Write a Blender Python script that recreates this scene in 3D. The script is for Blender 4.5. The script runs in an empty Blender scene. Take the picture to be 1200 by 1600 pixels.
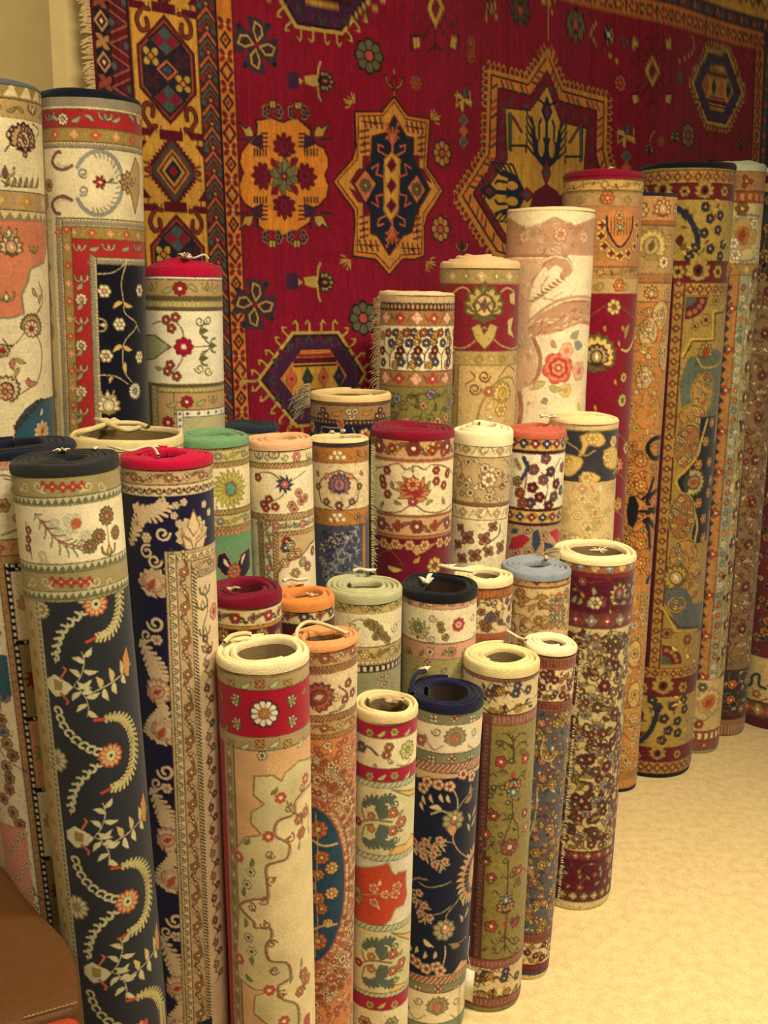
import bpy, math, random
import numpy as np
from mathutils import Vector

# ------------------------------------------------------------------ camera
FPX = 1600.0
PITCH, ROLL, CAMH = math.radians(12.8), math.radians(0.65), 1.55
X0 = np.array([1.0, 0, 0]); U0 = np.array([0, math.sin(PITCH), math.cos(PITCH)])
FW = np.array([0, math.cos(PITCH), -math.sin(PITCH)])
RT = math.cos(ROLL) * X0 + math.sin(ROLL) * U0
UP = math.cos(ROLL) * U0 - math.sin(ROLL) * X0
CAM = np.array([0, 0, CAMH])
scene = bpy.context.scene
cd = bpy.data.cameras.new('camera'); cam = bpy.data.objects.new('camera', cd)
scene.collection.objects.link(cam)
cd.sensor_fit = 'VERTICAL'; cd.sensor_height = 24; cd.sensor_width = 18; cd.lens = 24 * FPX / 1600
cd.clip_start = 0.05
from mathutils import Matrix
cam.matrix_world = Matrix(((RT[0], UP[0], -FW[0], 0), (RT[1], UP[1], -FW[1], 0), (RT[2], UP[2], -FW[2], CAMH), (0, 0, 0, 1)))
scene.camera = cam

# ------------------------------------------------------------------ light
scene.view_settings.view_transform = 'Standard'
scene.view_settings.look = 'None'
scene.view_settings.exposure = EXPO = 0.0
scene.view_settings.gamma = 1.0
w = bpy.data.worlds.new('shop_air'); scene.world = w; w.use_nodes = True
w.node_tree.nodes['Background'].inputs[0].default_value = (1.0, .84, .60, 1)
w.node_tree.nodes['Background'].inputs[1].default_value = 0.07
WARM = (1.0, .81, .54)
def area_lamp(name, loc, target, sx, sy, power, col=WARM):
    ld = bpy.data.lights.new(name, 'AREA'); ld.shape = 'RECTANGLE'; ld.size = sx; ld.size_y = sy
    ld.energy = power; ld.color = col
    o = bpy.data.objects.new(name, ld); scene.collection.objects.link(o)
    o.location = loc
    o.rotation_euler = (Vector(target) - Vector(loc)).to_track_quat('-Z', 'Y').to_euler()
    return o
area_lamp('ceiling_lamp', (0.25, 0.35, 2.9), (0.2, 2.2, .9), .5, .4, 53)
area_lamp('ceiling_lamp', (1.15, 1.5, 2.9), (0.95, 1.85, 0), .3, .3, 33).data.spread = math.radians(105)
area_lamp('ceiling_lamp', (-1.3, 0.3, 2.9), (-.5, 1.8, 1.1), .3, .3, 9)

# ------------------------------------------------------------------ projection helpers
def px_ray(x, y):
    return (x - 600) / FPX * RT - (y - 800) / FPX * UP + FW
def project(P):
    d = np.asarray(P) - CAM; z = d @ FW
    return 600 + FPX * (d @ RT) / z, 800 - FPX * (d @ UP) / z, z

# ------------------------------------------------------------------ colours
def s2l(c):
    c = np.asarray(c, float) / 255.0
    return np.where(c <= .04045, c / 12.92, ((c + .055) / 1.055) ** 2.4)
# colour seen under the shop lamps -> colour of the wool itself
TINT = np.array([.93, .82, .62])
def albedo(c):
    a = s2l(c) / TINT * .88
    k = min(max((a[0] - a[1] * 1.4) / (a[0] + 1e-6) - .62, 0), .3) / .3   # madder reds lean to blue
    a = a * (1 - .16 * k) + np.array([0, 0, 0.010 * k * (a[0] / .3)])
    return np.clip(a, 0.004, .86)

# ------------------------------------------------------------------ materials
def cloth_mat(name, col=None, rough=.95, bump=.25, scale=900, attr=False, var=.12, sheen=.15):
    m = bpy.data.materials.new(name); m.use_nodes = True
    nt = m.node_tree; b = nt.nodes['Principled BSDF']
    b.inputs['Roughness'].default_value = rough
    b.inputs['Specular IOR Level'].default_value = .12
    b.inputs['Sheen Weight'].default_value = sheen; b.inputs['Sheen Roughness'].default_value = .5
    tc = nt.nodes.new('ShaderNodeTexCoord')
    n = nt.nodes.new('ShaderNodeTexNoise'); n.inputs['Scale'].default_value = scale; n.inputs['Detail'].default_value = 2
    nt.links.new(tc.outputs['Object'], n.inputs['Vector'])
    n2 = nt.nodes.new('ShaderNodeTexNoise'); n2.inputs['Scale'].default_value = 35; n2.inputs['Detail'].default_value = 4
    nt.links.new(tc.outputs['Object'], n2.inputs['Vector'])
    add = nt.nodes.new('ShaderNodeMath'); add.operation = 'ADD'
    nt.links.new(n.outputs['Fac'], add.inputs[0]); nt.links.new(n2.outputs['Fac'], add.inputs[1])
    mr = nt.nodes.new('ShaderNodeMapRange')
    mr.inputs['From Min'].default_value = .6; mr.inputs['From Max'].default_value = 1.4
    mr.inputs['To Min'].default_value = 1 - var; mr.inputs['To Max'].default_value = 1 + var
    nt.links.new(add.outputs[0], mr.inputs['Value'])
    mul = nt.nodes.new('ShaderNodeVectorMath'); mul.operation = 'SCALE'
    nt.links.new(mr.outputs[0], mul.inputs['Scale'])
    if attr:
        at = nt.nodes.new('ShaderNodeAttribute'); at.attribute_name = 'weave'
        nt.links.new(at.outputs['Color'], mul.inputs[0])
    else:
        mul.inputs[0].default_value = tuple(albedo(col))
    nt.links.new(mul.outputs[0], b.inputs['Base Color'])
    bp = nt.nodes.new('ShaderNodeBump'); bp.inputs['Strength'].default_value = bump; bp.inputs['Distance'].default_value = .002
    nt.links.new(add.outputs[0], bp.inputs['Height']); nt.links.new(bp.outputs[0], b.inputs['Normal'])
    return m
WOVEN = cloth_mat('woven_pile', attr=True, scale=1100, bump=.35, var=.10)
_mc = {}
def wool(col, name='wool_edge'):
    k = tuple(col)
    if k not in _mc:
        _mc[k] = cloth_mat(name, col, scale=500, bump=.9, var=.16, sheen=.1)
    return _mc[k]

# ------------------------------------------------------------------ mesh helper
def mesh_obj(name, verts, faces, mat, parent=None, smooth=True, colors=None):
    me = bpy.data.meshes.new(name)
    V = np.asarray(verts, np.float32); Fq = np.asarray(faces) if not isinstance(faces, list) or len(set(map(len, faces))) == 1 else faces
    if isinstance(Fq, np.ndarray):
        k = Fq.shape[1]; n = len(Fq)
        me.vertices.add(len(V)); me.vertices.foreach_set('co', V.ravel())
        me.loops.add(n * k); me.loops.foreach_set('vertex_index', Fq.astype(np.int32).ravel())
        me.polygons.add(n); me.polygons.foreach_set('loop_start', np.arange(0, n * k, k, dtype=np.int32))
        me.update(calc_edges=True)
    else:
        me.from_pydata([tuple(v) for v in V.tolist()], [], Fq); me.update()
    if smooth: me.polygons.foreach_set('use_smooth', np.ones(len(me.polygons), bool))
    if colors is not None:
        ca = me.color_attributes.new('weave', 'FLOAT_COLOR', 'POINT')
        c4 = np.ones((len(V), 4), np.float32); c4[:, :3] = colors
        ca.data.foreach_set('color', c4.ravel())
    me.materials.append(mat)
    o = bpy.data.objects.new(name, me); scene.collection.objects.link(o)
    if parent is not None: o.parent = parent
    return o
def tag(o, label=None, cat=None, group=None, kind=None):
    if label: o['label'] = label
    if cat: o['category'] = cat
    if group: o['group'] = group
    if kind: o['kind'] = kind
    return o
def tube(pts, rad, seg=6, closed=False):
    P = np.asarray(pts, float); n = len(P); rad = np.broadcast_to(rad, (n,))
    T = np.gradient(P, axis=0); T /= np.linalg.norm(T, axis=1)[:, None] + 1e-9
    ref = np.array([.31, .17, .93]); A = np.cross(T, ref); A /= np.linalg.norm(A, axis=1)[:, None] + 1e-9
    Bn = np.cross(T, A)
    th = np.linspace(0, 2 * math.pi, seg, endpoint=False)
    V = P[:, None] + rad[:, None, None] * (np.cos(th)[None, :, None] * A[:, None] + np.sin(th)[None, :, None] * Bn[:, None])
    V = V.reshape(-1, 3); i = np.arange(n - 1)[:, None] * seg; j = np.arange(seg)[None]; j2 = (j + 1) % seg
    Fq = np.stack([i + j, i + j2, i + seg + j2, i + seg + j], -1).reshape(-1, 4)
    return V, Fq
def merge(parts):
    Vs, Fs, o = [], [], 0
    for V, Fq in parts:
        Vs.append(V); Fs.append(Fq + o); o += len(V)
    return np.concatenate(Vs), np.concatenate(Fs)

# ------------------------------------------------------------------ a small loom: draws knotted designs on a grid of knots
def catmull(P, n=6):
    P = np.asarray(P, float)
    if len(P) < 3: return P
    Q = np.vstack([2 * P[0] - P[1], P, 2 * P[-1] - P[-2]]); out = []
    t = np.linspace(0, 1, n, endpoint=False)[:, None]
    for i in range(1, len(Q) - 2):
        a, b, c, d = Q[i - 1], Q[i], Q[i + 1], Q[i + 2]
        out.append(.5 * ((2 * b) + (c - a) * t + (2 * a - 5 * b + 4 * c - d) * t * t + (3 * b - a - 3 * c + d) * t ** 3))
    out.append(P[-1:]); return np.vstack(out)
_ang = {n: np.linspace(0, 2 * math.pi, n, endpoint=False) for n in (8, 10, 12, 16, 24, 32)}
class Loom:
    def __init__(s, u0, u1, v0, v1, bg, res=2.0):
        s.u0, s.v0, s.res = u0, v0, res
        s.W = int((u1 - u0) * res) + 2; s.Hh = int((v1 - v0) * res) + 2; s.u1 = u1; s.v1 = v1
        s.im = np.empty((s.Hh, s.W, 3), np.float32); s.im[:] = albedo(bg)
        s.T = (0., 0., 1., 0., 1., 1.)   # tx, ty, cos, sin, sx, sy
        s.cache = {}
    def col(s, c):
        if c not in s.cache: s.cache[c] = albedo(c).astype(np.float32)
        return s.cache[c]
    def tf(s, P):
        P = np.asarray(P, float).reshape(-1, 2); tx, ty, c, sn, sx, sy = s.T
        x = P[:, 0] * sx; y = P[:, 1] * sy
        return np.stack([(tx + c * x - sn * y - s.u0) * s.res, (ty + sn * x + c * y - s.v0) * s.res], 1)
    def poly(s, pts, c):
        P = s.tf(pts); x0, y0 = np.floor(P.min(0)).astype(int); x1, y1 = np.ceil(P.max(0)).astype(int) + 1
        x0 = max(x0, 0); y0 = max(y0, 0); x1 = min(x1, s.W); y1 = min(y1, s.Hh)
        if x0 >= x1 or y0 >= y1: return
        X = np.arange(x0, x1) + .5; Y = (np.arange(y0, y1) + .5)[:, None]
        m = np.zeros((y1 - y0, x1 - x0), bool); q = P[-1]
        for p in P:
            if p[1] != q[1]:
                cr = (p[1] > Y) != (q[1] > Y)
                m ^= cr & (X < (q[0] - p[0]) * (Y - p[1]) / (q[1] - p[1]) + p[0])
            q = p
        s.im[y0:y1, x0:x1][m] = s.col(c)
    def line(s, pts, w, c, smooth=False):
        if smooth: pts = catmull(pts)
        P = s.tf(pts); hw = max(w * abs(s.T[4]) * s.res * .5, .62); cc = s.col(c)
        for a, b in zip(P[:-1], P[1:]):
            x0 = max(int(min(a[0], b[0]) - hw), 0); x1 = min(int(max(a[0], b[0]) + hw) + 2, s.W)
            y0 = max(int(min(a[1], b[1]) - hw), 0); y1 = min(int(max(a[1], b[1]) + hw) + 2, s.Hh)
            if x0 >= x1 or y0 >= y1: continue
            X = np.arange(x0, x1) + .5 - a[0]; Y = (np.arange(y0, y1) + .5 - a[1])[:, None]
            dx, dy = b - a; L2 = dx * dx + dy * dy + 1e-9
            t = np.clip((X * dx + Y * dy) / L2, 0, 1)
            s.im[y0:y1, x0:x1][(X - t * dx) ** 2 + (Y - t * dy) ** 2 <= hw * hw] = cc
    def disc(s, x, y, r, c, ry=None, rot=0):
        n = 10 if r < 6 else (16 if r < 20 else 32); a = _ang[n] if n in _ang else _ang[16]
        ry = r if ry is None else ry; ex = r * np.cos(a); ey = ry * np.sin(a); cr, sr = math.cos(rot), math.sin(rot)
        s.poly(np.stack([x + cr * ex - sr * ey, y + sr * ex + cr * ey], 1), c)
    def rect(s, x0, y0, x1, y1, c): s.poly([(x0, y0), (x1, y0), (x1, y1), (x0, y1)], c)
    # local frames
    def push(s, tx, ty, rot=0, k=1., flip=1):
        old = s.T; otx, oty, oc, osn, osx, osy = old
        x, y = tx * osx, ty * osy
        nx, ny = otx + oc * x - osn * y, oty + osn * x + oc * y
        r0 = math.atan2(osn, oc); r1 = r0 + (rot if osx * osy > 0 else -rot)
        s.T = (nx, ny, math.cos(r1), math.sin(r1), osx * k * flip, osy * k)
        return old
    # ------------ motifs, all about the local origin, y downwards
    def m_flower(s, r, n=8, pc=(230, 200, 150), cc=(180, 50, 40), oc=None, rot=0., ring=None):
        r = r * 1.04
        if n <= 4:
            for pas, c in ((1, oc), (0, pc)):
                if c is None: continue
                for i in range(n):
                    a = rot + i * 2 * math.pi / n
                    s.disc(math.cos(a) * r * .56, math.sin(a) * r * .56, r * (.50 if pas else .37), c, r * (.44 if pas else .31), a)
        else:
            m = n * (6 if r > 5 else 3); t = np.arange(m) * 2 * math.pi / m; sc = .80 + .20 * np.abs(np.cos((t - rot) * n / 2)) ** .7
            X, Y = np.cos(t), np.sin(t)
            if oc: s.poly(np.stack([r * sc * X, r * sc * Y], 1), oc)
            q = r * sc * (.86 if r > 7 else .78) if oc else r * sc * .96
            s.poly(np.stack([q * X, q * Y], 1), pc)
            if r > 5.5:
                dc = oc if oc else tuple(int(v * .72) for v in pc)
                for i in range(n):
                    a = rot + (i + .5) * 2 * math.pi / n; s.line([(math.cos(a) * r * .34, math.sin(a) * r * .34), (math.cos(a) * r * .8, math.sin(a) * r * .8)], r * .045 + .25, dc)
        if ring: s.disc(0, 0, r * .44, ring)
        elif oc and r > 6: s.disc(0, 0, r * .36, oc)
        s.disc(0, 0, r * .27, cc)
    def m_rosette(s, r, oc, pc, cc):
        a = np.linspace(0, 2 * math.pi, 48, endpoint=False); rr = r * (1 + .1 * np.cos(8 * a))
        s.poly(np.stack([rr * np.cos(a), rr * np.sin(a)], 1), oc); s.poly(np.stack([rr * .8 * np.cos(a), rr * .8 * np.sin(a)], 1), pc)
        for i in range(8):
            b = i * math.pi / 4 + .39; s.line([(math.cos(b) * r * .35, math.sin(b) * r * .35), (math.cos(b) * r * .75, math.sin(b) * r * .75)], .6, oc)
        s.disc(0, 0, r * .36, oc); s.disc(0, 0, r * .24, cc)
    def m_leaf(s, L, W, c, oc=None):
        t = np.linspace(0, 1, 7); w = np.sin(math.pi * t ** .8) * W / 2; bend = .12 * L * np.sin(math.pi * t)
        P = np.concatenate([np.stack([t * L, -w + bend], 1), np.stack([t[::-1] * L, w[::-1] + bend[::-1]], 1)])
        if oc:
            for a, b in zip(P, np.roll(P, -1, 0)): s.line([a, b], 1.6, oc)
        s.poly(P, c)
    def m_palm(s, r, oc, pc, ic, cc, n=9):
        # a palmette: fan of pointed petals above a calyx, axis up (-y)
        for c, f in ((oc, 1.12), (pc, .96)):
            for i in range(n):
                a = math.radians(-90 + (i - (n - 1) / 2) * (250 / (n - 1)) * .8); L = r * f * (1.08 - .1 * abs(i - (n - 1) / 2) / n * 4)
                W = r * (.50 if c == oc else .35)
                p = []
                for t, ww in ((.25, .5), (.6, 1), (.85, .7), (1, 0), (.85, -.7), (.6, -1), (.25, -.5)):
                    p.append((math.cos(a) * L * t - math.sin(a) * W * .5 * ww, math.sin(a) * L * t + math.cos(a) * W * .5 * ww))
                s.poly(p, c)
        s.disc(0, -r * .12, r * .5, oc, r * .55); s.disc(0, -r * .12, r * .4, ic, r * .46)
        s.poly([(0, -r * .5), (r * .2, -r * .1), (0, r * .22), (-r * .2, -r * .1)], cc)
        for sg in (-1, 1):
            s.poly([(0, r * .35), (sg * r * .35, r * .25), (sg * r * .62, r * .5), (sg * r * .25, r * .55), (0, r * .7)], oc)
    def m_lotus(s, r, oc, pc, cc):
        for sg in (-1, 1):
            s.line([(0, r * .4), (sg * r * .8, 0), (sg * r, -r * .7)], r * .3, oc, True)
            s.line([(0, r * .4), (sg * r * .75, 0), (sg * r * .95, -r * .6)], max(r * .14, .8), pc, True)
        s.poly([(0, -r), (r * .42, -r * .1), (0, r * .6), (-r * .42, -r * .1)], oc)
        s.poly([(0, -r * .75), (r * .27, -r * .1), (0, r * .4), (-r * .27, -r * .1)], cc)
    def m_curl(s, r, w, c, turns=1.2, d=1):
        t = np.linspace(0, turns * 2 * math.pi, int(12 * turns) + 4); rr = r * (1 - .72 * t / t[-1])
        s.line(np.stack([rr * np.cos(t * d), rr * np.sin(t * d)], 1), w, c)
    def m_feather(s, pts, c, L=6, w=1.4, tip=None, both=True, step=1):
        P = catmull(pts); s.line(P, w, c)
        for i in range(0, len(P) - 1, step):
            d = P[i + 1] - P[i]; d /= np.hypot(*d) + 1e-9; f = math.sin(math.pi * (i + 1.5) / (len(P) + 2))
            for sg in ((-1, 1) if both else (1,)):
                nrm = np.array([-d[1], d[0]]) * sg
                a = P[i]; b = a + (nrm * .95 + d * .8) * L * (.45 + .65 * f)
                s.line([a, (a + b) / 2 + d * L * .12, b], w * 1.35, c)
        if tip: s.line([P[-2], P[-1] + (P[-1] - P[-2]) * 1.3], w * 1.8, tip)
    def m_spray(s, r, stem, cols, leafc, n=5):
        for i in range(n):
            a = math.radians(-90 + (i - (n - 1) / 2) * 32); x, y = math.cos(a) * r, math.sin(a) * r
            s.line([(0, r * .3), (x * .4, y * .3 + .1 * r), (x, y)], .9, stem, True)
            c = cols[i % len(cols)]; s.disc(x, y, r * .2, stem); s.disc(x, y, r * .15, c)
            o = s.push(x * .5, y * .45, a + .8); s.m_leaf(r * .35, r * .16, leafc); s.T = o
    # ------------ borders drawn along a run of length L and thickness h, about its middle line
    def run(s, x0, y0, x1, y1, h, style, a=None, b=None, d=None, e=None, per=None, ph=0.):
        L = math.hypot(x1 - x0, y1 - y0); o = s.push((x0 + x1) / 2, (y0 + y1) / 2, math.atan2(y1 - y0, x1 - x0)); H = L / 2
        def steps(p):
            n = int(H / p) + 2
            return [(k, k * p + ph) for k in range(-n, n + 1) if abs(k * p + ph) < H + p * .5]
        if style == 'rope':
            for k, x in steps(per or h * .85): s.line([(x - h * .3, h * .33), (x + h * .3, -h * .33)], max(h * .2, 1.), a)
        elif style == 'zig':
            for k, x in steps(per or h * .9): s.poly([(x - h * .42, h * .36), (x + h * .1, -h * .36), (x + h * .42, h * .36)], a)
        elif style == 'dot':
            for k, x in steps(per or h): s.disc(x, 0, h * .22, a)
        elif style == 'check':
            p = per or h
            for k, x in steps(p):
                s.rect(x - p * .28, -h * .3, x + p * .28, h * .3, a)
        elif style == 'dia':
            p = per or h * 1.1
            for k, x in steps(p):
                s.poly([(x - h * .38, 0), (x, -h * .42), (x + h * .38, 0), (x, h * .42)], a)
                if b: s.poly([(x - h * .18, 0), (x, -h * .2), (x + h * .18, 0), (x, h * .2)], b)
                if d: s.disc(x + p / 2, -h * .2, .9, d); s.disc(x + p / 2, h * .2, .9, d)
        elif style == 'dflow':
            p = per or h * 1.6
            for k, x in steps(p):
                c1 = a if k % 2 == 0 else b
                for dx, dy in ((1, 0), (-1, 0), (0, 1), (0, -1)): s.disc(x + dx * h * .2, dy * h * .2, h * .17, c1)
                s.disc(x, 0, h * .1, e or (240, 220, 170))
                if d:
                    for sg in (-1, 1): s.line([(x + p / 2 - h * .1, h * .25 * sg), (x + p / 2 + h * .2, -h * .25 * sg)], 1.1, d) if sg == (1 if k % 2 else -1) else None
        elif style == 'vine':
            p = per or h * 2.2; n = int(H / p) + 2; t = np.linspace(-n * p, n * p, n * 16)
            t = t[np.abs(t) < H + 3]
            s.line(np.stack([t, np.sin((t - ph) * math.pi / p) * h * .24], 1), max(h * .06, .9), d or a)
            for k, x in steps(p):
                c1, y = (a, -1) if k % 2 == 0 else (b or a, 1)
                oo = s.push(x + p / 2 * 0, y * h * .04 * 0, 0)
                s.T = oo; oo = s.push(x, 0)
                if k % 2 == 0: s.m_flower(h * .36, 6, c1, e or (240, 220, 170), d)
                else: s.m_flower(h * .3, 4, c1, d or (90, 70, 50), d)
                s.T = oo
                oo = s.push(x + p * .45, -y * h * .1, -.6 * y); s.m_leaf(h * .4, h * .18, d or a); s.T = oo
                oo = s.push(x - p * .45, y * h * .12, math.pi + .5 * y); s.m_leaf(h * .36, h * .16, d or a); s.T = oo
        elif style == 'leafy':
            p = per or h * 2.4
            for k, x in steps(p):
                oo = s.push(x, 0)
                if k % 2 == 0: s.m_flower(h * .38, 6, a, e or (240, 220, 170), d)
                else: s.m_lotus(h * .36, d or (90, 80, 50), b or a, e or (230, 210, 160))
                s.T = oo
                for sg in (-1, 1):
                    oo = s.push(x + sg * p * .30, h * .18, -.5 if sg > 0 else math.pi + .5); s.m_leaf(h * .55, h * .2, b or a, d); s.T = oo
        elif style == 'scroll':
            p = per or h * 1.8
            for k, x in steps(p):
                oo = s.push(x, 0, 0, 1, 1 if k % 2 else -1); s.m_curl(h * .34, max(h * .12, 1), a, 1.1); s.T = oo
                s.disc(x + p / 2, 0, h * .16, b or a)
        elif style == 'palm':
            p = per or h * 1.5
            for k, x in steps(p):
                oo = s.push(x, h * .1)
                if k % 2 == 0: s.m_palm(h * .42, a, b, d, e or a, 7)
                else: s.m_flower(h * .3, 6, b, e or a, a)
                s.T = oo
        elif style == 'key':
            p = per or h * 1.6
            for k, x in steps(p):
                s.line([(x - p * .4, h * .3), (x - p * .1, -h * .2), (x + p * .15, -h * .2), (x + p * .35, h * .3)], max(h * .12, 1), a)
                s.disc(x, h * .18, h * .12, b or a)
        s.T = o

# ------------------------------------------------------------------ the rolled rugs: geometry
def smooth_noise(h, w, cell, seed):
    g = np.random.default_rng(seed); a = g.normal(0, 1, (int(h / cell) + 4, int(w / cell) + 4))
    y = np.arange(h) / cell; x = np.arange(w) / cell; yi = y.astype(int); xi = x.astype(int)
    fy = (y - yi)[:, None]; fx = (x - xi)[None]; fy = fy * fy * (3 - 2 * fy); fx = fx * fx * (3 - 2 * fx)
    q = lambda dy, dx: a[yi + dy][:, xi + dx]
    return (q(0, 0) * (1 - fy) + q(1, 0) * fy) * (1 - fx) + (q(0, 1) * (1 - fy) + q(1, 1) * fy) * fx
def knot_outline(im, busy, seed, outline=.42):
    # dark knots where two colours meet, and a faint tracery worked into the grounds
    d = np.zeros(im.shape[:2], np.float32); q = np.sqrt(im)
    d[:-1] += np.abs(q[1:] - q[:-1]).sum(-1); d[:, :-1] += np.abs(q[:, 1:] - q[:, :-1]).sum(-1)
    e = d > .16; e2 = e.copy(); e2[1:] |= e[:-1]; e2[:, 1:] |= e[:, :-1]
    out = im.copy(); out[e2] = out[e2] * (1 - outline) + np.array([.05, .025, .012], np.float32) * outline
    h, w = d.shape; n = smooth_noise(h, w, 11, seed) + .5 * smooth_noise(h, w, 6, seed + 1); n2 = smooth_noise(h, w, 9, seed + 2) + .5 * smooth_noise(h, w, 5, seed + 3)
    tr = (np.abs(n) < .16); sp = n2 > 1.0
    out *= (1 - busy * tr - busy * .7 * sp)[..., None]
    out *= (1 + .05 * smooth_noise(h, w, 60, seed + 4))[..., None]
    return out
class Roll:
    """tx,ty,w: where the mouth of the roll is seen and how wide; Y: distance; slope: lean of its axis in view"""
    def __init__(s, key, tx, ty, w, Y, slope=None, vb=1600, cap=(200, 180, 130), caph=14, t=11, turns=3.2, cone=0, seam=math.pi, tilt=0., step=1.4, busy=.16, ol=.42):
        s.busy, s.ol = busy, ol
        s.key, s.w, s.cap, s.turns, s.cone, s.seam, s.tilt, s.step = key, w, cap, turns, cone, seam, tilt, step
        d = px_ray(tx, ty); z = Y / d[1]; s.Tp = CAM + d * z; s.s = z / FPX; s.z0 = z; s.tx, s.ty = tx, ty
        s.R = w / 2 * s.s; s.t = t * s.s; s.caph = caph * s.s
        if slope is None: B = np.array([s.Tp[0], Y, 0.0])
        else:
            lo, hi = s.Tp[0] - .5, s.Tp[0] + .5
            for _ in range(40):
                m = (lo + hi) / 2; x, y, _z = project((m, Y, 0))
                if x < tx + slope * (y - ty): lo = m
                else: hi = m
            B = np.array([(lo + hi) / 2, Y, 0.0])
        s.B = B; ax = s.Tp - B; s.L = np.linalg.norm(ax); s.ez = ax / s.L
        c = CAM - s.Tp; e1 = c - s.ez * (c @ s.ez); e1 /= np.linalg.norm(e1)
        s.e1 = e1; s.ex = np.cross(e1 * -1, s.ez); s.ex /= np.linalg.norm(s.ex); s.ey = -e1
        s.Umax = 1.85 * s.R / s.s; s.vb = vb
        s.Vb = min(s.V(vb) + 12, s.L / s.s)
    def pt(s, phi, v, dr=0.):   # metres, world
        return s.B + s.ez * (s.L - v) + (s.R + dr) * (math.sin(phi) * s.ex + math.cos(phi) * s.e1)
    def V(s, y):     # row of the picture -> distance below the mouth on the front line, in top units
        lo, hi = -.1, s.L + .3
        for _ in range(40):
            m = (lo + hi) / 2
            if project(s.pt(0, m))[1] < y: lo = m
            else: hi = m
        return (lo + hi) / 2 / s.s
    def uv(s, x, y):
        d = px_ray(x, y); o = CAM - s.B
        dp = d - s.ez * (d @ s.ez); op = o - s.ez * (o @ s.ez)
        a = dp @ dp; b = 2 * dp @ op; c = op @ op - s.R ** 2; D = b * b - 4 * a * c
        t = (-b - math.sqrt(D)) / (2 * a) if D > 0 else -b / (2 * a)
        P = o + d * t; phi = math.atan2(P @ s.ex, P @ s.e1)
        if D <= 0: phi = math.copysign(1.5, phi)
        return phi * s.R / s.s, (s.L - P @ s.ez) / s.s
    def k(s, y): return project(s.pt(0, s.V(y) * s.s))[2] / s.z0
    # drawing wrappers taking places seen in the photograph's frame
    def start(s, bg):
        s.c = Loom(-s.Umax - 4, s.Umax + 4, -6, s.Vb + 4, bg); return s
    def band(s, y0, y1, bg, style=None, edge=None, ew=1.3, x0=None, x1=None, **kw):
        v0, v1 = s.V(y0), s.V(y1)
        ua = -s.Umax - 4 if x0 is None else s.uv(x0, y0)[0]; ub = s.Umax + 4 if x1 is None else s.uv(x1, y0)[0]
        s.c.rect(ua, v0, ub, v1, bg)
        if style: s.c.run(ua, (v0 + v1) / 2, ub, (v0 + v1) / 2, v1 - v0, style, **kw)
        if edge:
            s.c.line([(ua, v0), (ub, v0)], ew, edge); s.c.line([(ua, v1), (ub, v1)], ew, edge)
    def strip(s, x0, x1, y0, y1, bg, style=None, edge=None, ew=1.3, **kw):
        yr = y0
        u0, u1 = s.uv(x0, yr)[0], s.uv(x1, yr)[0]; v0, v1 = s.V(y0), s.V(y1)
        s.c.rect(u0, v0, u1, v1, bg)
        if style: s.c.run((u0 + u1) / 2, v0, (u0 + u1) / 2, v1, u1 - u0, style, **kw)
        if edge:
            s.c.line([(u0, v0), (u0, v1)], ew, edge); s.c.line([(u1, v0), (u1, v1)], ew, edge)
    def m(s, kind, x, y, *a, rot=0., sc=1., flip=1, **kw):
        u, v = s.uv(x, y); o = s.c.push(u, v, rot, s.k(y) * sc, flip); getattr(s.c, 'm_' + kind)(*a, **kw); s.c.T = o
    def ln(s, pts, w, c, smooth=True): s.c.line([s.uv(*p) for p in pts], w, c, smooth)
    def pg(s, pts, c, smooth=False, oc=None, ow=1.5):
        P = [s.uv(*p) for p in pts]
        if smooth: P = catmull(P + [P[0]])
        s.c.poly(P, c)
        if oc: s.c.line(list(P) + [P[0]], ow, oc)
    def fe(s, pts, c, L=6, w=1.4, **kw): s.c.m_feather([s.uv(*p) for p in pts], c, L, w, **kw)
    def allover(s, y0, y1, gap, kinds, seed, stem=None, x0=None, x1=None, jit=.35):
        rnd = random.Random(seed); v0, v1 = s.V(y0), s.V(y1)
        ua = -s.Umax if x0 is None else s.uv(x0, y0)[0]; ub = s.Umax if x1 is None else s.uv(x1, y0)[0]
        nv = max(1, round((v1 - v0) / gap)); nu = max(1, round((ub - ua) / gap)); gv = (v1 - v0) / nv; gu = (ub - ua) / nu; pts = []
        for j in range(nv):
            for i in range(nu):
                pts.append((ua + (i + .5 + (.25 if j % 2 else -.25) + rnd.uniform(-jit, jit) * .7) * gu, v0 + (j + .5 + rnd.uniform(-jit, jit)) * gv))
        if stem:
            for n, (u, v) in enumerate(pts):
                q = pts[(n + rnd.choice((1, nu))) % len(pts)]
                if math.hypot(q[0] - u, q[1] - v) < gap * 2.2:
                    mx, my = (u + q[0]) / 2 + rnd.uniform(-.4, .4) * gap, (v + q[1]) / 2 + rnd.uniform(-.4, .4) * gap
                    s.c.line([(u, v), (mx, my), q], 1., stem, True)
        for u, v in pts:
            if not (v0 + gap * .3 < v < v1 - gap * .3): continue
            f = rnd.choice(kinds); o = s.c.push(u, v, rnd.uniform(-3.14, 3.14), rnd.uniform(.85, 1.15)); f(s.c, rnd); s.c.T = o
    def rad(s, phi):
        tau = ((phi - s.seam) / (2 * math.pi)) % 1.0
        return s.R + s.t * (.5 - tau) * .9
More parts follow.
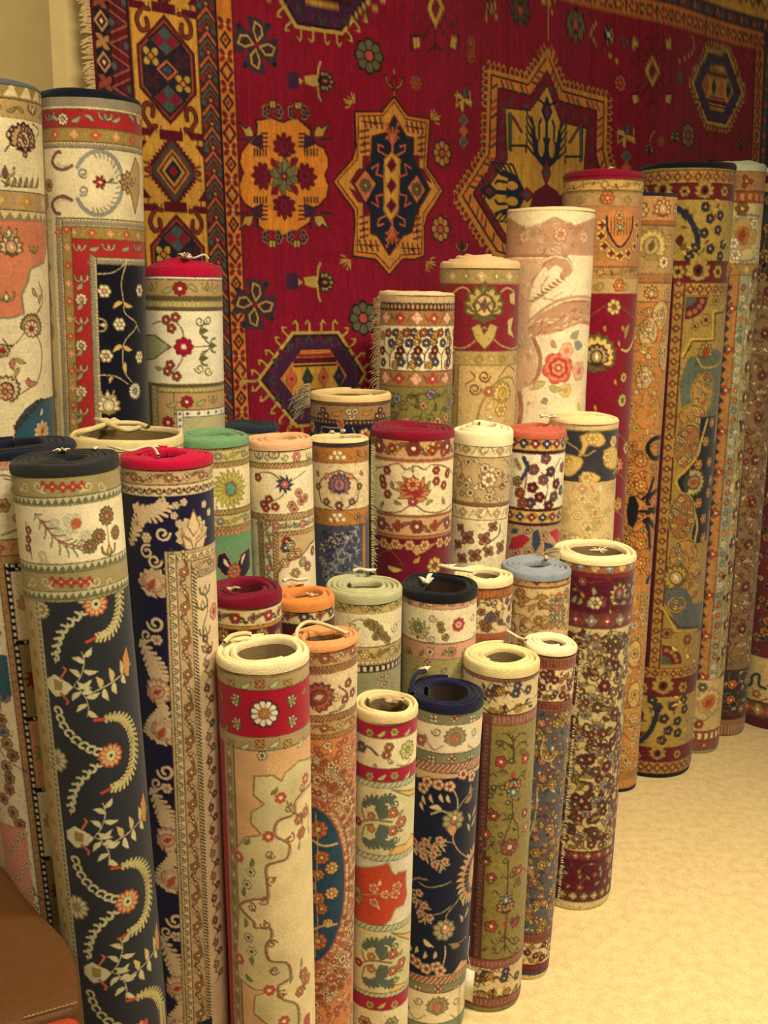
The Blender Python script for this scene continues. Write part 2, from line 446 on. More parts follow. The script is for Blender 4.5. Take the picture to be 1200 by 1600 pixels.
    def build(s, label, group, cat='rug', plain_core=False):
        rnd = random.Random(hash(str(s.key)) % 1000 if not isinstance(s.key, int) else s.key)
        root = bpy.data.objects.new('rolled_rug', None); scene.collection.objects.link(root); root.empty_display_size = .05
        root.matrix_world = Matrix(((s.ex[0], s.ey[0], s.ez[0], s.B[0]), (s.ex[1], s.ey[1], s.ez[1], s.B[1]), (s.ex[2], s.ey[2], s.ez[2], s.B[2]), (0, 0, 0, 1)))
        tag(root, label, cat, group); s.root = root
        # ---- pile
        st = s.step * s.s; dphi = st / s.R
        dn = np.arange(-1.8, 1.8, dphi); bk = np.linspace(1.8, 2 * math.pi - 1.8, 14)[:-1]
        ph = np.concatenate([dn, bk])
        sm = s.seam % (2 * math.pi)
        phm = ph % (2 * math.pi); order = np.argsort((phm - sm) % (2 * math.pi)); ph = ph[order]
        e = 1e-4; ph = np.concatenate([[s.seam + e], ph, [s.seam - e]])
        vbm = s.Vb * s.s; va = s.caph; vs = [va]
        while vs[-1] < vbm:
            zz = project(s.pt(0, vs[-1]))[2] / s.z0; vs.append(vs[-1] + st * zz * 1.08)
        if vs[-1] < s.L - .02: vs += list(np.linspace(vs[-1], s.L, 6)[1:])
        else:
            vs = [v for v in vs if v < s.L - .001] + [s.L]
        vs = np.array(vs)
        tau = ((ph - s.seam) / (2 * math.pi)) % 1.0; tau[0] = 0; tau[-1] = 1
        r = s.R + s.t * (.5 - tau) * .9
        r = r[None, :] * (1 + .007 * np.sin(2 * ph[None] + rnd.uniform(0, 6) + vs[:, None] * 3) + .004 * np.sin(vs[:, None] * 14 + ph[None] * 3 + rnd.uniform(0, 6)))
        fr = (s.L - vs) / (.35 * s.R); r *= np.where(fr < 1, .93 + .07 * np.sqrt(np.clip(1 - (1 - fr) ** 2, 0, 1)), 1)[:, None]
        zz = (s.L - vs)[:, None] + 0 * ph[None]
        # slanted mouth
        if s.tilt: zz = zz + s.tilt * s.s * np.sin(ph)[None] * np.clip(1 - (vs - va) / (.5), 0, 1)[:, None]
        V = np.stack([r * np.sin(ph)[None], -r * np.cos(ph)[None], zz], -1)
        nv, nu = len(vs), len(ph)
        # colours
        c = s.c; phw = (ph + math.pi) % (2 * math.pi) - math.pi
        uu = phw * s.R / s.s; uu = np.clip(uu, -s.Umax, s.Umax); vv = vs / s.s
        ix = (uu - c.u0) * c.res; iy = (np.minimum(vv, s.Vb + 2) - c.v0) * c.res
        im = knot_outline(c.im, s.busy, int(s.tx + 500), s.ol); col = np.zeros((nv, nu, 3), np.float32)
        g = np.random.default_rng(int(s.w * 7 + s.tx))
        jx = g.normal(0, .55, (nv, nu)); jy = g.normal(0, .55, (nv, nu))
        for dx in (-.6, .6):
            for dy in (-.6, .6):
                xi = np.clip((ix[None] + jx + dx).astype(int), 0, c.W - 1); yi = np.clip((iy[:, None] + jy + dy).astype(int), 0, c.Hh - 1)
                col += im[yi, xi]
        col *= .25
        n1 = g.normal(0, .075, (nv, nu)); n2 = np.repeat(g.normal(0, .012, (1, nu)), nv, 0); n3 = np.repeat(g.normal(0, .01, (nv, 1)), nu, 1)
        col = np.clip(col * (1 + n1 + n2 + n3)[..., None], .003, .9)
        i = np.arange(nv - 1)[:, None] * nu; j = np.arange(nu)[None]; j2 = (j + 1) % nu
        Fq = np.stack([i + j, i + nu + j, i + nu + j2, i + j2], -1).reshape(-1, 4)
        s.pile = mesh_obj('pile', V.reshape(-1, 3), Fq, WOVEN, root, colors=col.reshape(-1, 3))
        # ---- bound end: the spiral of layers seen at the mouth
        tn = s.turns; n = int(54 * tn); th = np.linspace(0, tn * 2 * math.pi, n); tu = th / (2 * math.pi)
        pitch = s.t * .9
        rr = s.R + s.t * .45 - pitch * tu
        phs = s.seam + th + 1e-3
        sn = np.convolve(g.normal(0, 1, n + 8), np.ones(9) / 3, 'valid'); wob = 1 + .007 * np.sin(2 * phs + 1) + sn * .0016 + np.clip(tu - .6, 0, 1) * .02 * np.sin(phs * 1.3 + s.key); tk = s.t * .9 * .8
        prof = [(0.0015, None), (0.0015, -.6), (.10 * tk, -.2), (.32 * tk, -.03), (.62 * tk, 0.0), (.88 * tk, -.2), (tk, -.65), (tk, -1.1), (tk, 'd')]
        zt = s.cone * s.s * (tu / tn) ** .8 + sn * .0005 + .0012 * np.sin(phs * 3 + s.key) + .0022 * np.sin(phs * .9 + s.key * 2) * np.clip(tu, 0, 1)
        VV = np.zeros((n, len(prof), 3))
        for q, (dr, dz) in enumerate(prof):
            if q < 2: rq = rr * wob + .0015
            else: rq = rr * wob - dr
            if dz is None: zq = np.where(tu < 1.02, -s.caph - .001, -.05)
            elif dz == 'd': zq = np.where(tu > tn - 1.05, -.16, -.03) + 0 * tu
            else: zq = dz * min(tk, .011) * 1.25 + zt
            zq = s.L + zq
            if s.tilt: zq = zq + s.tilt * s.s * np.sin(phs) * (rq / s.R)
            VV[:, q] = np.stack([rq * np.sin(phs), -rq * np.cos(phs), zq], -1)
        m = len(prof); i = np.arange(n - 1)[:, None] * m; j = np.arange(m - 1)[None]
        F1 = np.stack([i + j, i + j + 1, i + m + j + 1, i + m + j], -1).reshape(-1, 4)
        F2 = [[0, 1, 2, 3], [0, 3, 4, 5], [0, 5, 6, 7], [0, 7, 8, 8]][:3]; b0 = (n - 1) * m; F3 = [[b0 + a for a in f[::-1]] for f in F2]
        Vm = VV.reshape(-1, 3)
        # floor of the hollow
        ri = rr[-1]; nb = len(Vm); a = np.linspace(0, 2 * math.pi, 25)[:-1]
        disc = np.stack([ri * 1.0 * np.sin(a), -ri * 1.0 * np.cos(a), np.full(24, s.L - .155)], -1)
        F4 = [[nb, nb + k, nb + k + 1, nb + k + 2] for k in range(1, 22, 2)]
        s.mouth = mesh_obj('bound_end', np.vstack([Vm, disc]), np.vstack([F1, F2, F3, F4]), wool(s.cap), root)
        s.mouth.data.materials.append(wool(tuple(int(v * .38 + w_) for v, w_ in zip(s.cap, (42, 26, 10))), 'shaded_backing'))  # backing inside the hollow: mouth colour darkened, so the hollow's shade is painted in
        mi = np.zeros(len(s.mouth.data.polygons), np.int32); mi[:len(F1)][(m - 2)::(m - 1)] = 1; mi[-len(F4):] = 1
        s.mouth.data.polygons.foreach_set('material_index', mi)
        # ---- foot
        a = np.linspace(0, 2 * math.pi, 33)[:-1]; R = s.R * .93
        foot = np.vstack([np.stack([R * np.sin(a), -R * np.cos(a), np.zeros(32)], -1), np.stack([R * .5 * np.sin(a), -R * .5 * np.cos(a), np.zeros(32)], -1)])
        k = np.arange(32); k2 = (k + 1) % 32
        mesh_obj('rolled_foot', foot, np.stack([k, k2, k2 + 32, k + 32], -1), wool(s.cap), root, smooth=False)
        return root
    def loc(s, phi, v, dr=0.):   # local coordinates of a point on the roll
        R = s.R + dr; return np.array([R * math.sin(phi), -R * math.cos(phi), s.L - v])
    def top_pt(s, x, y, up=0.):   # local point on the mouth plane under a place in the picture
        d = px_ray(x, y); o = CAM - (s.Tp + s.ez * up); t = -(o @ s.ez) / (d @ s.ez); P = o + d * t + s.Tp + s.ez * up - s.B
        if t < 0 or math.hypot(P @ s.ex, P @ s.ey) > 1.5 * s.R:   # mouth seen edge-on
            t = ((s.Tp - CAM) @ s.e1) / (d @ s.e1); P = CAM + d * t - s.B
        return np.array([P @ s.ex, P @ s.ey, P @ s.ez])
    def threads(s, phi, y0, y1, length=12, n=60, col=(222, 200, 150), side=-1, name='fringe'):
        rnd = random.Random(int(y0 + y1)); v0, v1 = s.V(y0) * s.s, s.V(y1) * s.s; parts = []; Lm = length * s.s
        for i in range(n):
            v = v0 + (v1 - v0) * (i + rnd.random()) / n; l = Lm * rnd.uniform(.6, 1.15)
            p = s.loc(phi, v, .002); tg = np.array([math.cos(phi), math.sin(phi), 0]) * side; out = np.array([math.sin(phi), -math.cos(phi), 0])
            P = [p + tg * l * q + out * (.003 + l * .75 * q * rnd.uniform(.3, 1)) + np.array([0, 0, -l * .8 * q * q * rnd.uniform(.3, 1.4)]) for q in (0, .3, .65, 1)]
            parts.append(tube(P, [.0011, .0012, .001, .0006], 4))
        V, Fq = merge(parts); mesh_obj(name, V, Fq, wool(col, 'cotton_thread'), s.root)
    def tie(s, x, y, r=9, n=9, col=(225, 205, 160), up=2, name='tie_string', droop=0., dirs=None, thick=1.7):
        """knotted cord ends lying on the mouth of the roll"""
        rnd = random.Random(int(x * 3 + y)); c = s.top_pt(x, y, up * s.s); parts = []
        for i in range(n):
            a = rnd.uniform(0, 6.28) if dirs is None else math.radians(rnd.choice(dirs) + rnd.uniform(-22, 22))
            l = r * s.s * rnd.uniform(.6, 1.25); d = np.array([math.cos(a), -math.sin(a) * -1, 0]); h = rnd.uniform(.1, .7)
            P = [c + d * l * q + np.array([0, 0, l * (h * q * (1.6 - q) - droop * q * q)]) for q in (0, .35, .7, 1)]
            parts.append(tube(P, np.array([1.2, 1.3, .9, .3]) * thick * s.s * .8, 5))
        th = np.linspace(0, 6.28 * 1.7, 22)
        parts.append(tube([c + np.array([math.cos(a) * 2.4, math.sin(a) * 2.4, .7 + a * .32]) * s.s for a in th], 1.3 * s.s, 5))
        V, Fq = merge(parts); return mesh_obj(name, V, Fq, wool(col, 'cotton_thread'), s.root)
    def cord(s, pts, rad=1.6, col=(225, 205, 160), name='tie_string', up=3):
        P = catmull([s.top_pt(x, y, (up + u) * s.s) for x, y, u in pts]); V, Fq = tube(P, rad * s.s, 6)
        return mesh_obj(name, V, Fq, wool(col, 'cotton_thread'), s.root)

# ------------------------------------------------------------------ wool colours
CR = (238, 216, 160); CR2 = (226, 200, 142); TAN = (188, 152, 92); TAN2 = (205, 168, 108); OLV = (158, 132, 66); OLD = (98, 84, 42)
GOLD = (196, 142, 52); GOLL = (222, 182, 96); RED = (192, 34, 28); CRIM = (150, 14, 34); MAR = (104, 18, 28); MARD = (74, 18, 26); PINK = (224, 156, 106)
NAVY = (22, 24, 46); INK = (20, 20, 26); BLUE = (58, 74, 98); BLG = (130, 140, 140); TEAL = (44, 84, 92); GRN = (96, 112, 56); SAGE = (168, 164, 108)
BRN = (122, 78, 36); BRD = (66, 42, 26); ORG = (210, 112, 40); RUST = (158, 72, 36); GRY = (152, 138, 108); WHT = (248, 234, 190); MAU = (128, 76, 70)
def fl(r, n, p, c, o=None): return lambda L, rn: L.m_flower(r, n, p, c, o)
def lf(l, w, c, o=None): return lambda L, rn: L.m_leaf(l, w, c, o)
def pm(r, o, p, i, c, n=7): return lambda L, rn: L.m_palm(r, o, p, i, c, n)
def ck(r, w, c): return lambda L, rn: L.m_curl(r, w, c, 1.1, rn.choice((-1, 1)))
def cl(r, o, c): 
    def f(L, rn):
        for a in range(3):
            L.disc(math.cos(a * 2.1) * r, math.sin(a * 2.1) * r, r * .9, o); L.disc(math.cos(a * 2.1) * r, math.sin(a * 2.1) * r, r * .6, c)
    return f

def p1(r):
    r.start(CR); r.band(120, 152, OLV, 'zig', BRD, a=CR2); r.band(151, 181, TAN, 'leafy', BRD, a=GOLL, b=OLV, d=BRD)
    r.band(181, 297, CR); r.band(297, 327, TAN, 'dflow', BRD, a=GOLL, b=GOLD, d=CR); r.band(327, 345, CR2, 'zig', OLD, a=OLV)
    r.m('palm', 38, 222, 26, MARD, TAN, CR2, MAU, 11)
    for dx, dy in ((0, 0), (-8, -10), (7, -8), (-10, 4), (9, 5), (0, 12), (-4, -20), (6, -18), (0, 20)): r.m('flower', 40 + dx, 222 + dy, 5, 6, MAU, CR, BRD)
    r.ln([(20, 196), (10, 210), (16, 222), (8, 236)], 2.4, BRD); r.ln([(52, 194), (62, 204), (58, 216)], 2, OLD)
    for x in range(8, 66, 10): r.m('leaf', x, 292, 16, 5, OLV, BRD, rot=-1.2)
    r.m('lotus', 8, 272, 14, OLD, CR2, MAU); r.ln([(2, 282), (20, 291), (60, 293)], 1.6, OLD)
    r.pg([(-80, 345), (70, 345), (76, 372), (70, 410), (48, 420), (44, 440), (34, 462), (38, 490), (16, 497), (-80, 494)], (216, 128, 86), oc=GRY, ow=3)
    r.m('palm', 18, 388, 20, OLD, CR2, PINK, CR, 7); r.m('lotus', 14, 366, 12, OLD, CR2, CR); r.m('lotus', 10, 466, 12, OLD, SAGE, CR); r.m('lotus', 54, 392, 9, OLD, SAGE, TAN)
    for x, y, a in ((52, 450, 1), (66, 460, 2), (20, 540, 2.5), (26, 560, .5), (44, 590, 1.2), (30, 575, 2)): r.m('leaf', x, y, 16, 6, TAN, BRD, rot=a)
    r.ln([(62, 440), (68, 470), (52, 505), (66, 545), (62, 590), (34, 615)], 1.5, BRD); r.ln([(50, 505), (20, 540), (4, 530)], 1.4, BRD)
    r.m('palm', 50, 513, 21, OLD, TAN, GRY, RED, 13, rot=.3); r.m('flower', 50, 514, 14, 9, CR2, RED, MAU)
    r.m('palm', 8, 610, 22, OLD, CR2, PINK, RED, 11, rot=.8); r.m('flower', 8, 612, 14, 8, PINK, OLV, BRD)
    r.m('leaf', 40, 596, 22, 10, (200, 120, 90), BRD, rot=.2); r.m('leaf', 22, 560, 18, 8, (200, 120, 90), BRD, rot=1.7)
    r.m('flower', 4, 548, 11, 7, TAN, RED, BRD)
    r.pg([(22, 690), (26, 660), (40, 640), (58, 626), (90, 618), (90, 720), (22, 720)], TEAL, oc=BRD, ow=2.2)
    for i in range(8): r.m('curl', 24 + i * 6, 668 - i * 6.2 + (2 if i % 2 else 0), 4.2, 1.8, BRD, rot=-2.4)
    r.m('palm', 68, 676, 17, CR2, PINK, TAN, RED, 7); r.m('leaf', 64, 650, 14, 6, CR2, rot=-1.2)
    r.strip(66, 90, 130, 690, TAN, 'dot', BRD, a=BRD)

def p2(r):
    r.start(CR); r.band(140, 171, CR2, 'zig', OLD, a=GRY, per=5); r.band(171, 200, (186, 44, 34), None, OLD)
    for x, k in ((98, 0), (165, 1), (218, 0), (78, 1)):
        if k == 0: r.m('flower', x, 186, 10, 8, CR, PINK, (120, 40, 30))
        else: r.m('lotus', x, 184, 11, OLD, CR, BLG)
    for x, sg in ((118, 1), (140, -1), (182, 1), (203, -1), (84, -1)): r.m('leaf', x - 7 * sg, 190, 18, 6, SAGE, OLD, rot=(-.5 if sg > 0 else math.pi + .5))
    r.band(200, 222, (166, 134, 62), 'dflow', OLD, a=(220, 90, 60), b=PINK, d=CR, per=32, ph=5); r.band(222, 232, CR2, 'zig', OLD, a=GRY, per=5)
    r.band(232, 342, CR)
    a = np.linspace(math.radians(-150), math.radians(150), 26)
    r.ln([(154 + 38 * math.cos(t), 286 + 50 * math.sin(t)) for t in a], 5.5, (150, 146, 130))
    for t in a[4:-4:1]: r.ln([(154 + 36 * math.cos(t), 286 + 47 * math.sin(t)), (154 + 29 * math.cos(t + .1), 286 + 40 * math.sin(t + .1))], 1.8, (176, 160, 110), False)
    r.m('curl', 130, 270, 8, 2.6, GRY, rot=1); r.m('curl', 130, 298, 8, 2.6, GRY, rot=-1, flip=-1)
    r.m('palm', 158, 285, 11, MARD, (200, 30, 36), (220, 70, 60), CR, 5, rot=-1.57); r.ln([(166, 285), (182, 286)], 2, GRN); r.m('leaf', 170, 283, 10, 5, GRN, rot=-.6)
    r.m('palm', 204, 286, 19, BRN, TAN, TAN2, BLG, 7, rot=-1.57); r.pg([(212, 246), (206, 266), (198, 286), (206, 306), (212, 334), (219, 300), (219, 262)], TAN, oc=BRN); r.m('lotus', 206, 286, 10, BRN, CR2, BLG)
    for y, f in ((252, 1), (320, -1)):
        r.ln([(112, y + 7 * f), (100, y + 13 * f), (88, y + 10 * f), (82, y), (88, y - 13 * f), (94, y - 14 * f)], 5, MAU); r.ln([(110, y + 6 * f), (98, y + 8 * f), (90, y + 3 * f)], 2, CR2)
    r.m('flower', 77, 290, 10, 7, TAN, MAU, BRN)
    r.band(342, 355, CR2, 'zig', OLD, a=GRY, per=5, x0=88); r.strip(88, 97, 343, 690, CR2, 'zig', OLD, a=GRY, per=5)
    r.band(355, 374, (166, 134, 62), 'dflow', OLD, a=(220, 90, 60), b=PINK, d=CR, per=28, ph=3, x0=96); r.strip(97, 112, 356, 690, (166, 134, 62), 'dflow', OLD, a=(220, 90, 60), b=PINK, d=CR, per=27)
    r.band(374, 402, (190, 46, 34), None, OLD, x0=112); r.strip(112, 140, 375, 690, (190, 46, 34), None, OLD)
    for i, y in enumerate((437, 468, 503, 540, 577, 612, 645)):
        if i % 2: r.m('flower', 127, y, 10, 8, CR, PINK, OLD)
        else: r.m('lotus', 127, y, 11, OLD, CR, PINK)
        r.m('leaf', 120, y + 16, 16, 6, SAGE, OLD, rot=-.9)
    for i, x in enumerate((124, 145, 170, 196, 216)):
        if i % 2 == 0: r.m('lotus', x, 388, 10, OLD, CR, PINK if i < 3 else BLG)
        else: r.m('leaf', x - 6, 390, 17, 6, SAGE, OLD, rot=-.3)
    r.band(402, 413, CR2, 'zig', OLD, a=GRY, per=5, x0=140); r.strip(140, 151, 403, 690, CR2, 'zig', OLD, a=GRY, per=5)
    u = r.uv(151, 413)[0]; r.c.rect(u, r.V(413), r.Umax + 4, r.Vb + 4, (16, 18, 30))
    r.ln([(152, 428), (176, 426), (194, 414), (200, 406)], 1.6, CR2); r.ln([(199, 408), (190, 440), (193, 470), (196, 490), (214, 508), (196, 532), (192, 556), (194, 580), (206, 597)], 1.6, CR2)
    r.ln([(214, 508), (219, 520)], 1.6, CR2); r.ln([(152, 586), (180, 588), (200, 600)], 1.6, CR2)
    for x, y, q in ((163, 455, PINK), (187, 507, CR), (166, 556, PINK), (219, 454, BLG), (219, 558, CR)): r.m('flower', x, y, 11, 6, CR, q, OLD)
    r.m('flower', 212, 611, 14, 14, WHT, GRY, OLD); r.m('lotus', 163, 508, 10, OLV, CR2, CR, rot=-1.57)
    for x, y in ((192, 472), (192, 540)):
        for a in (2.6, .35): r.m('leaf', x, y, 20, 7, GOLL, OLD, rot=a)
    r.m('leaf', 196, 566, 18, 7, GOLL, OLD, rot=1.5); r.m('leaf', 176, 588, 12, 5, GOLL, OLD, rot=2)
    r.m('palm', 170, 636, 19, OLV, CR, CR2, WHT, 7); r.m('lotus', 168, 618, 10, OLV, CR, WHT)
    r.strip(60, 82, 345, 690, CR2, 'vine', None, a=TAN, b=TAN2, d=TAN); r.strip(60, 66, 150, 690, TAN)

def p3(r):
    r.start(CR); r.band(422, 437, WHT, 'dot', OLD, a=OLD, per=17); r.band(437, 463, TAN, None, OLD)
    for x, k in ((238, 1), (281, 0), (325, 1)):
        if k == 0: r.m('flower', x, 451, 11, 8, (184, 24, 32), CR, (120, 20, 20))
        else: r.m('lotus', x, 450, 10, OLD, CR, TAN)
    for x, f in ((262, 1), (300, -1), (340, 1)): r.m('leaf', x - 8 * f, 456, 20, 7, SAGE, OLD, rot=-.5 if f > 0 else math.pi + .5)
    r.band(463, 470, OLD); r.band(470, 481, SAGE, 'check', OLD, a=GOLL, per=7); r.band(481, 486, OLD); r.band(486, 600, (244, 226, 176))
    r.pg([(214, 522), (244, 524), (268, 542), (244, 560), (214, 564)], SAGE, oc=BRD)
    r.ln([(262, 542), (340, 540)], 1.5, BRN); r.ln([(287, 528), (284, 514), (272, 500)], 1.5, OLD); r.ln([(287, 556), (280, 570), (272, 580)], 1.5, OLD)
    r.m('flower', 287, 542, 15, 8, (186, 18, 40), CR, (150, 14, 30), ring=(190, 40, 50))
    for x, y in ((260, 500), (274, 496), (268, 513), (262, 580), (276, 588), (266, 570)): r.m('flower', x, y, 8, 5, (176, 54, 44), CR, OLD)
    for x, y in ((317, 517), (332, 540), (317, 560)): r.m('lotus', x, y, 11, OLD, SAGE, GRN, rot=1.57)
    for x, y, f in ((312, 502, 1), (325, 500, -1), (312, 576, -1), (326, 580, 1)): r.m('curl', x, y, 8, 1.6, OLD, flip=f)
    r.ln([(312, 520), (322, 532), (330, 540), (322, 550), (312, 562)], 1.6, OLD); r.ln([(240, 506), (252, 502)], 2, GRN); r.m('leaf', 244, 574, 14, 5, SAGE, OLD)
    for f in (0, 1):
        y = 600
    r.band(600, 605, OLD, x0=236); r.band(605, 614, SAGE, 'check', OLD, a=GOLL, per=7, x0=238); r.band(614, 641, TAN, None, OLD, x0=244)
    r.strip(234, 238, 600, 680, OLD); r.strip(238, 247, 605, 680, SAGE, 'check', OLD, a=GOLL, per=7); r.strip(247, 272, 615, 680, TAN, None, OLD)
    r.m('flower', 292, 628, 10, 8, (184, 24, 32), CR, (120, 20, 20)); r.m('flower', 263, 660, 10, 8, (184, 24, 32), CR, (120, 20, 20)); r.m('lotus', 334, 626, 9, OLD, CR, TAN)
    r.m('leaf', 262, 634, 18, 7, SAGE, OLD, rot=-.4); r.m('leaf', 306, 632, 18, 7, SAGE, OLD, rot=-.4)
    r.band(641, 652, WHT, 'dot', OLD, a=OLD, per=17, x0=276); r.strip(276, 286, 642, 690, WHT, 'dot', OLD, a=OLD); u = r.uv(286, 652)[0]; r.c.rect(u, r.V(652), 90, r.Vb + 4, (190, 180, 120))

def p40(r): r.start(NAVY); r.band(670, 720, (90, 80, 60), 'vine', INK, a=CR2, b=RED, d=OLV); r.band(720, 900, CR2)

def p4(r):
    r.start(NAVY); r.band(612, 634, (120, 84, 52), None, BRD); r.band(634, 657, (156, 118, 72), None, BRD)
    for x in (505, 595):
        for dx, dy in ((0, -5), (-5, 4), (5, 4)): r.m('flower', x + dx, 646 + dy, 6, 5, (116, 30, 30), CR, BRD)
    for dx, dy in ((0, 5), (-5, -3), (5, -3)): r.m('flower', 550 + dx, 646 + dy, 6, 6, CR, BRN, BRN)
    for x in (527, 573): r.m('leaf', x - 8, 647, 18, 6, (196, 120, 60), BRN, rot=-.3)
    r.band(657, 664, BRD, 'dot', None, a=TAN)
    r.allover(664, 760, 20, [lf(18, 9, RUST, CR2), fl(9, 6, GOLL, RED, RUST), ck(8, 2.4, CR2), lf(16, 7, (110, 30, 30), TAN)], 4, CR2)

def p5(r):
    r.start(OLV); r.band(440, 474, CR2, 'rope', None, a=TAN2, per=5); r.band(474, 485, MARD, 'check', OLD, a=TAN, per=7)
    r.band(485, 510, (164, 112, 54), 'dflow', BRD, a=(236, 170, 130), b=(190, 60, 50), d=BLUE, per=27)
    r.band(510, 580, CR)
    def bush(x0):
        r.ln([(x0, 576), (x0, 555), (x0 + 8, 540), (x0 + 9, 520)], 1.8, NAVY); r.ln([(x0, 556), (x0 - 8, 545), (x0 - 8, 528)], 1.4, NAVY)
        for dx, dy, c in ((-10, 524, GOLD), (-11, 548, MAR), (9, 520, BLUE), (14, 534, GOLD), (12, 556, MAU), (-10, 566, BLUE), (2, 536, BLUE), (8, 570, GOLD), (-2, 520, RUST)): r.m('flower', x0 + dx, dy, 7.5, 5, c, GOLL, INK)
    for x in (610, 637, 664, 691, 712): bush(x)
    r.band(580, 605, (164, 112, 54), 'dflow', BRD, a=(236, 170, 130), b=(190, 60, 50), d=BLUE, per=27)
    r.c.rect(-200, r.V(605), 200, r.Vb + 4, (132, 118, 54))
    r.allover(607, 690, 19, [fl(7, 6, PINK, RED, OLD), fl(8, 5, BLG, RED, NAVY), lf(12, 5, (90, 90, 40), INK), ck(9, 1.7, OLD)], 55, (60, 56, 30))

def p6(r):
    r.start((206, 168, 102)); r.band(400, 420, (200, 160, 96)); r.band(420, 443, (168, 138, 74), 'dflow', OLD, a=TAN2, b=OLV, d=CR2, per=24); r.band(443, 549, (142, 32, 34), None, TAN)
    r.ln([(700, 470), (715, 452), (728, 450), (738, 462)], 3, TAN); r.ln([(778, 462), (792, 450), (806, 456)], 3, TAN)
    r.ln([(696, 536), (720, 544), (742, 533), (757, 512), (778, 536), (800, 545), (812, 540)], 2.4, TAN)
    r.m('palm', 757, 482, 34, OLD, (190, 158, 84), (208, 178, 104), MAU, 9); r.m('curl', 744, 478, 11, 3, OLD, flip=-1); r.m('curl', 770, 478, 11, 3, OLD); r.m('flower', 756, 452, 7, 6, GRN, TAN, OLD)
    r.pg([(750, 505), (757, 522), (766, 505), (778, 510), (772, 530), (757, 547), (742, 530), (736, 512)], (190, 158, 84), oc=OLD)
    for p in ([(796, 460), (806, 454), (806, 478), (798, 474)], [(794, 500), (804, 494), (800, 514), (806, 530), (794, 522)]): r.pg(p, (206, 176, 104), oc=BRN)
    r.m('palm', 700, 512, 14, OLD, (190, 158, 84), TAN, CR, 5)
    r.band(549, 571, (180, 146, 82), 'scroll', OLV, a=OLV, b=TAN2); r.strip(694, 717, 571, 680, (160, 128, 66), 'vine', OLD, a=TAN2, b=TAN, d=OLD)
    for x, y in ((757, 588), (742, 608)): r.m('curl', x, y, 10, 2.2, BRN, 1.4)
    r.ln([(745, 655), (752, 632), (768, 606), (785, 592), (800, 590), (806, 606)], 3, OLV); r.ln([(735, 580), (742, 590), (728, 600)], 1.6, BRN); r.ln([(780, 590), (795, 572), (806, 580)], 1.6, BRN)
    r.m('palm', 786, 618, 20, OLV, GOLL, (216, 170, 80), GOLD, 9); r.m('flower', 764, 612, 9, 6, (190, 100, 60), CR, OLV); r.m('flower', 784, 640, 12, 6, GOLL, GOLD, OLV); r.m('leaf', 760, 640, 20, 9, GOLL, OLV, rot=-1)

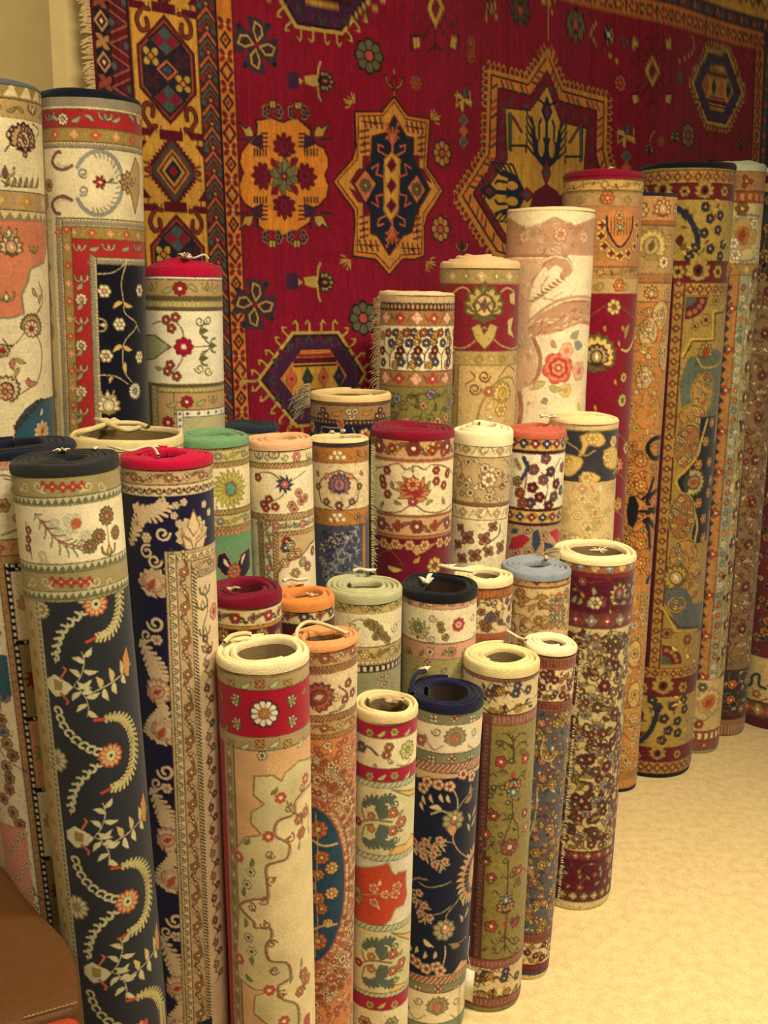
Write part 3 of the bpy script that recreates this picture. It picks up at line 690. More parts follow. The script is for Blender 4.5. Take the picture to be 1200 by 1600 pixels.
def p7(r):
    r.start((240, 214, 158)); B1 = (192, 142, 100); B2 = (170, 112, 76)
    r.band(338, 398, B1)
    r.pg([(790, 332), (800, 342), (822, 356), (840, 352), (858, 342), (866, 338), (880, 344), (896, 352), (916, 346), (934, 336), (940, 320), (780, 320)], (240, 216, 158))
    g = random.Random(7)
    for i in range(46):
        x, y = g.uniform(800, 926), g.uniform(350, 394); r.m('curl', x, y, g.uniform(4, 8), 1.3, g.choice((CR2, B2, (214, 172, 126), (206, 150, 100))), rot=g.uniform(0, 6))
    r.m('flower', 876, 366, 12, 7, (222, 170, 120), (200, 120, 80), B2); r.m('flower', 820, 370, 9, 7, (222, 180, 130), (200, 120, 80)); r.m('flower', 914, 370, 9, 7, (222, 180, 130), (200, 120, 80))
    r.band(398, 402, B2, x0=792, x1=888)
    # acanthus sweeps
    for o, wd, c in ((0, 11, B1), (2, 4, B2), (-3, 2.4, CR2)):
        r.ln([(818 + o, 560), (822 + o, 500), (826 + o, 450), (842, 418 + o), (866, 404 + o), (886 - o, 408), (890 - o, 422), (880, 430)], wd, c)
        r.ln([(806 + o, 680), (812 + o, 640), (808 + o, 600), (800 + o, 540)], wd * 1.3, c)
        r.ln([(826, 512 + o), (850, 490 + o), (880, 474 + o), (912, 470 + o), (934, 474 + o)], wd * 1.5, c)
        r.ln([(836, 520 + o), (868, 508 + o), (900, 500 + o), (928, 504 + o)], wd, c)
        r.ln([(832 + o, 530), (842 + o, 560), (836 + o, 590), (820 + o, 600)], wd, c)
    r.pg([(792, 410), (824, 404), (850, 404), (846, 420), (832, 436), (828, 480), (824, 520), (836, 560), (832, 596), (812, 612), (792, 600)], (208, 166, 118))
    for i in range(40): r.m('leaf', g.uniform(800, 832), g.uniform(410, 640), g.uniform(9, 18), 4, g.choice((CR2, B1, (220, 180, 128), (214, 172, 120))), rot=g.uniform(1, 2))
    r.pg([(850, 412), (872, 402), (890, 410), (894, 424), (884, 434), (876, 430), (880, 420), (868, 414), (856, 424)], B1); r.pg([(856, 640), (840, 620), (828, 630), (834, 690), (860, 690)], (236, 206, 150))
    r.pg([(824, 520), (840, 492), (876, 474), (930, 470), (934, 492), (900, 508), (860, 522), (838, 524)], B1)
    for i in range(50):
        t = g.random(); x = 828 + 104 * t; y = 518 - 36 * t + g.uniform(-12, 12); r.m('leaf', x, y, g.uniform(8, 16), 3, g.choice((CR2, B2, (212, 164, 110))), rot=g.uniform(-1, .1))
    for i in range(9): r.m('leaf', 826 + i * 6, 470 - i * 5, 14, 4, B2, rot=-.2 + i * .1)
    r.ln([(858, 430), (846, 450), (856, 468), (880, 456)], 1.4, B1); r.ln([(846, 466), (880, 470), (900, 452)], 1.2, B1)
    # roses
    for rr, c in ((27, (206, 92, 58)), (22, (222, 128, 84)), (17, (196, 66, 44)), (12, (228, 146, 96)), (7, (190, 60, 40)), (3.4, (236, 190, 120))): r.m('flower', 873, 575, rr, 6, c, c, rot=rr)
    for x, y, q in ((906, 580, 16), (918, 612, 13), (886, 548, 13)): r.m('flower', x, y, q, 6, (232, 170, 124), (216, 120, 86), (222, 150, 110))
    r.m('leaf', 898, 535, 22, 14, (136, 134, 118), GRY, rot=.3); r.m('leaf', 892, 528, 20, 12, (156, 146, 110), GRY, rot=-.6)
    r.m('leaf', 852, 598, 24, 11, (196, 172, 96), OLV, rot=2.6); r.m('leaf', 862, 530, 18, 9, (190, 130, 90), rot=1); r.m('flower', 884, 610, 12, 7, GOLL, TAN, TAN2); r.m('leaf', 858, 604, 22, 10, (176, 166, 90), OLV, rot=.2)
    r.m('leaf', 850, 622, 10, 10, GRY, OLD, rot=1.2); r.m('leaf', 905, 630, 14, 8, GOLL, OLV, rot=1); r.m('leaf', 893, 566, 16, 7, (210, 190, 130), rot=.4)

def p8(r):
    r.start((190, 128, 70)); r.band(268, 282, CRIM); r.band(280, 297, (206, 166, 84), 'vine', BRN, a=(236, 200, 110), b=GOLL, d=BRN); r.band(299, 322, (184, 142, 84), 'scroll', OLV, a=OLV, b=TAN)
    r.m('flower', 949, 309, 11, 6, (216, 110, 50), GOLL, BRN); r.band(322, 417, (188, 122, 68))
    for i in range(9):
        a = math.radians(200 - i * 27.5); x, y = 969 + 30 * math.cos(a), 364 + 36 * math.sin(a); r.m('flower', x, y, 9.5, 5, GOLL, (130, 14, 24), GOLD); r.m('disc' if 0 else 'flower', x, y, 6, 4, (130, 14, 24), (150, 20, 30))
    r.pg([(948, 336), (952, 366), (969, 388), (986, 366), (990, 336), (978, 328), (960, 328)], (206, 130, 62)); r.ln([(948, 338), (951, 364), (969, 386), (987, 364), (990, 338)], 3, (34, 34, 44))
    for x in range(955, 986, 5): r.ln([(x, 340), (x, 368)], 1.3, RUST, False)
    r.m('palm', 969, 356, 9, GRN, GOLL, OLV, CR, 5); r.m('flower', 968, 336, 7, 6, GOLL, RUST, BRN)
    for x, y in ((922, 384), (1004, 380), (932, 400), (1000, 345)): r.m('curl', x, y, 8, 1.6, GOLD)
    r.band(417, 434, (180, 132, 72), 'vine', BRN, a=GOLL, b=TAN2, d=BRN); r.band(434, 459, (190, 150, 88), 'scroll', OLV, a=OLV, b=TAN); r.m('flower', 968, 446, 10, 6, (216, 110, 50), GOLL, BRN)
    r.c.rect(-200, r.V(459), 200, r.Vb + 4, (138, 12, 32))
    r.ln([(920, 496), (936, 484), (958, 474), (985, 490), (1000, 500)], 1.4, (160, 90, 60)); r.m('flower', 960, 480, 13, 7, GOLL, BRN, OLD)
    r.m('palm', 930, 560, 34, OLD, GOLL, (190, 130, 60), BRD, 11, rot=.1); r.m('palm', 932, 560, 20, BRD, (170, 140, 90), OLV, CR, 9); r.m('flower', 976, 590, 8, 7, GOLL, GRN, RUST); r.m('flower', 974, 626, 11, 8, GOLL, GRN, OLD)
    r.ln([(1000, 500), (992, 530), (982, 548), (972, 546)], 4, GOLL); r.m('leaf', 984, 508, 22, 8, OLV, GOLL, rot=1.9)
    for x, y in ((945, 508), (974, 508), (962, 592), (968, 532), (930, 632), (985, 660)): r.m('leaf', x, y, 11, 5, GOLD, rot=1.3)
    for y in range(700, 930, 62): r.m('flower', 980, y, 11, 6, GOLL, RUST, BRN); r.ln([(962, y - 26), (976, y - 14), (984, y)], 1.3, TAN); r.m('palm', 966, y + 30, 15, RUST, (220, 150, 70), GOLL, RED, 7)

def p9(r):
    r.start((194, 138, 70)); r.band(303, 345, (204, 148, 84), 'palm', BRN, a=RUST, b=GOLL, d=TAN2, e=CR2, per=34, ph=20); r.band(345, 352, (170, 100, 56)); r.band(352, 428, (178, 140, 78), None, BRN)
    r.m('palm', 1017, 388, 28, OLV, GOLL, TAN, OLD, 11, rot=.2); r.m('flower', 1038, 410, 10, 7, CR, BRN, GOLD); r.m('flower', 1046, 376, 9, 6, GOLL, TAN, OLV)
    r.band(428, 442, (170, 112, 64)); r.band(442, 472, (200, 150, 84), 'palm', BRN, a=RUST, b=GOLL, d=TAN2, e=CR2, per=32, ph=10)
    r.c.rect(-200, r.V(472), 200, r.Vb + 4, (196, 128, 60))
    for x, y, a, b in ((1034, 492, 20, 26), (1014, 520, 18, 30), (1040, 548, 18, 40), (1008, 590, 16, 22), (1044, 620, 14, 24)):
        u, v = r.uv(x, y); r.c.disc(u, v, a * .8 + 2, (176, 96, 44), b * .8 + 2); r.c.disc(u, v, a * .8, (208, 170, 104), b * .8)
        r.m('flower', x, y, 9, 6, CR2, OLV, GOLD)
    r.allover(478, 690, 17, [fl(6, 6, GOLL, RUST, OLV), lf(11, 5, GOLL, OLV), fl(5, 5, CR2, (190, 80, 40), BRN), lf(9, 4, SAGE)], 9, (180, 110, 50))
    def hook(y, f=1, x=1012):
        r.ln([(1040, y), (1022, y + 4 * f), (1012, y + 18 * f), (1022, y + 34 * f), (1034, y + 28 * f)], 8, (24, 24, 26)); r.m('flower', 1034, y + 14 * f, 8, 6, PINK, GOLL, BRN)
    r.allover(690, 900, 18, [fl(8, 6, (214, 140, 60), RUST, BRD), fl(6, 6, GOLL, RUST, BRD), lf(14, 7, (214, 130, 60), INK)], 10, BRD)
    for y, f in ((682, 1), (766, 1), (826, -1), (890, 1)): hook(y, f)
    r.pg([(983, 776), (992, 774), (998, 790), (996, 812), (990, 824), (981, 820), (979, 798)], (22, 24, 26)); r.ln([(1022, 748), (1014, 772), (1004, 780)], 6, (24, 24, 26)); r.ln([(1006, 812), (1014, 826), (1016, 856)], 7, (24, 24, 26)); r.ln([(1000, 799), (1022, 799)], 5, (24, 24, 26)); r.ln([(1002, 786), (1014, 792), (1024, 790)], 3, (206, 130, 60)); r.ln([(1002, 812), (1014, 806), (1024, 808)], 3, (206, 130, 60))
    for y in (720, 760, 850, 880): r.m('flower', 1002, y, 11, 7, (222, 140, 60), GOLL, BRN)
    r.c.rect(-200, r.V(915), 200, r.Vb + 4, (202, 136, 66))
    r.allover(925, 1205, 17, [fl(7, 7, GOLL, RUST, OLV), lf(12, 6, GOLL, OLV), fl(6, 5, CR2, RUST)], 12, (170, 110, 54))
    for y in (1022, 1086): 
        u, v = r.uv(992, y); r.c.disc(u, v, 15, (176, 96, 44), 26); r.c.disc(u, v, 13, (216, 176, 96), 23); r.m('flower', 992, y, 8, 7, GOLL, RUST, OLV)
    r.band(1106, 1136, (204, 152, 76), 'palm', BRN, a=RUST, b=GOLL, d=TAN2, e=CR2, per=30); r.band(1206, 1218, (170, 120, 60)); r.band(1232, 1300, INK)

def lobes(r, y0, y1):
    r.band(y0, y1, (110, 28, 30), None, (70, 30, 20)); ym = (y0 + y1) / 2; h = y1 - y0
    for x in (1036, 1102, 1160):
        xx = x - (ym - 298) * .085; r.m('palm', xx, ym, h * .62, OLV, (176, 140, 58), (110, 28, 30), INK, 7)
    for x in (1070, 1134, 1010): r.m('leafpair' if 0 else 'flower', x - (ym - 298) * .085, ym, h * .34, 6, (176, 140, 58), MAR, OLD)
def p10(r):
    G = (160, 128, 56); G2 = (176, 144, 62); r.start(G); r.band(266, 286, (180, 134, 66), 'dia', OLD, a=(140, 60, 34), b=G2, per=15, d=BRN); lobes(r, 286, 312); r.band(312, 407, (172, 140, 62))
    def field(y0, y1, f=1):
        ym = (y0 + y1) / 2
        g = random.Random(3)
        pts = [(1105, .1), (1130, .25), (1114, .3), (1128, .5), (1106, .55), (1094, .8), (1118, .82), (1056, .35), (1040, .6), (1050, .85), (1075, .2), (1138, .75), (1070, .65), (1025, .2), (1020, .5), (1085, .95), (1135, .95)]
        for x, q in pts:
            y = y0 + (q if f > 0 else 1 - q) * (y1 - y0); xx = x - (y - 300) * .083
            if g.random() < .68: r.m('flower', xx, y, 8, 5, (46, 50, 60), G2, INK)
            else: r.m('leaf', xx, y - 6, 18, 11, (100, 34, 34), OLD, rot=1.5)
        for i in range(26):
            y = y0 + g.random() * (y1 - y0); xx = g.uniform(1015, 1145) - (y - 300) * .083
            r.m('leaf', xx, y, 12, 4, g.choice((OLD, BRN, (120, 60, 40), GOLL)), rot=g.uniform(0, 6))
        d = (ym - 360) * .083
        r.ln([(1056 - d, ym - 36 * f), (1076 - d, ym - 20 * f), (1088 - d, ym + 4 * f), (1091 - d, ym + 20 * f)], 8, (38, 42, 56))
    field(314, 405); lobes(r, 408, 442); r.band(442, 462, (176, 134, 62), 'dia', OLD, a=(130, 56, 40), b=G2, per=15, d=BRN)
    r.c.rect(-200, r.V(462), 200, r.Vb + 4, (158, 126, 58))
    r.strip(1052, 1070, 442, 1062, (166, 126, 58), 'dia', (90, 36, 30), a=(130, 56, 40), b=G2, per=17, ew=2.4)
    r.strip(1044, 1052, 442, 1062, MARD)
    TL = (92, 98, 78)
    r.ln([(1136, 470), (1128, 484), (1116, 486), (1114, 530), (1080, 530), (1066, 556)], 5, (190, 156, 66), False); r.ln([(1140, 474), (1132, 488), (1119, 490), (1118, 532), (1083, 533), (1068, 560)], 1.8, MARD, False)
    def quart(x, y, f):
        u, v = r.uv(x, y); a = np.linspace(0, math.pi / 2, 12); P = [(u, v)] + [(u + 36 * math.cos(q), v + 34 * f * math.sin(q)) for q in a]; r.c.poly(P, (112, 26, 34))
        a2 = [(u + 17 * math.cos(q), v + 16 * f * math.sin(q)) for q in a]; r.c.poly([(u, v)] + a2, (80, 84, 66))
        for q in (.25, .6, .95, 1.3): o = r.c.push(u + 27 * math.cos(q), v + 26 * f * math.sin(q)); r.c.m_flower(5, 5, (170, 100, 60), G2, OLD); r.c.T = o
    quart(1072, 464, 1)
    for x, y, q in ((1104, 500, 10), (1086, 510, 7), (1120, 470, 8), (1090, 580, 10)): r.m('flower', x, y, q, 6, (170, 130, 60), MAR, OLD)
    # medallion lobes with blue-grey grounds
    def lobe(x, y, a, b, c, oc, rim):
        u, v = r.uv(x, y); k = r.k(y); a *= k; b *= k; r.c.disc(u, v, a + 3.5, rim, b + 3.5); r.c.disc(u, v, a + 1.2, oc, b + 1.2); r.c.disc(u, v, a, c, b)
        o = r.c.push(u, v); rn = random.Random(int(x + y))
        for i in range(int(a * b / 38)):
            t = rn.uniform(0, 6.28); q = math.sqrt(rn.random()) * .85; oo = r.c.push(a * q * math.cos(t), b * q * math.sin(t), rn.uniform(0, 6)); r.c.m_flower(5.4, 5, rn.choice((GOLL, (190, 110, 60), (200, 150, 80), SAGE)), RUST, OLD); r.c.T = oo
        r.c.T = o
    r.pg([(1076, 560), (1120, 545), (1136, 560), (1128, 640), (1070, 690), (1062, 600)], TL)
    r.m('palm', 1104, 552, 15, OLD, G2, RUST, RED, 7, flip=-1); r.ln([(1090, 560), (1100, 574), (1122, 570), (1130, 556)], 4, G2)
    lobe(1100, 614, 20, 30, (180, 132, 62), OLD, G2); lobe(1083, 650, 22, 16, (168, 120, 58), OLD, G2)
    lobe(1076, 698, 22, 34, (150, 96, 52), (84, 84, 70), G2)
    r.c.rect(r.uv(1096, 640)[0], r.V(652), r.uv(1122, 640)[0], r.V(850), (28, 34, 44))
    r.pg([(1054, 752), (1080, 720), (1100, 700), (1122, 690), (1118, 800), (1095, 790), (1075, 780)], (28, 34, 44))
    r.ln([(1106, 656), (1096, 690), (1090, 712), (1070, 736), (1056, 752), (1068, 776), (1082, 792), (1090, 820), (1086, 846)], 5, (184, 146, 60))
    r.m('palm', 1082, 754, 24, (60, 62, 48), (176, 150, 84), (150, 110, 60), RUST, 11, rot=1.57)
    for x, y in ((1104, 690), (1092, 726), (1110, 722), (1092, 786), (1108, 770), (1100, 810), (1112, 750), (1100, 840), (1114, 660)): r.m('flower', x, y, 9, 6, (190, 120, 60), GOLL, BRD)
    lobe(1066, 808, 20, 36, (150, 92, 50), (84, 84, 70), G2)
    lobe(1070, 868, 24, 24, (178, 126, 62), (60, 60, 60), G2); lobe(1086, 905, 18, 30, (176, 132, 64), (60, 60, 60), G2)
    r.pg([(1040, 900), (1058, 916), (1074, 922), (1084, 944), (1100, 940), (1098, 985), (1060, 985), (1050, 960), (1038, 940)], (88, 90, 84)); lobe(1058, 945, 12, 10, (96, 96, 96), OLD, G2)
    r.m('palm', 1058, 905, 22, OLD, G2, TAN, CR2, 9, rot=-.7); r.ln([(1040, 955), (1060, 980), (1096, 978), (1094, 1010)], 2.4, MARD, False)
    r.ln([(1036, 950), (1056, 986), (1090, 984)], 5, (184, 148, 62), False)
    quart(1033, 1038, -1); r.m('flower', 1075, 1000, 9, 6, (150, 60, 50), G2, OLD); r.m('flower', 1042, 990, 9, 6, (150, 100, 50), MAR, OLD)
    for x, y in ((1050, 1010), (1072, 1022), (1084, 1030)): r.m('leaf', x, y, 14, 7, GOLL, OLD, rot=.6)
    r.strip(1104, 1109, 640, 640.5, G2)
    r.band(1044, 1060, (172, 130, 62), 'dia', OLD, a=(130, 56, 40), b=G2, per=15, d=BRN); lobes(r, 1060, 1088); r.band(1088, 1166, (168, 136, 62)); field(1090, 1164, -1); lobes(r, 1168, 1190)
    r.band(1190, 1209, (170, 126, 62), 'dia', OLD, a=(130, 56, 40), b=G2, per=14); r.band(1209, 1300, (14, 18, 26))

def p11(r):
    r.start((176, 132, 72)); r.band(262, 298, (180, 134, 78)); r.band(298, 317, (160, 84, 44), 'check', BRN, a=(200, 140, 80), per=13)
    for x in (1167, 1120): r.m('flower', x, 283, 10, 3, (196, 66, 44), CR2, BRN)
    r.band(317, 412, (214, 186, 116)); r.m('palm', 1160, 372, 30, TAN, (190, 150, 84), (176, 110, 56), RUST, 9); r.ln([(1150, 345), (1166, 336), (1188, 338)], 3, BLG); r.ln([(1146, 400), (1160, 408), (1180, 404), (1190, 388)], 3, BLG); r.m('flower', 1160, 326, 11, 6, (140, 96, 46), GOLL, OLD)
    for x, y in ((1180, 350), (1146, 380), (1184, 396), (1150, 398)): r.m('flower', x, y, 9, 6, WHT, TAN, TAN)
    r.band(412, 430, (170, 132, 70), 'dflow', BRN, a=(190, 70, 44), b=TAN2, d=OLV, per=30)
    r.strip(1139, 1156, 430, 1062, (176, 120, 62), None, (90, 36, 30)); r.strip(1156, 1172, 430, 1062, (150, 150, 112), None, (150, 64, 40)); r.strip(1172, 1196, 430, 1062, (176, 160, 106), 'vine', None, a=(110, 28, 34), b=(206, 180, 110), d=OLV, per=24)
    g = random.Random(5)
    for j, y in enumerate(range(450, 1060, 16)):
        x = 1147 - (y - 430) * .079
        u, v = r.uv(x - 7, y); r.c.poly([(u, v - 6), (u + 6, v), (u, v + 6)], (50, 58, 62))
        if j % 4 == 2: r.m('flower', x + 1, y, 8.5, 3, (190, 66, 44), CR2, BRN)
        r.m('flower', x + 17, y, 5.5, 5, g.choice(((206, 104, 56), CR2, (176, 90, 56), (120, 130, 110))), GOLL); r.m('leaf', x + 14, y + 8, 9, 4, g.choice((CR2, (110, 124, 112), OLV)), rot=g.uniform(0, 3))
        r.m('leaf', x + 26, y, 12, 6, g.choice((CR2, (180, 170, 120), OLV, MAR)), rot=g.uniform(0, 6))
    r.band(1062, 1142, (204, 172, 104)); r.m('palm', 1106, 1100, 26, TAN, (222, 184, 116), (184, 108, 54), RUST, 9, rot=.7); r.ln([(1082, 1120), (1100, 1126), (1118, 1112)], 2.5, BLG); r.m('flower', 1092, 1132, 8, 6, RUST, GOLL); r.m('flower', 1098, 1074, 8, 6, (90, 90, 60), CR2)
    r.band(1142, 1158, (150, 74, 46), 'check', BRN, a=CR2, per=12); r.band(1158, 1173, (140, 84, 52)); r.m('flower', 1100, 1165, 8, 3, (196, 76, 54), CR2, BRN); r.band(1173, 1260, (166, 168, 124))

def p12(r):
    r.start((150, 112, 64)); r.band(262, 300, TAN, 'dflow', BRN, a=MAR, b=RUST, d=OLV); r.band(300, 440, (60, 56, 48)); r.allover(300, 440, 20, [fl(9, 6, OLV, RUST, INK), lf(16, 8, NAVY, TAN), fl(7, 5, RUST, GOLL, INK)], 12, TAN)
    r.band(440, 1046, (134, 104, 66)); r.strip(1150, 1182, 440, 1046, (158, 124, 70), None, (76, 34, 30), ew=2.5)
    for j, y in enumerate(range(455, 1046, 33)):
        x = 1182 - (y - 640) * .078
        for yy in ([y] if j % 2 == 0 else []): r.m('flower', x + 5, yy, 8.5, 8, (130, 40, 42), TAN2, BRD)
        if j % 2: 
            for q in range(4): r.m('leaf', x - 2 + q * 4, y - 4, 10, 2, CR2, rot=-1.1)
        r.m('leaf', x + 26, y, 24, 14, (24, 34, 48), TAN, rot=1.5); r.m('flower', x + 24, y + 15, 10, 6, (196, 110, 60), CR2, BRD); r.m('leaf', x + 18, y + 10, 14, 5, CR2, rot=.8)
    r.allover(445, 1040, 15, [lf(9, 3, CR2), fl(5, 5, (150, 60, 46), TAN, BRD), ck(5, 1.3, (96, 66, 40)), lf(8, 3, (96, 66, 40))], 77, (110, 80, 48))
    r.band(1046, 1118, (60, 50, 46), None, BRN)
    r.allover(1048, 1118, 15, [lf(18, 9, (26, 34, 50), TAN), fl(9, 5, (190, 100, 50), CR2, INK), lf(12, 6, (150, 30, 36)), lf(10, 5, SAGE)], 21, TAN)
    r.band(1118, 1124, BRD); r.band(1124, 1160, (150, 104, 64), 'check', None, a=(176, 136, 90), per=6); r.band(1156, 1240, (130, 84, 50))

def p13(r):
    r.start((104, 40, 38)); r.allover(262, 1028, 18, [fl(8, 6, (170, 120, 70), RUST, INK), lf(14, 7, (30, 40, 50), TAN), fl(6, 6, CR2, RUST, BRD), lf(12, 5, OLV)], 31, (130, 80, 50))
    r.band(1030, 1100, (196, 164, 98), None, BRD)
    for x in (1178, 1215): r.ln([(x - 14, 1072), (x - 4, 1068), (x - 2, 1056), (x + 8, 1054), (x + 8, 1070), (x + 18, 1076)], 5, (44, 66, 76)); r.m('flower', x + 4, 1084, 7, 5, (190, 100, 70), CR2, BRN)
    r.ln([(1160, 1090), (1180, 1096), (1200, 1092)], 2, BRD); r.band(1100, 1124, (110, 66, 44), 'dflow', BRD, a=(176, 84, 60), b=OLV, d=TAN, per=20); r.band(1124, 1142, (86, 34, 38)); r.band(1138, 1230, (110, 20, 34))

def p14(r):
    r.start((206, 176, 110)); r.band(700, 714, (150, 116, 70), 'zig', BRN, a=TAN2); r.band(714, 733, (214, 156, 112), 'dflow', BRN, a=CR2, b=GOLL, d=RUST); r.band(733, 841, (240, 220, 170))
    r.ln([(-10, 742), (14, 744), (24, 752), (20, 764), (28, 776), (34, 782)], 2.6, OLV); r.ln([(6, 748), (18, 750)], 2, OLV); r.m('curl', 28, 808, 9, 2, OLV); r.ln([(34, 824), (20, 830), (2, 836)], 2, OLV); r.m('flower', 4, 790, 12, 6, TAN, RUST, OLV)
    r.band(841, 866, (206, 158, 104), 'dflow', BRN, a=SAGE, b=(190, 90, 70), d=OLV); r.band(866, 878, (176, 142, 84))
    # frames run down: gold, black with white dots, coloured blocks
    r.strip(-60, -4, 878, 1500, (230, 208, 156)); r.strip(-4, 6, 878, 1500, (178, 140, 84), 'dot', BRN, a=(200, 110, 80), per=14)
    r.strip(6, 14, 878, 1500, (18, 18, 20), 'check', None, a=WHT, per=11); r.band(878, 886, (18, 18, 20), 'check', None, a=WHT, per=11, x0=14)
    blocks = ((886, 1000, CR, (150, 90, 60)), (1000, 1119, (158, 136, 78), (150, 24, 24)), (1119, 1230, (222, 160, 112), (150, 160, 60)), (1230, 1336, (244, 224, 168), (150, 90, 60)), (1336, 1443, (158, 136, 78), (150, 24, 24)))
    for y0, y1, bg, fc in blocks:
        d = (y0 - 880) * .118
        u0 = r.uv(15, 886)[0]; r.c.rect(u0, r.V(y0), u0 + 46, r.V(y1), bg); r.c.rect(u0 - 4, r.V(y0) - 2.5, u0 + 46, r.V(y0) + 4.5, (18, 18, 20))
        for q in (8, 22, 36): r.c.rect(u0 + q, r.V(y0) - .6, u0 + q + 4, r.V(y0) + 2.6, WHT)
        ym = (y0 + y1) / 2; v = r.V(ym); o = r.c.push(u0 + 21, v)
        if fc == (150, 90, 60): r.c.m_palm(17, TAN, (206, 160, 100), CR2, fc, 7)
        else:
            for i in range(10):
                oo = r.c.push(0, 0, i * .63); r.c.m_leaf(21, 7, fc); r.c.T = oo
            oo = r.c.push(0, 14, 1.5); r.c.m_leaf(16, 6, (190, 180, 90)); r.c.T = oo
        r.c.T = o
    u0 = r.uv(15, 886)[0] + 46; r.c.rect(u0, r.V(878), u0 + 40, r.Vb + 4, (186, 154, 88)); r.c.run(u0 + 12, r.V(878), u0 + 12, r.Vb, 20, 'dot', a=(190, 110, 76), per=15); r.c.line([(u0, r.V(878)), (u0, r.Vb)], 2, CR2)
    g = random.Random(14); ul = r.uv(-4, 886)[0]
    for i in range(22):
        v = r.V(1085) + i * 20; u = ul - g.uniform(10, 52); o = r.c.push(u, v, g.uniform(0, 6)); r.c.m_flower(11, 7, g.choice((TAN, BLG, (176, 120, 84), OLV)), RED, BRD); r.c.T = o
        r.c.line([(u, v), (u + g.uniform(-20, 20), v + 12), (u + g.uniform(-20, 20), v + 26)], 1.3, BRD, True)
    r.c.rect(ul - 60, r.V(1020), ul - 2, r.V(1084), TEAL); r.c.rect(ul - 70, r.V(1290), ul - 8, r.V(1480), (216, 140, 104))
    for i in range(12): o = r.c.push(ul - 12 - (i % 4) * 12, r.V(1300) + i * 13); r.c.m_flower(7, 6, CR2, (190, 80, 60), TAN); r.c.T = o
    for i in range(10): o = r.c.push(ul - 30 + (i % 3) * 8, r.V(900) + i * 11); r.c.m_flower(7, 6, TAN, RUST, BRD); r.c.T = o

def p15(r): r.start((190, 182, 130)); r.band(686, 692, OLD); r.band(692, 720, (196, 186, 130), 'dot', OLD, a=OLV); r.band(720, 900, CR)

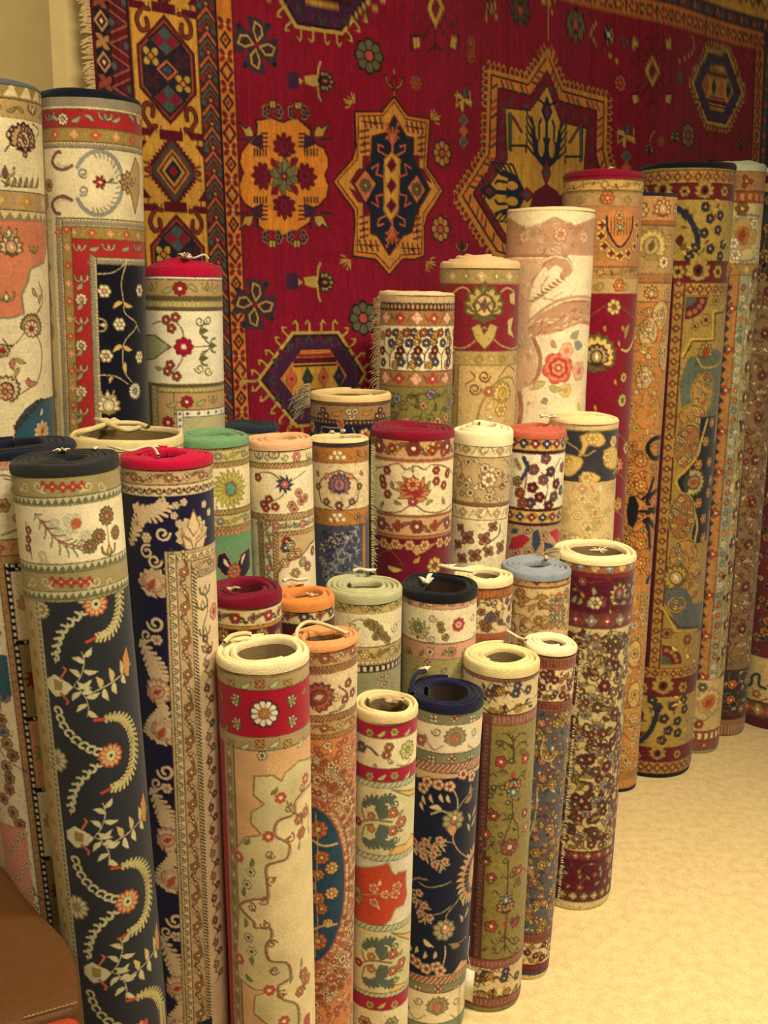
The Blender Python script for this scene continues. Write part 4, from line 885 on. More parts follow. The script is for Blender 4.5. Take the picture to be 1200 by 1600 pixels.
def p16(r):
    CH = (42, 44, 46); r.start(CH)
    def zz(y0, y1): r.band(y0, y1, (206, 196, 146), 'zig', OLD, a=(112, 108, 56), per=11)
    def dm(y0, y1, xs):
        r.band(y0, y1, (164, 146, 92)); ym = (y0 + y1) / 2
        for i, x in enumerate(xs):
            y = ym + (2 - abs(i - 2)) * 1.; r.m('flower', x, y, 8.2, 4, (206, 60, 34), GOLL, (186, 90, 60), rot=0)
        for dx, f in ((-38, 1), (40, -1), (62, 1), (-58, -1)):
            x = xs[2] + dx; r.m('curl', x, ym, 9, 3.4, (212, 188, 126), 1.1, flip=f); r.m('leaf', x, ym + 5, 18, 6, (212, 188, 126), rot=.3 if f > 0 else 2.8)
    zz(727, 743); dm(743, 776, (68, 82, 98, 114, 128)); zz(776, 790); r.band(790, 880, (242, 222, 168))
    g = random.Random(2)
    for i in range(10): r.m('curl', g.uniform(85, 135), g.uniform(800, 840), 9, 3, (222, 208, 160), rot=g.uniform(0, 6))
    r.fe([(56, 802), (72, 824), (92, 846), (112, 856), (130, 855)], (112, 116, 66), 15, 1.3, step=3); r.ln([(66, 812), (90, 843), (128, 855)], 2, (200, 80, 80))
    r.m('flower', 119, 818, 9, 7, (212, 110, 60), (216, 90, 50)); r.m('leaf', 119, 818, 12, 7, (212, 110, 60), rot=2)
    for x, y, q in ((168, 806, 16), (155, 838, 13), (141, 854, 12), (182, 832, 12)): r.m('flower', x, y, q, 11, (146, 122, 66), (200, 110, 96), (84, 68, 34))
    r.ln([(168, 820), (171, 850)], 2, (196, 120, 100)); r.m('lotus', 172, 862, 14, (90, 72, 36), (170, 150, 90), GOLL, flip=1)
    for y in (828, 842, 856): r.m('flower', 46, y, 7, 5, (186, 70, 50), CR, OLD)
    r.ln([(42, 815), (48, 850), (52, 874)], 1.4, OLD)
    zz(880, 894); dm(894, 923, (82, 96, 111, 126, 140)); zz(923, 939)
    r.c.rect(-300, r.V(939), 300, r.Vb + 4, CH)
    # left selvedge border
    u1 = r.uv(62, 945)[0]; r.c.rect(-300, r.V(939), u1, r.Vb + 4, (196, 180, 122)); r.c.run(u1 - 4, r.V(939), u1 - 4, r.Vb, 8, 'zig', a=(124, 120, 66), per=9); r.c.line([(u1, r.V(939)), (u1, r.Vb)], 1.8, (214, 200, 146))
    r.c.rect(-300, r.V(939), u1 - 12, r.Vb + 4, (190, 164, 98)); r.c.run(u1 - 22, r.V(939), u1 - 22, r.Vb, 18, 'scroll', a=(196, 110, 60), b=CR2)
    c = r.c; LG = (208, 196, 140)
    def unit(x, y):   # x,y: where a rosette shows in the photograph
        u, v = r.uv(x, y); k = r.k(y); o = c.push(u, v, 0, k)
        P = catmull([(-14, -2), (-34, -14), (-56, -34), (-72, -58), (-78, -84)]); Q = catmull([(-12, 8), (-36, 24), (-56, 44), (-66, 66), (-72, 92)])
        for pts, f in ((P, 1), (Q, -1)):
            c.line(pts, 1.6, LG)
            for i in range(2, len(pts), 3):
                oo = c.push(pts[i][0], pts[i][1] - 4, math.atan2(pts[i][1] - pts[i - 1][1], pts[i][0] - pts[i - 1][0]) + 2.2)
                c.m_curl(8.6, 4.2, LG, .72, -1 if f > 0 else 1); c.T = oo
        c.m_flower(20, 12, (220, 160, 96), CH, (196, 92, 48)); c.disc(0, 0, 8, LG, 9); c.disc(0, 0, 3, CH)
        a = np.linspace(-1.75, 1.75, 9); arc = [(2 + 46 * math.cos(t), -4 + 60 * math.sin(t)) for t in a]
        c.m_feather(arc, (192, 176, 104), 10, 3.4, step=2); c.m_feather(arc[4:], (206, 190, 120), 9, 3, step=2)
        for p, q in ((arc[0], (-14, -2)), (arc[-1], (-14, 4))): c.line([p, (p[0] + q[0], p[1] + q[1])], 5, (204, 78, 44))
        c.T = o
    def crab(x, y):
        u, v = r.uv(x, y); o = c.push(u, v, 0, r.k(y))
        c.poly([(-22, -8), (-6, -18), (16, -4), (22, 4), (10, 16), (-8, 20), (-22, 6)], (216, 204, 150)); c.poly([(-8, -9), (6, -5), (4, 9), (-8, 8)], OLV)
        c.line([(4, -12), (14, -26), (10, -30)], 3.4, (206, 110, 70)); c.line([(2, 14), (12, 26), (10, 31)], 4, (206, 96, 60))
        for f in (-1, 1):
            st = catmull([(22, 2), (34, 12 * f), (42, 34 * f), (40, 54 * f)]); c.line(st, 1.6, LG)
            for i, (L_, a0) in enumerate(((26, -.5), (22, 2.4), (24, -.2), (22, 2.6), (20, .8))):
                p = st[min(3 + i * 3, len(st) - 1)]; oo = c.push(p[0], p[1], a0 * f if f > 0 else a0 * f); c.m_leaf(L_, 9, LG); c.T = oo
        c.T = o
    def branch(x, y):
        u, v = r.uv(x, y); o = c.push(u, v, 0, r.k(y)); c.line([(-44, 12), (0, 0), (40, -14)], 2, LG, True)
        for i, (px_, py_, a0, L_) in enumerate(((-40, 10, math.pi - .1, 18), (-26, 8, -1.9, 24), (-22, 8, 1.3, 24), (-8, 2, -1.7, 26), (-4, 2, 1.4, 24), (12, -4, -1.6, 26), (14, -4, 1.2, 20), (26, -9, -1.3, 20))):
            oo = c.push(px_, py_, a0); c.m_leaf(L_, 10, (206, 178, 110) if i % 2 else LG); c.T = oo
        c.poly([(18, -30), (30, -46), (36, -20), (30, 6), (20, 0)], (206, 140, 70)); c.T = o
    r.m('palm', 54 + 10, 952, 16, OLV, (212, 200, 146), OLV, LG, 9, rot=1.5)
    unit(150, 944); unit(174, 1181); unit(200, 1409); unit(223, 1612)
    zz(880, 894); dm(894, 923, (82, 96, 111, 126, 140)); zz(923, 939)
    for x, y in ((93, 1070), (125, 1307), (152, 1519)): crab(x, y)
    for x, y in ((182, 1062), (212, 1292), (236, 1496)): branch(x, y)
    for x, y in ((97, 1186), (128, 1417)): r.m('flower', x - 8, y, 21, 11, (208, 196, 144), OLV, (150, 136, 80)); 
    u1 = r.uv(62, 945)[0]; r.c.rect(u1 - 8, r.V(939), u1, r.Vb + 4, (196, 180, 122)); r.c.run(u1 - 4, r.V(939), u1 - 4, r.Vb, 8, 'zig', a=(124, 120, 66), per=9); r.c.line([(u1, r.V(939)), (u1, r.Vb)], 1.8, (214, 200, 146))

def p17(r):
    LC = (224, 192, 140); r.start((24, 22, 52)); r.band(722, 736, (208, 176, 122), 'rope', OLD, a=BRD, per=7); r.band(736, 758, (200, 162, 108), 'vine', OLD, a=(176, 110, 70), b=LC, d=(110, 76, 44), per=28); r.band(758, 776, CR2, 'scroll', OLD, a=(84, 64, 40), b=(150, 40, 40), per=15)
    r.band(776, 1600, (22, 20, 50)); c = r.c
    r.m('palm', 303, 838, 30, LC, (216, 180, 124), (222, 190, 136), (176, 120, 70), 9); r.m('lotus', 303, 836, 22, LC, (190, 150, 96), LC)
    r.pg([(303, 796), (313, 822), (303, 838), (293, 822)], LC, oc=(150, 100, 50)); r.pg([(284, 836), (300, 848), (303, 862), (290, 858)], LC, oc=(150, 100, 50)); r.pg([(324, 832), (308, 848), (303, 862), (318, 856)], LC, oc=(150, 100, 50))
    r.fe([(210, 790), (226, 800), (244, 800), (262, 786)], LC, 13, 4, step=2); r.fe([(206, 850), (212, 830), (218, 812), (230, 800)], LC, 10, 4, step=2); r.m('flower', 215, 818, 10, 7, LC, OLV); r.m('flower', 229, 840, 9, 6, LC, CR)
    r.m('curl', 254, 834, 12, 4, LC); r.m('curl', 230, 862, 12, 4, LC, flip=-1, rot=2)
    for x, y in ((275, 790), (287, 785), (320, 788), (328, 800), (272, 806), (280, 818)): r.m('flower', x, y, 6.5, 5, LC, CR)
    # dark main stripe going down on the left with palmettes and plumes
    u = lambda x, y: r.uv(x, y)
    dx = lambda y: (y - 862) * .066
    for i, y in enumerate(range(916, 1640, 232)):
        x = 232 + dx(y)
        r.m('palm', x + 2, y, 27, LC, (214, 170, 120), LC, (190, 120, 80), 9, rot=.5); r.m('lotus', x, y, 17, (190, 120, 80), LC, (206, 80, 50), rot=.5)
        r.m('curl', x + 8, y + 58, 14, 5, LC, flip=-1); r.m('curl', x - 6, y + 76, 11, 4, LC); r.m('flower', x + 10, y + 84, 9, 6, LC, OLV)
        r.fe([(x - 14, y + 84), (x - 2, y + 108), (x + 8, y + 128), (x + 16, y + 148)], LC, 14, 4.4, step=2)
        r.m('palm', x + 8, y + 166, 24, (196, 140, 100), LC, (214, 166, 120), (200, 60, 40), 9, rot=1.2)
        r.fe([(x + 20, y + 184), (x + 16, y + 200), (x + 6, y + 216), (x - 4, y + 232)], LC, 12, 4.4, step=2); r.m('curl', x + 6, y - 40, 12, 4, LC)
    # frame
    r.band(862, 867, (206, 176, 122), None, OLD, x0=257)
    r.band(867, 880, CR2, 'key', OLD, x0=261, a=(84, 64, 40), b=(150, 40, 40), per=15); r.band(880, 898, (206, 170, 116), 'vine', OLD, x0=273, a=(170, 110, 70), b=CR2, d=(120, 84, 48), per=26); r.band(898, 908, CR2, 'rope', OLD, x0=298, a=BRD, per=6)
    r.strip(257, 262, 862, 1600, (206, 176, 122), None, OLD); r.strip(262, 275, 867, 1600, CR2, 'key', OLD, a=(84, 64, 40), b=(150, 40, 40), per=15)
    r.strip(275, 299, 880, 1600, (206, 170, 116), 'vine', OLD, a=(170, 110, 70), b=CR2, d=(120, 84, 48), per=28); r.strip(299, 308, 898, 1600, CR2, 'rope', OLD, a=BRD, per=6)
    u0 = r.uv(308, 908)[0]; c.rect(u0, r.V(908), 300, r.Vb + 4, (230, 198, 142)); g = random.Random(8)
    r.ln([(320, 920), (326, 950), (318, 985), (328, 1010)], 2, OLD)
    for x, y in ((322, 925), (318, 948), (322, 990), (326, 1015)): r.m('lotus', x, y, 12, (84, 80, 46), (150, 140, 80), CR2)
    r.m('flower', 336, 955, 14, 7, (222, 150, 110), RED, (190, 80, 60))
    v = r.V(1000)
    for i in range(30):
        vv = v + i * 21; c.line([(u0 + 12, vv), (u0 + 20, vv + 10), (u0 + 10, vv + 21)], 1.6, (90, 60, 40), True); o = c.push(u0 + 14 + (i % 2) * 10, vv + 8, g.uniform(0, 6)); c.m_flower(7, 5, g.choice(((120, 60, 50), TAN, OLV, MAU)), CR2, BRD); c.T = o

def p18(r):
    GR = (96, 140, 90); r.start(GR); r.band(694, 704, TAN, 'rope', OLD, a=BRN, per=6); r.band(704, 723, (204, 184, 108), 'vine', OLD, a=BLG, b=(200, 180, 80), d=OLV, per=24, ph=6); r.band(723, 732, TAN, 'rope', OLD, a=BRN, per=6)
    r.band(732, 798, (236, 214, 152)); u, v = r.uv(361, 764); c = r.c
    for q in range(18):
        o = c.push(u, v, q * .349); oo = c.push(7, 0); c.m_leaf(24, 7.5, (186, 172, 76), OLV); c.T = o
    for q in range(12):
        o = c.push(u, v, q * .52 + .2); c.m_leaf(15, 5, (150, 140, 60)); c.T = o
    c.disc(u, v, 9, RUST, 12); c.disc(u, v, 7.5, (90, 140, 110), 10); c.disc(u - 52, v, 12, (150, 150, 80)); r.ln([(338, 790), (345, 798), (388, 790)], 1.6, TAN)
    r.band(798, 806, TAN, 'rope', OLD, a=BRN, per=6); r.band(806, 824, (204, 184, 108), 'vine', OLD, a=BLG, b=(200, 180, 80), d=OLV, per=24, ph=6); r.band(824, 832, TAN, 'rope', OLD, a=BRN, per=6)
    r.band(832, 838, (206, 150, 100), 'dot', None, a=RUST, per=7); r.band(838, 980, (108, 150, 96))
    for x, y, a in ((344, 872, 1.2), (388, 866, 2.0), (365, 895, 0)):
        pass
    for pts in ([(340, 866), (352, 862), (362, 880), (366, 900), (350, 900), (338, 884)], [(392, 854), (378, 864), (370, 884), (370, 902), (384, 902), (394, 884)]): r.pg(pts, (24, 26, 44), oc=(206, 150, 100), ow=2)
    r.m('leaf', 350, 872, 20, 6, CR2, rot=1); r.m('leaf', 385, 864, 22, 6, CR2, rot=2.1); r.m('flower', 367, 893, 13, 8, (206, 106, 54), BLG, (110, 50, 30))

def p19(r):
    r.start(CR); r.band(696, 706, TAN2, 'rope', OLD, a=BRN, per=6); r.band(706, 724, (230, 208, 150), None, OLD)
    for x, k in ((405, 0), (428, 1), (464, 2), (484, 0)):
        if k == 2: r.m('flower', x, 714, 8, 6, (222, 130, 100), CR, RUST)
        else: r.m('lotus', x, 714, 8, (70, 84, 70), SAGE, CR2)
    r.m('curl', 418, 714, 6, 1.5, OLV); r.m('curl', 446, 715, 6, 1.5, OLV, flip=-1)
    r.band(724, 733, TAN2, 'rope', OLD, a=BRN, per=6); r.band(733, 804, (242, 220, 164))
    r.ln([(400, 740), (420, 738), (436, 748), (446, 758), (440, 776), (418, 786)], 1.5, OLD); r.ln([(446, 757), (470, 742), (478, 736)], 1.4, OLV)
    for q in range(9): r.m('leaf', 445, 757, 16, 5.5, (52, 58, 76), rot=q * .7)
    r.m('flower', 445, 757, 6, 6, (220, 110, 80), CR)
    for x, y in ((420, 780), (416, 794), (430, 792), (404, 746), (412, 788)): r.m('flower', x, y, 7, 5, (170, 50, 40), CR2, BRD)
    for x, y in ((467, 770), (471, 783), (456, 790), (460, 796), (478, 778)): r.m('flower', x, y, 7.5, 6, (214, 150, 110), RUST, (140, 80, 50))
    r.band(804, 813, TAN2, 'rope', OLD, a=BRN, per=6); r.strip(403, 411, 806, 960, TAN2, 'rope', OLD, a=BRN, per=6); r.band(813, 831, (226, 204, 146), 'leafy', OLD, x0=411, a=(222, 130, 100), b=SAGE, d=(70, 84, 70), per=22); r.strip(411, 426, 815, 960, (226, 204, 146), 'vine', OLD, a=(222, 130, 100), b=SAGE, d=(90, 90, 60), per=18)
    r.band(831, 838, TAN2, 'rope', OLD, x0=426, a=BRN, per=6); r.strip(426, 434, 833, 960, TAN2, 'rope', OLD, a=BRN, per=6)
    u0 = r.uv(434, 840)[0]; r.c.rect(u0, r.V(838), 200, r.Vb + 4, (206, 170, 112)); r.pg([(434, 896), (446, 878), (470, 870), (486, 850), (505, 840), (505, 960), (434, 960)], (240, 216, 160), oc=BRN, ow=2.6)
    for x, y, c in ((448, 846, RED), (446, 856, BLUE), (454, 852, SAGE), (465, 864, PINK), (482, 885, (190, 110, 80)), (462, 896, TAN), (490, 860, RUST), (474, 878, SAGE), (456, 868, TAN), (445, 880, TAN2)): r.m('flower', x, y, 8, 6, c, CR, BRD)

def p20(r):
    r.start((70, 72, 84)); r.band(676, 687, CR2); r.band(687, 699, (44, 46, 62), 'check', None, a=(80, 80, 84), per=4); r.band(699, 724, (176, 112, 50), None, BRD)
    def bl(y):
        for dx, dy in ((-10, 4), (-4, -3), (4, -3), (10, 4), (0, 4)):
            u, v = r.uv(527 + dx, y + dy); r.c.rect(u - 3, v - 3, u + 3, v + 3, CR)
        for x in (495, 560, 573): r.m('flower', x, y, 7, 4, (190, 130, 60), (90, 70, 90), (110, 60, 40))
    bl(711); r.band(724, 797, (226, 196, 140), None, BRD)
    for q in range(-4, 5): r.ln([(530 + q * 3, 740), (530 + q * 3.4, 772)], 1.3, (130, 84, 92), False)
    r.m('palm', 530, 760, 19, (74, 60, 74), (150, 96, 92), (170, 120, 106), MAU, 9)
    for f in (-1, 1): r.ln([(530, 735), (530 + 18 * f, 742), (530 + 30 * f, 756), (530 + 28 * f, 782), (530 + 10 * f, 794)], 1.6, (60, 54, 60)); r.m('leaf', 530 + 16 * f, 740, 12, 7, (206, 120, 84), BRN, rot=.8 if f > 0 else 2.2); r.m('flower', 530 + 32 * f, 760, 6, 5, (120, 110, 70), CR2, BRD); r.m('flower', 530 + 20 * f, 784, 6, 5, (150, 110, 70), CR2, BRD); r.m('leaf', 530 + 34 * f, 736, 9, 5, OLV, BRD, rot=1)
    r.m('flower', 530, 790, 7, 6, MAU, CR, BRD); r.band(797, 822, (176, 116, 54), None, BRD); bl(808); r.band(822, 930, (72, 74, 88))
    g = random.Random(20)
    for (a, b) in (((560, 822), (520, 880)), ((576, 850), (515, 892)), ((545, 840), (500, 858)), ((505, 830), (520, 875)), ((574, 880), (520, 910)), ((500, 870), (515, 910))): r.fe([a, ((a[0] + b[0]) / 2 + 3, (a[1] + b[1]) / 2 - 5), b], g.choice(((200, 186, 150), (46, 48, 72), (150, 146, 130))), 8, 2, step=2)
    r.m('flower', 530, 842, 9, 6, (46, 50, 80), CR2, (180, 170, 150)); r.strip(566, 585, 824, 930, (170, 118, 62), 'dot', BRD, a=(80, 70, 80), per=9)
    g = random.Random(2)
    for i in range(40): r.m('leaf', g.uniform(495, 565), g.uniform(826, 900), 9, 3, g.choice(((44, 46, 70), (44, 46, 70), (160, 150, 130))), rot=g.uniform(0, 6))

def p21(r):
    r.start((122, 16, 32)); r.band(676, 684, (180, 110, 60)); r.band(683, 719, (206, 156, 100), 'vine', BRN, a=(140, 40, 30), b=GOLL, d=(120, 76, 40), per=30)
    for x, y in ((613, 700), (686, 696), (694, 706), (676, 704)): r.m('flower', x, y, 8, 6, (186, 60, 36), GOLL, BRD)
    r.band(719, 723, (176, 96, 60)); r.band(723, 805, (240, 214, 154))
    def cart(dx):
        P = [(588, 732), (604, 728), (622, 724), (634, 734), (650, 728), (664, 734), (676, 726), (698, 730), (710, 744)]; Q = [(584, 790), (604, 800), (626, 799), (645, 788), (664, 799), (688, 800), (708, 786)]
        r.ln(P, 1.8, BRN); r.ln(Q, 1.8, BRN)
    cart(0)
    for q, (a, L_) in enumerate(((-90, 28), (-60, 30), (-120, 30), (-36, 30), (-144, 30), (-15, 26), (-165, 26), (15, 20), (165, 20))):
        r.m('leaf', 645, 774, L_ + 4, 11, (200, 130, 70), (110, 50, 34), rot=math.radians(a)); r.m('leaf', 645, 772, L_ - 4, 5, (186, 50, 36), rot=math.radians(a))
    r.m('flower', 645, 757, 12, 8, (222, 150, 90), (200, 60, 40), (150, 50, 40)); r.ln([(645, 738), (645, 728)], 2.4, GRN); r.m('flower', 645, 784, 8, 5, (200, 60, 40), CR, BRD)
    for x, y in ((605, 735), (682, 735), (600, 757), (694, 758), (682, 752), (606, 772), (598, 748), (700, 740)): r.m('flower', x, y, 7.5, 6, (176, 56, 38), GOLL, (110, 40, 30))
    for x, y, a in ((612, 752, 1.2), (672, 752, 1.9), (616, 782, .4), (676, 782, 2.6), (600, 784, 2), (692, 778, 1)): r.m('leaf', x, y, 13, 5, (150, 140, 70), OLD, rot=a)
    r.band(805, 808, (176, 96, 60)); r.band(808, 838, (210, 160, 102), 'vine', BRN, a=(150, 50, 34), b=(190, 60, 40), d=(120, 80, 44), per=30, ph=8); r.band(838, 842, (180, 110, 60))
    P = [(575, 842), (590, 848), (606, 858), (626, 858), (636, 850), (650, 868), (664, 862), (680, 850), (700, 850), (715, 842), (715, 836), (575, 836)]; r.pg(P, (206, 152, 84))
    for x, y in ((618, 850), (640, 852), (688, 848), (600, 848), (664, 852), (700, 846)): r.m('flower', x, y, 9, 6, (226, 176, 104), (170, 90, 40), (150, 80, 40))
    r.ln([(588, 872), (604, 860), (618, 866), (630, 884)], 1.4, (170, 90, 60)); r.m('leaf', 606, 884, 26, 9, GOLL, BRN, rot=.1); r.m('flower', 680, 884, 15, 8, GOLL, RUST, BRN); r.m('leaf', 645, 880, 16, 7, GOLD, rot=-.8)

def p22(r):
    r.start((238, 214, 156)); r.band(689, 693, (90, 60, 36)); r.band(693, 715, (236, 212, 152), 'dflow', BRN, a=(196, 160, 104), b=(190, 150, 92), d=(110, 70, 40), per=28); r.m('leaf', 752, 708, 18, 9, CR, BRN, rot=-1.1)
    r.band(715, 787, (200, 166, 110), None, BRN)
    r.allover(718, 785, 15, [fl(7, 6, (236, 214, 156), BRN, (150, 104, 60)), lf(11, 5, (232, 208, 150), (140, 96, 56)), ck(6, 1.5, (140, 96, 56))], 22, (140, 96, 56)); r.m('flower', 764, 750, 13, 7, (240, 220, 164), (180, 130, 80), (150, 104, 60))
    r.band(787, 792, (130, 90, 50)); r.band(792, 813, (236, 212, 152), 'dflow', BRN, a=(196, 160, 104), b=(190, 150, 92), d=(110, 70, 40), per=28); r.m('leaf', 750, 808, 18, 8, CR, BRN, rot=-1.1)
    r.ln([(782, 818), (780, 835), (762, 850), (748, 866)], 2, (90, 56, 34)); r.ln([(712, 860), (730, 840), (740, 830)], 1.5, (110, 70, 40))
    for x, y, q in ((771, 823, 9), (730, 840, 12), (757, 842, 11), (742, 868, 11), (716, 850, 8), (783, 855, 11), (764, 862, 9), (722, 872, 9), (720, 824, 7)): r.m('flower', x, y, q, 4, (150, 100, 62), (120, 56, 44), (96, 58, 36), rot=.6)

def p23(r):
    r.start((236, 212, 160)); r.band(676, 682, MARD); r.band(682, 705, (206, 164, 78), 'dflow', BRD, a=(140, 40, 40), b=(60, 54, 74), d=(190, 100, 50), per=18); r.band(705, 710, MARD)
    r.band(710, 795, (238, 218, 170))
    r.ln([(826, 720), (822, 750), (818, 775), (812, 792)], 2, (170, 40, 40)); r.ln([(846, 738), (856, 760), (850, 790)], 1.6, (90, 40, 50)); r.ln([(876, 716), (866, 740), (872, 780)], 1.8, (170, 50, 44))
    r.ln([(818, 715), (824, 730), (816, 748)], 6, (54, 60, 78)); r.ln([(806, 718), (812, 732)], 6, (170, 130, 70))
    for x, y, c in ((853, 717, MAU), (834, 734, MAU), (861, 737, (70, 50, 70)), (849, 750, MAU), (832, 762, MAR), (866, 776, (90, 80, 50)), (843, 777, MAR), (828, 786, (60, 56, 80)), (870, 756, MAR), (880, 730, RUST), (812, 770, RUST), (858, 790, MAR), (808, 752, OLV), (878, 766, BLUE), (816, 786, RUST)): r.m('flower', x, y, 9, 5, c, (190, 120, 80), (50, 26, 34))
    r.band(795, 799, MARD); r.band(799, 818, (206, 164, 78), 'dflow', BRD, a=(140, 40, 40), b=(60, 54, 74), d=(190, 100, 50), per=18); r.band(818, 822, MARD); r.band(822, 910, (176, 140, 96))
    r.pg([(796, 858), (800, 840), (818, 834), (828, 842), (816, 856)], (176, 36, 36)); r.pg([(858, 832), (870, 826), (878, 836), (872, 850)], (190, 30, 40))
    for p in ([(832, 830), (842, 826), (846, 850), (836, 866), (830, 850)], [(850, 846), (866, 850), (864, 870), (850, 870)], [(800, 824), (812, 826), (808, 834), (798, 834)]): r.pg(p, (56, 62, 76), oc=TAN)
    for x, y in ((824, 828), (850, 838), (806, 864), (826, 862), (874, 862), (842, 872)): r.m('flower', x, y, 7, 5, (200, 160, 110), RED, BRD)

def p24(r):
    r.start((214, 182, 112)); r.band(655, 673, (214, 178, 112)); r.band(673, 754, (54, 52, 54), None, OLV)
    for p in ([(906, 682), (922, 676), (940, 678), (946, 690), (936, 698), (920, 696), (912, 710), (904, 712), (910, 698)], [(872, 706), (896, 712), (910, 718), (906, 732), (890, 744), (878, 736)], [(944, 704), (960, 698), (968, 712), (962, 732), (946, 728)], [(905, 744), (922, 738), (938, 746), (930, 754), (908, 754)]): r.pg(p, (210, 172, 88), True, (160, 126, 56), 1.6)
    for x, y in ((884, 720), (950, 714), (916, 746), (926, 686), (960, 690), (880, 684)): r.m('flower', x, y, 10, 6, (220, 184, 104), (190, 140, 70), (170, 130, 70))
    r.ln([(884, 690), (900, 700), (914, 712), (930, 704)], 2, (190, 150, 74)); r.ln([(868, 690), (878, 676)], 3, (190, 150, 74)); r.ln([(960, 740), (968, 728)], 3, (190, 150, 74))
    r.band(754, 774, (206, 170, 104), 'dflow', None, a=(196, 140, 90), b=(210, 186, 124), d=OLV, per=30); g = random.Random(24)
    for i in range(26): r.m(*(('flower', g.uniform(876, 962), g.uniform(778, 870), g.uniform(6, 12), 6, g.choice(((224, 194, 126), (206, 164, 92), (218, 186, 112))), g.choice(((200, 120, 70), (150, 140, 84), GOLL)), (196, 158, 92))))
    for i in range(12): r.m('leaf', g.uniform(880, 955), g.uniform(780, 860), 18, 6, g.choice(((200, 160, 90), (180, 160, 96))), rot=g.uniform(0, 6))

def p25(r):
    r.start((98, 12, 32)); r.band(934, 942, MARD); r.band(941, 954, (210, 154, 70), None, BRD); r.band(954, 979, (234, 206, 138), 'vine', BRD, a=(206, 40, 36), b=(176, 110, 90), d=(80, 70, 40), per=27, ph=-18); r.band(979, 984, GOLD)
    for x in (380, 410, 436, 350): r.m('palm', x, 995, 13, OLV, TAN, RUST, CR, 7)
def p26(r):
    r.start((226, 196, 134)); r.band(946, 952, OLD); r.band(952, 976, (228, 200, 136), 'vine', BRD, a=(80, 66, 44), b=(190, 90, 60), d=(80, 70, 40), per=26); r.band(976, 982, BRD); r.band(982, 1010, MAR)
def p27(r):
    r.start((164, 158, 106)); r.band(928, 937, (206, 156, 116), 'rope', BRN, a=(150, 70, 50), per=5); r.band(937, 960, (196, 170, 94), 'vine', OLD, a=GOLL, b=(200, 180, 110), d=(120, 104, 50), per=24); r.band(960, 1012, (240, 218, 160))
    for x, y, q in ((584, 978, 9), (592, 985, 9), (576, 974, 8), (600, 994, 8), (588, 995, 7), (606, 1000, 7)): r.m('flower', x, y, q, 8, (150, 134, 70), (170, 80, 60), (90, 80, 40))
    r.ln([(545, 975), (560, 968), (578, 974)], 1.3, OLV); r.m('curl', 552, 980, 9, 1.4, OLV); r.m('curl', 618, 980, 9, 1.4, OLV, flip=-1); r.m('leaf', 600, 1000, 16, 5, OLV, rot=.6)
    r.band(1012, 1034, (198, 166, 96), 'vine', OLD, a=GOLL, b=(170, 150, 80), d=(120, 104, 50), per=24); r.band(1034, 1040, CR2, 'zig', None, a=OLV, per=7); r.band(1040, 1052, (34, 34, 50), 'check', OLV, a=CR2, per=10); r.band(1052, 1200, (160, 154, 102))
    for x, y in ((606, 1060), (616, 1068), (600, 1070), (596, 1058)): r.m('flower', x, y, 6, 5, (226, 214, 160), RED, OLV)
def p28(r):
    r.start((240, 216, 158)); P = (218, 154, 110)
    def pk(y0, y1, ph=0):
        r.band(y0, y1, P, None, OLD); ym = (y0 + y1) / 2
        for i, x in enumerate((640, 672, 706, 736)): r.m('flower', x, ym, 7.6, 6, (SAGE, CR)[i % 2], RED, OLD)
        for x in (656, 690, 722): r.m('leaf', x, ym + 5, 11, 4.5, (120, 150, 110), OLD, rot=-1)
    pk(929, 953); r.band(953, 1006, (242, 220, 164))
    for q, (a, L_) in enumerate(((-90, 24), (-60, 24), (-120, 24), (-32, 24), (-148, 24), (-8, 20), (-172, 20), (20, 16), (160, 16))): r.m('leaf', 653, 988, L_, 8, (206, 188, 110), OLD, rot=math.radians(a))
    r.m('flower', 653, 980, 9, 6, (130, 150, 110), CR, OLD); r.m('leaf', 653, 992, 7, 5, RED, rot=1.5)
    r.m('flower', 717, 976, 12, 8, (200, 56, 44), CR, None); r.m('flower', 717, 976, 6, 6, CR, RED)
    for x, y in ((690, 984), (696, 996), (688, 976)): r.m('flower', x, y, 6, 5, (200, 150, 80), RUST, OLD)
    for x, y, f in ((676, 966, 1), (740, 964, -1), (742, 992, 1), (674, 998, -1)): r.m('curl', x, y, 7, 1.5, OLV, flip=f)
    pk(1006, 1031); r.band(1031, 1200, (176, 160, 92)); r.ln([(632, 1040), (655, 1036), (668, 1048), (690, 1042), (720, 1040), (744, 1052)], 3, (206, 176, 90)); r.m('flower', 668, 1034, 6, 4, (200, 60, 40), CR)
    for x in (645, 690, 715, 734): r.m('leaf', x, 1052, 12, 6, (150, 160, 120), OLD, rot=-1)
def p29(r):
    r.start((222, 190, 130)); r.band(905, 914, CR2); r.band(913, 921, (150, 148, 126), 'check', None, a=CR2, per=4); r.band(921, 937, (172, 88, 44), 'check', BRN, a=(190, 116, 60), per=6); r.band(937, 990, (226, 194, 130))
    r.allover(938, 990, 14, [fl(7, 5, (160, 110, 60), RUST, BRD), lf(11, 5, (120, 84, 44)), fl(6, 5, (110, 104, 96), RED, BRD), ck(6, 1.6, BRD)], 29, BRN); r.m('flower', 766, 966, 9, 6, (90, 90, 100), RED, BRD)
    r.band(990, 1000, (170, 90, 50)); r.band(1000, 1100, (140, 100, 60))
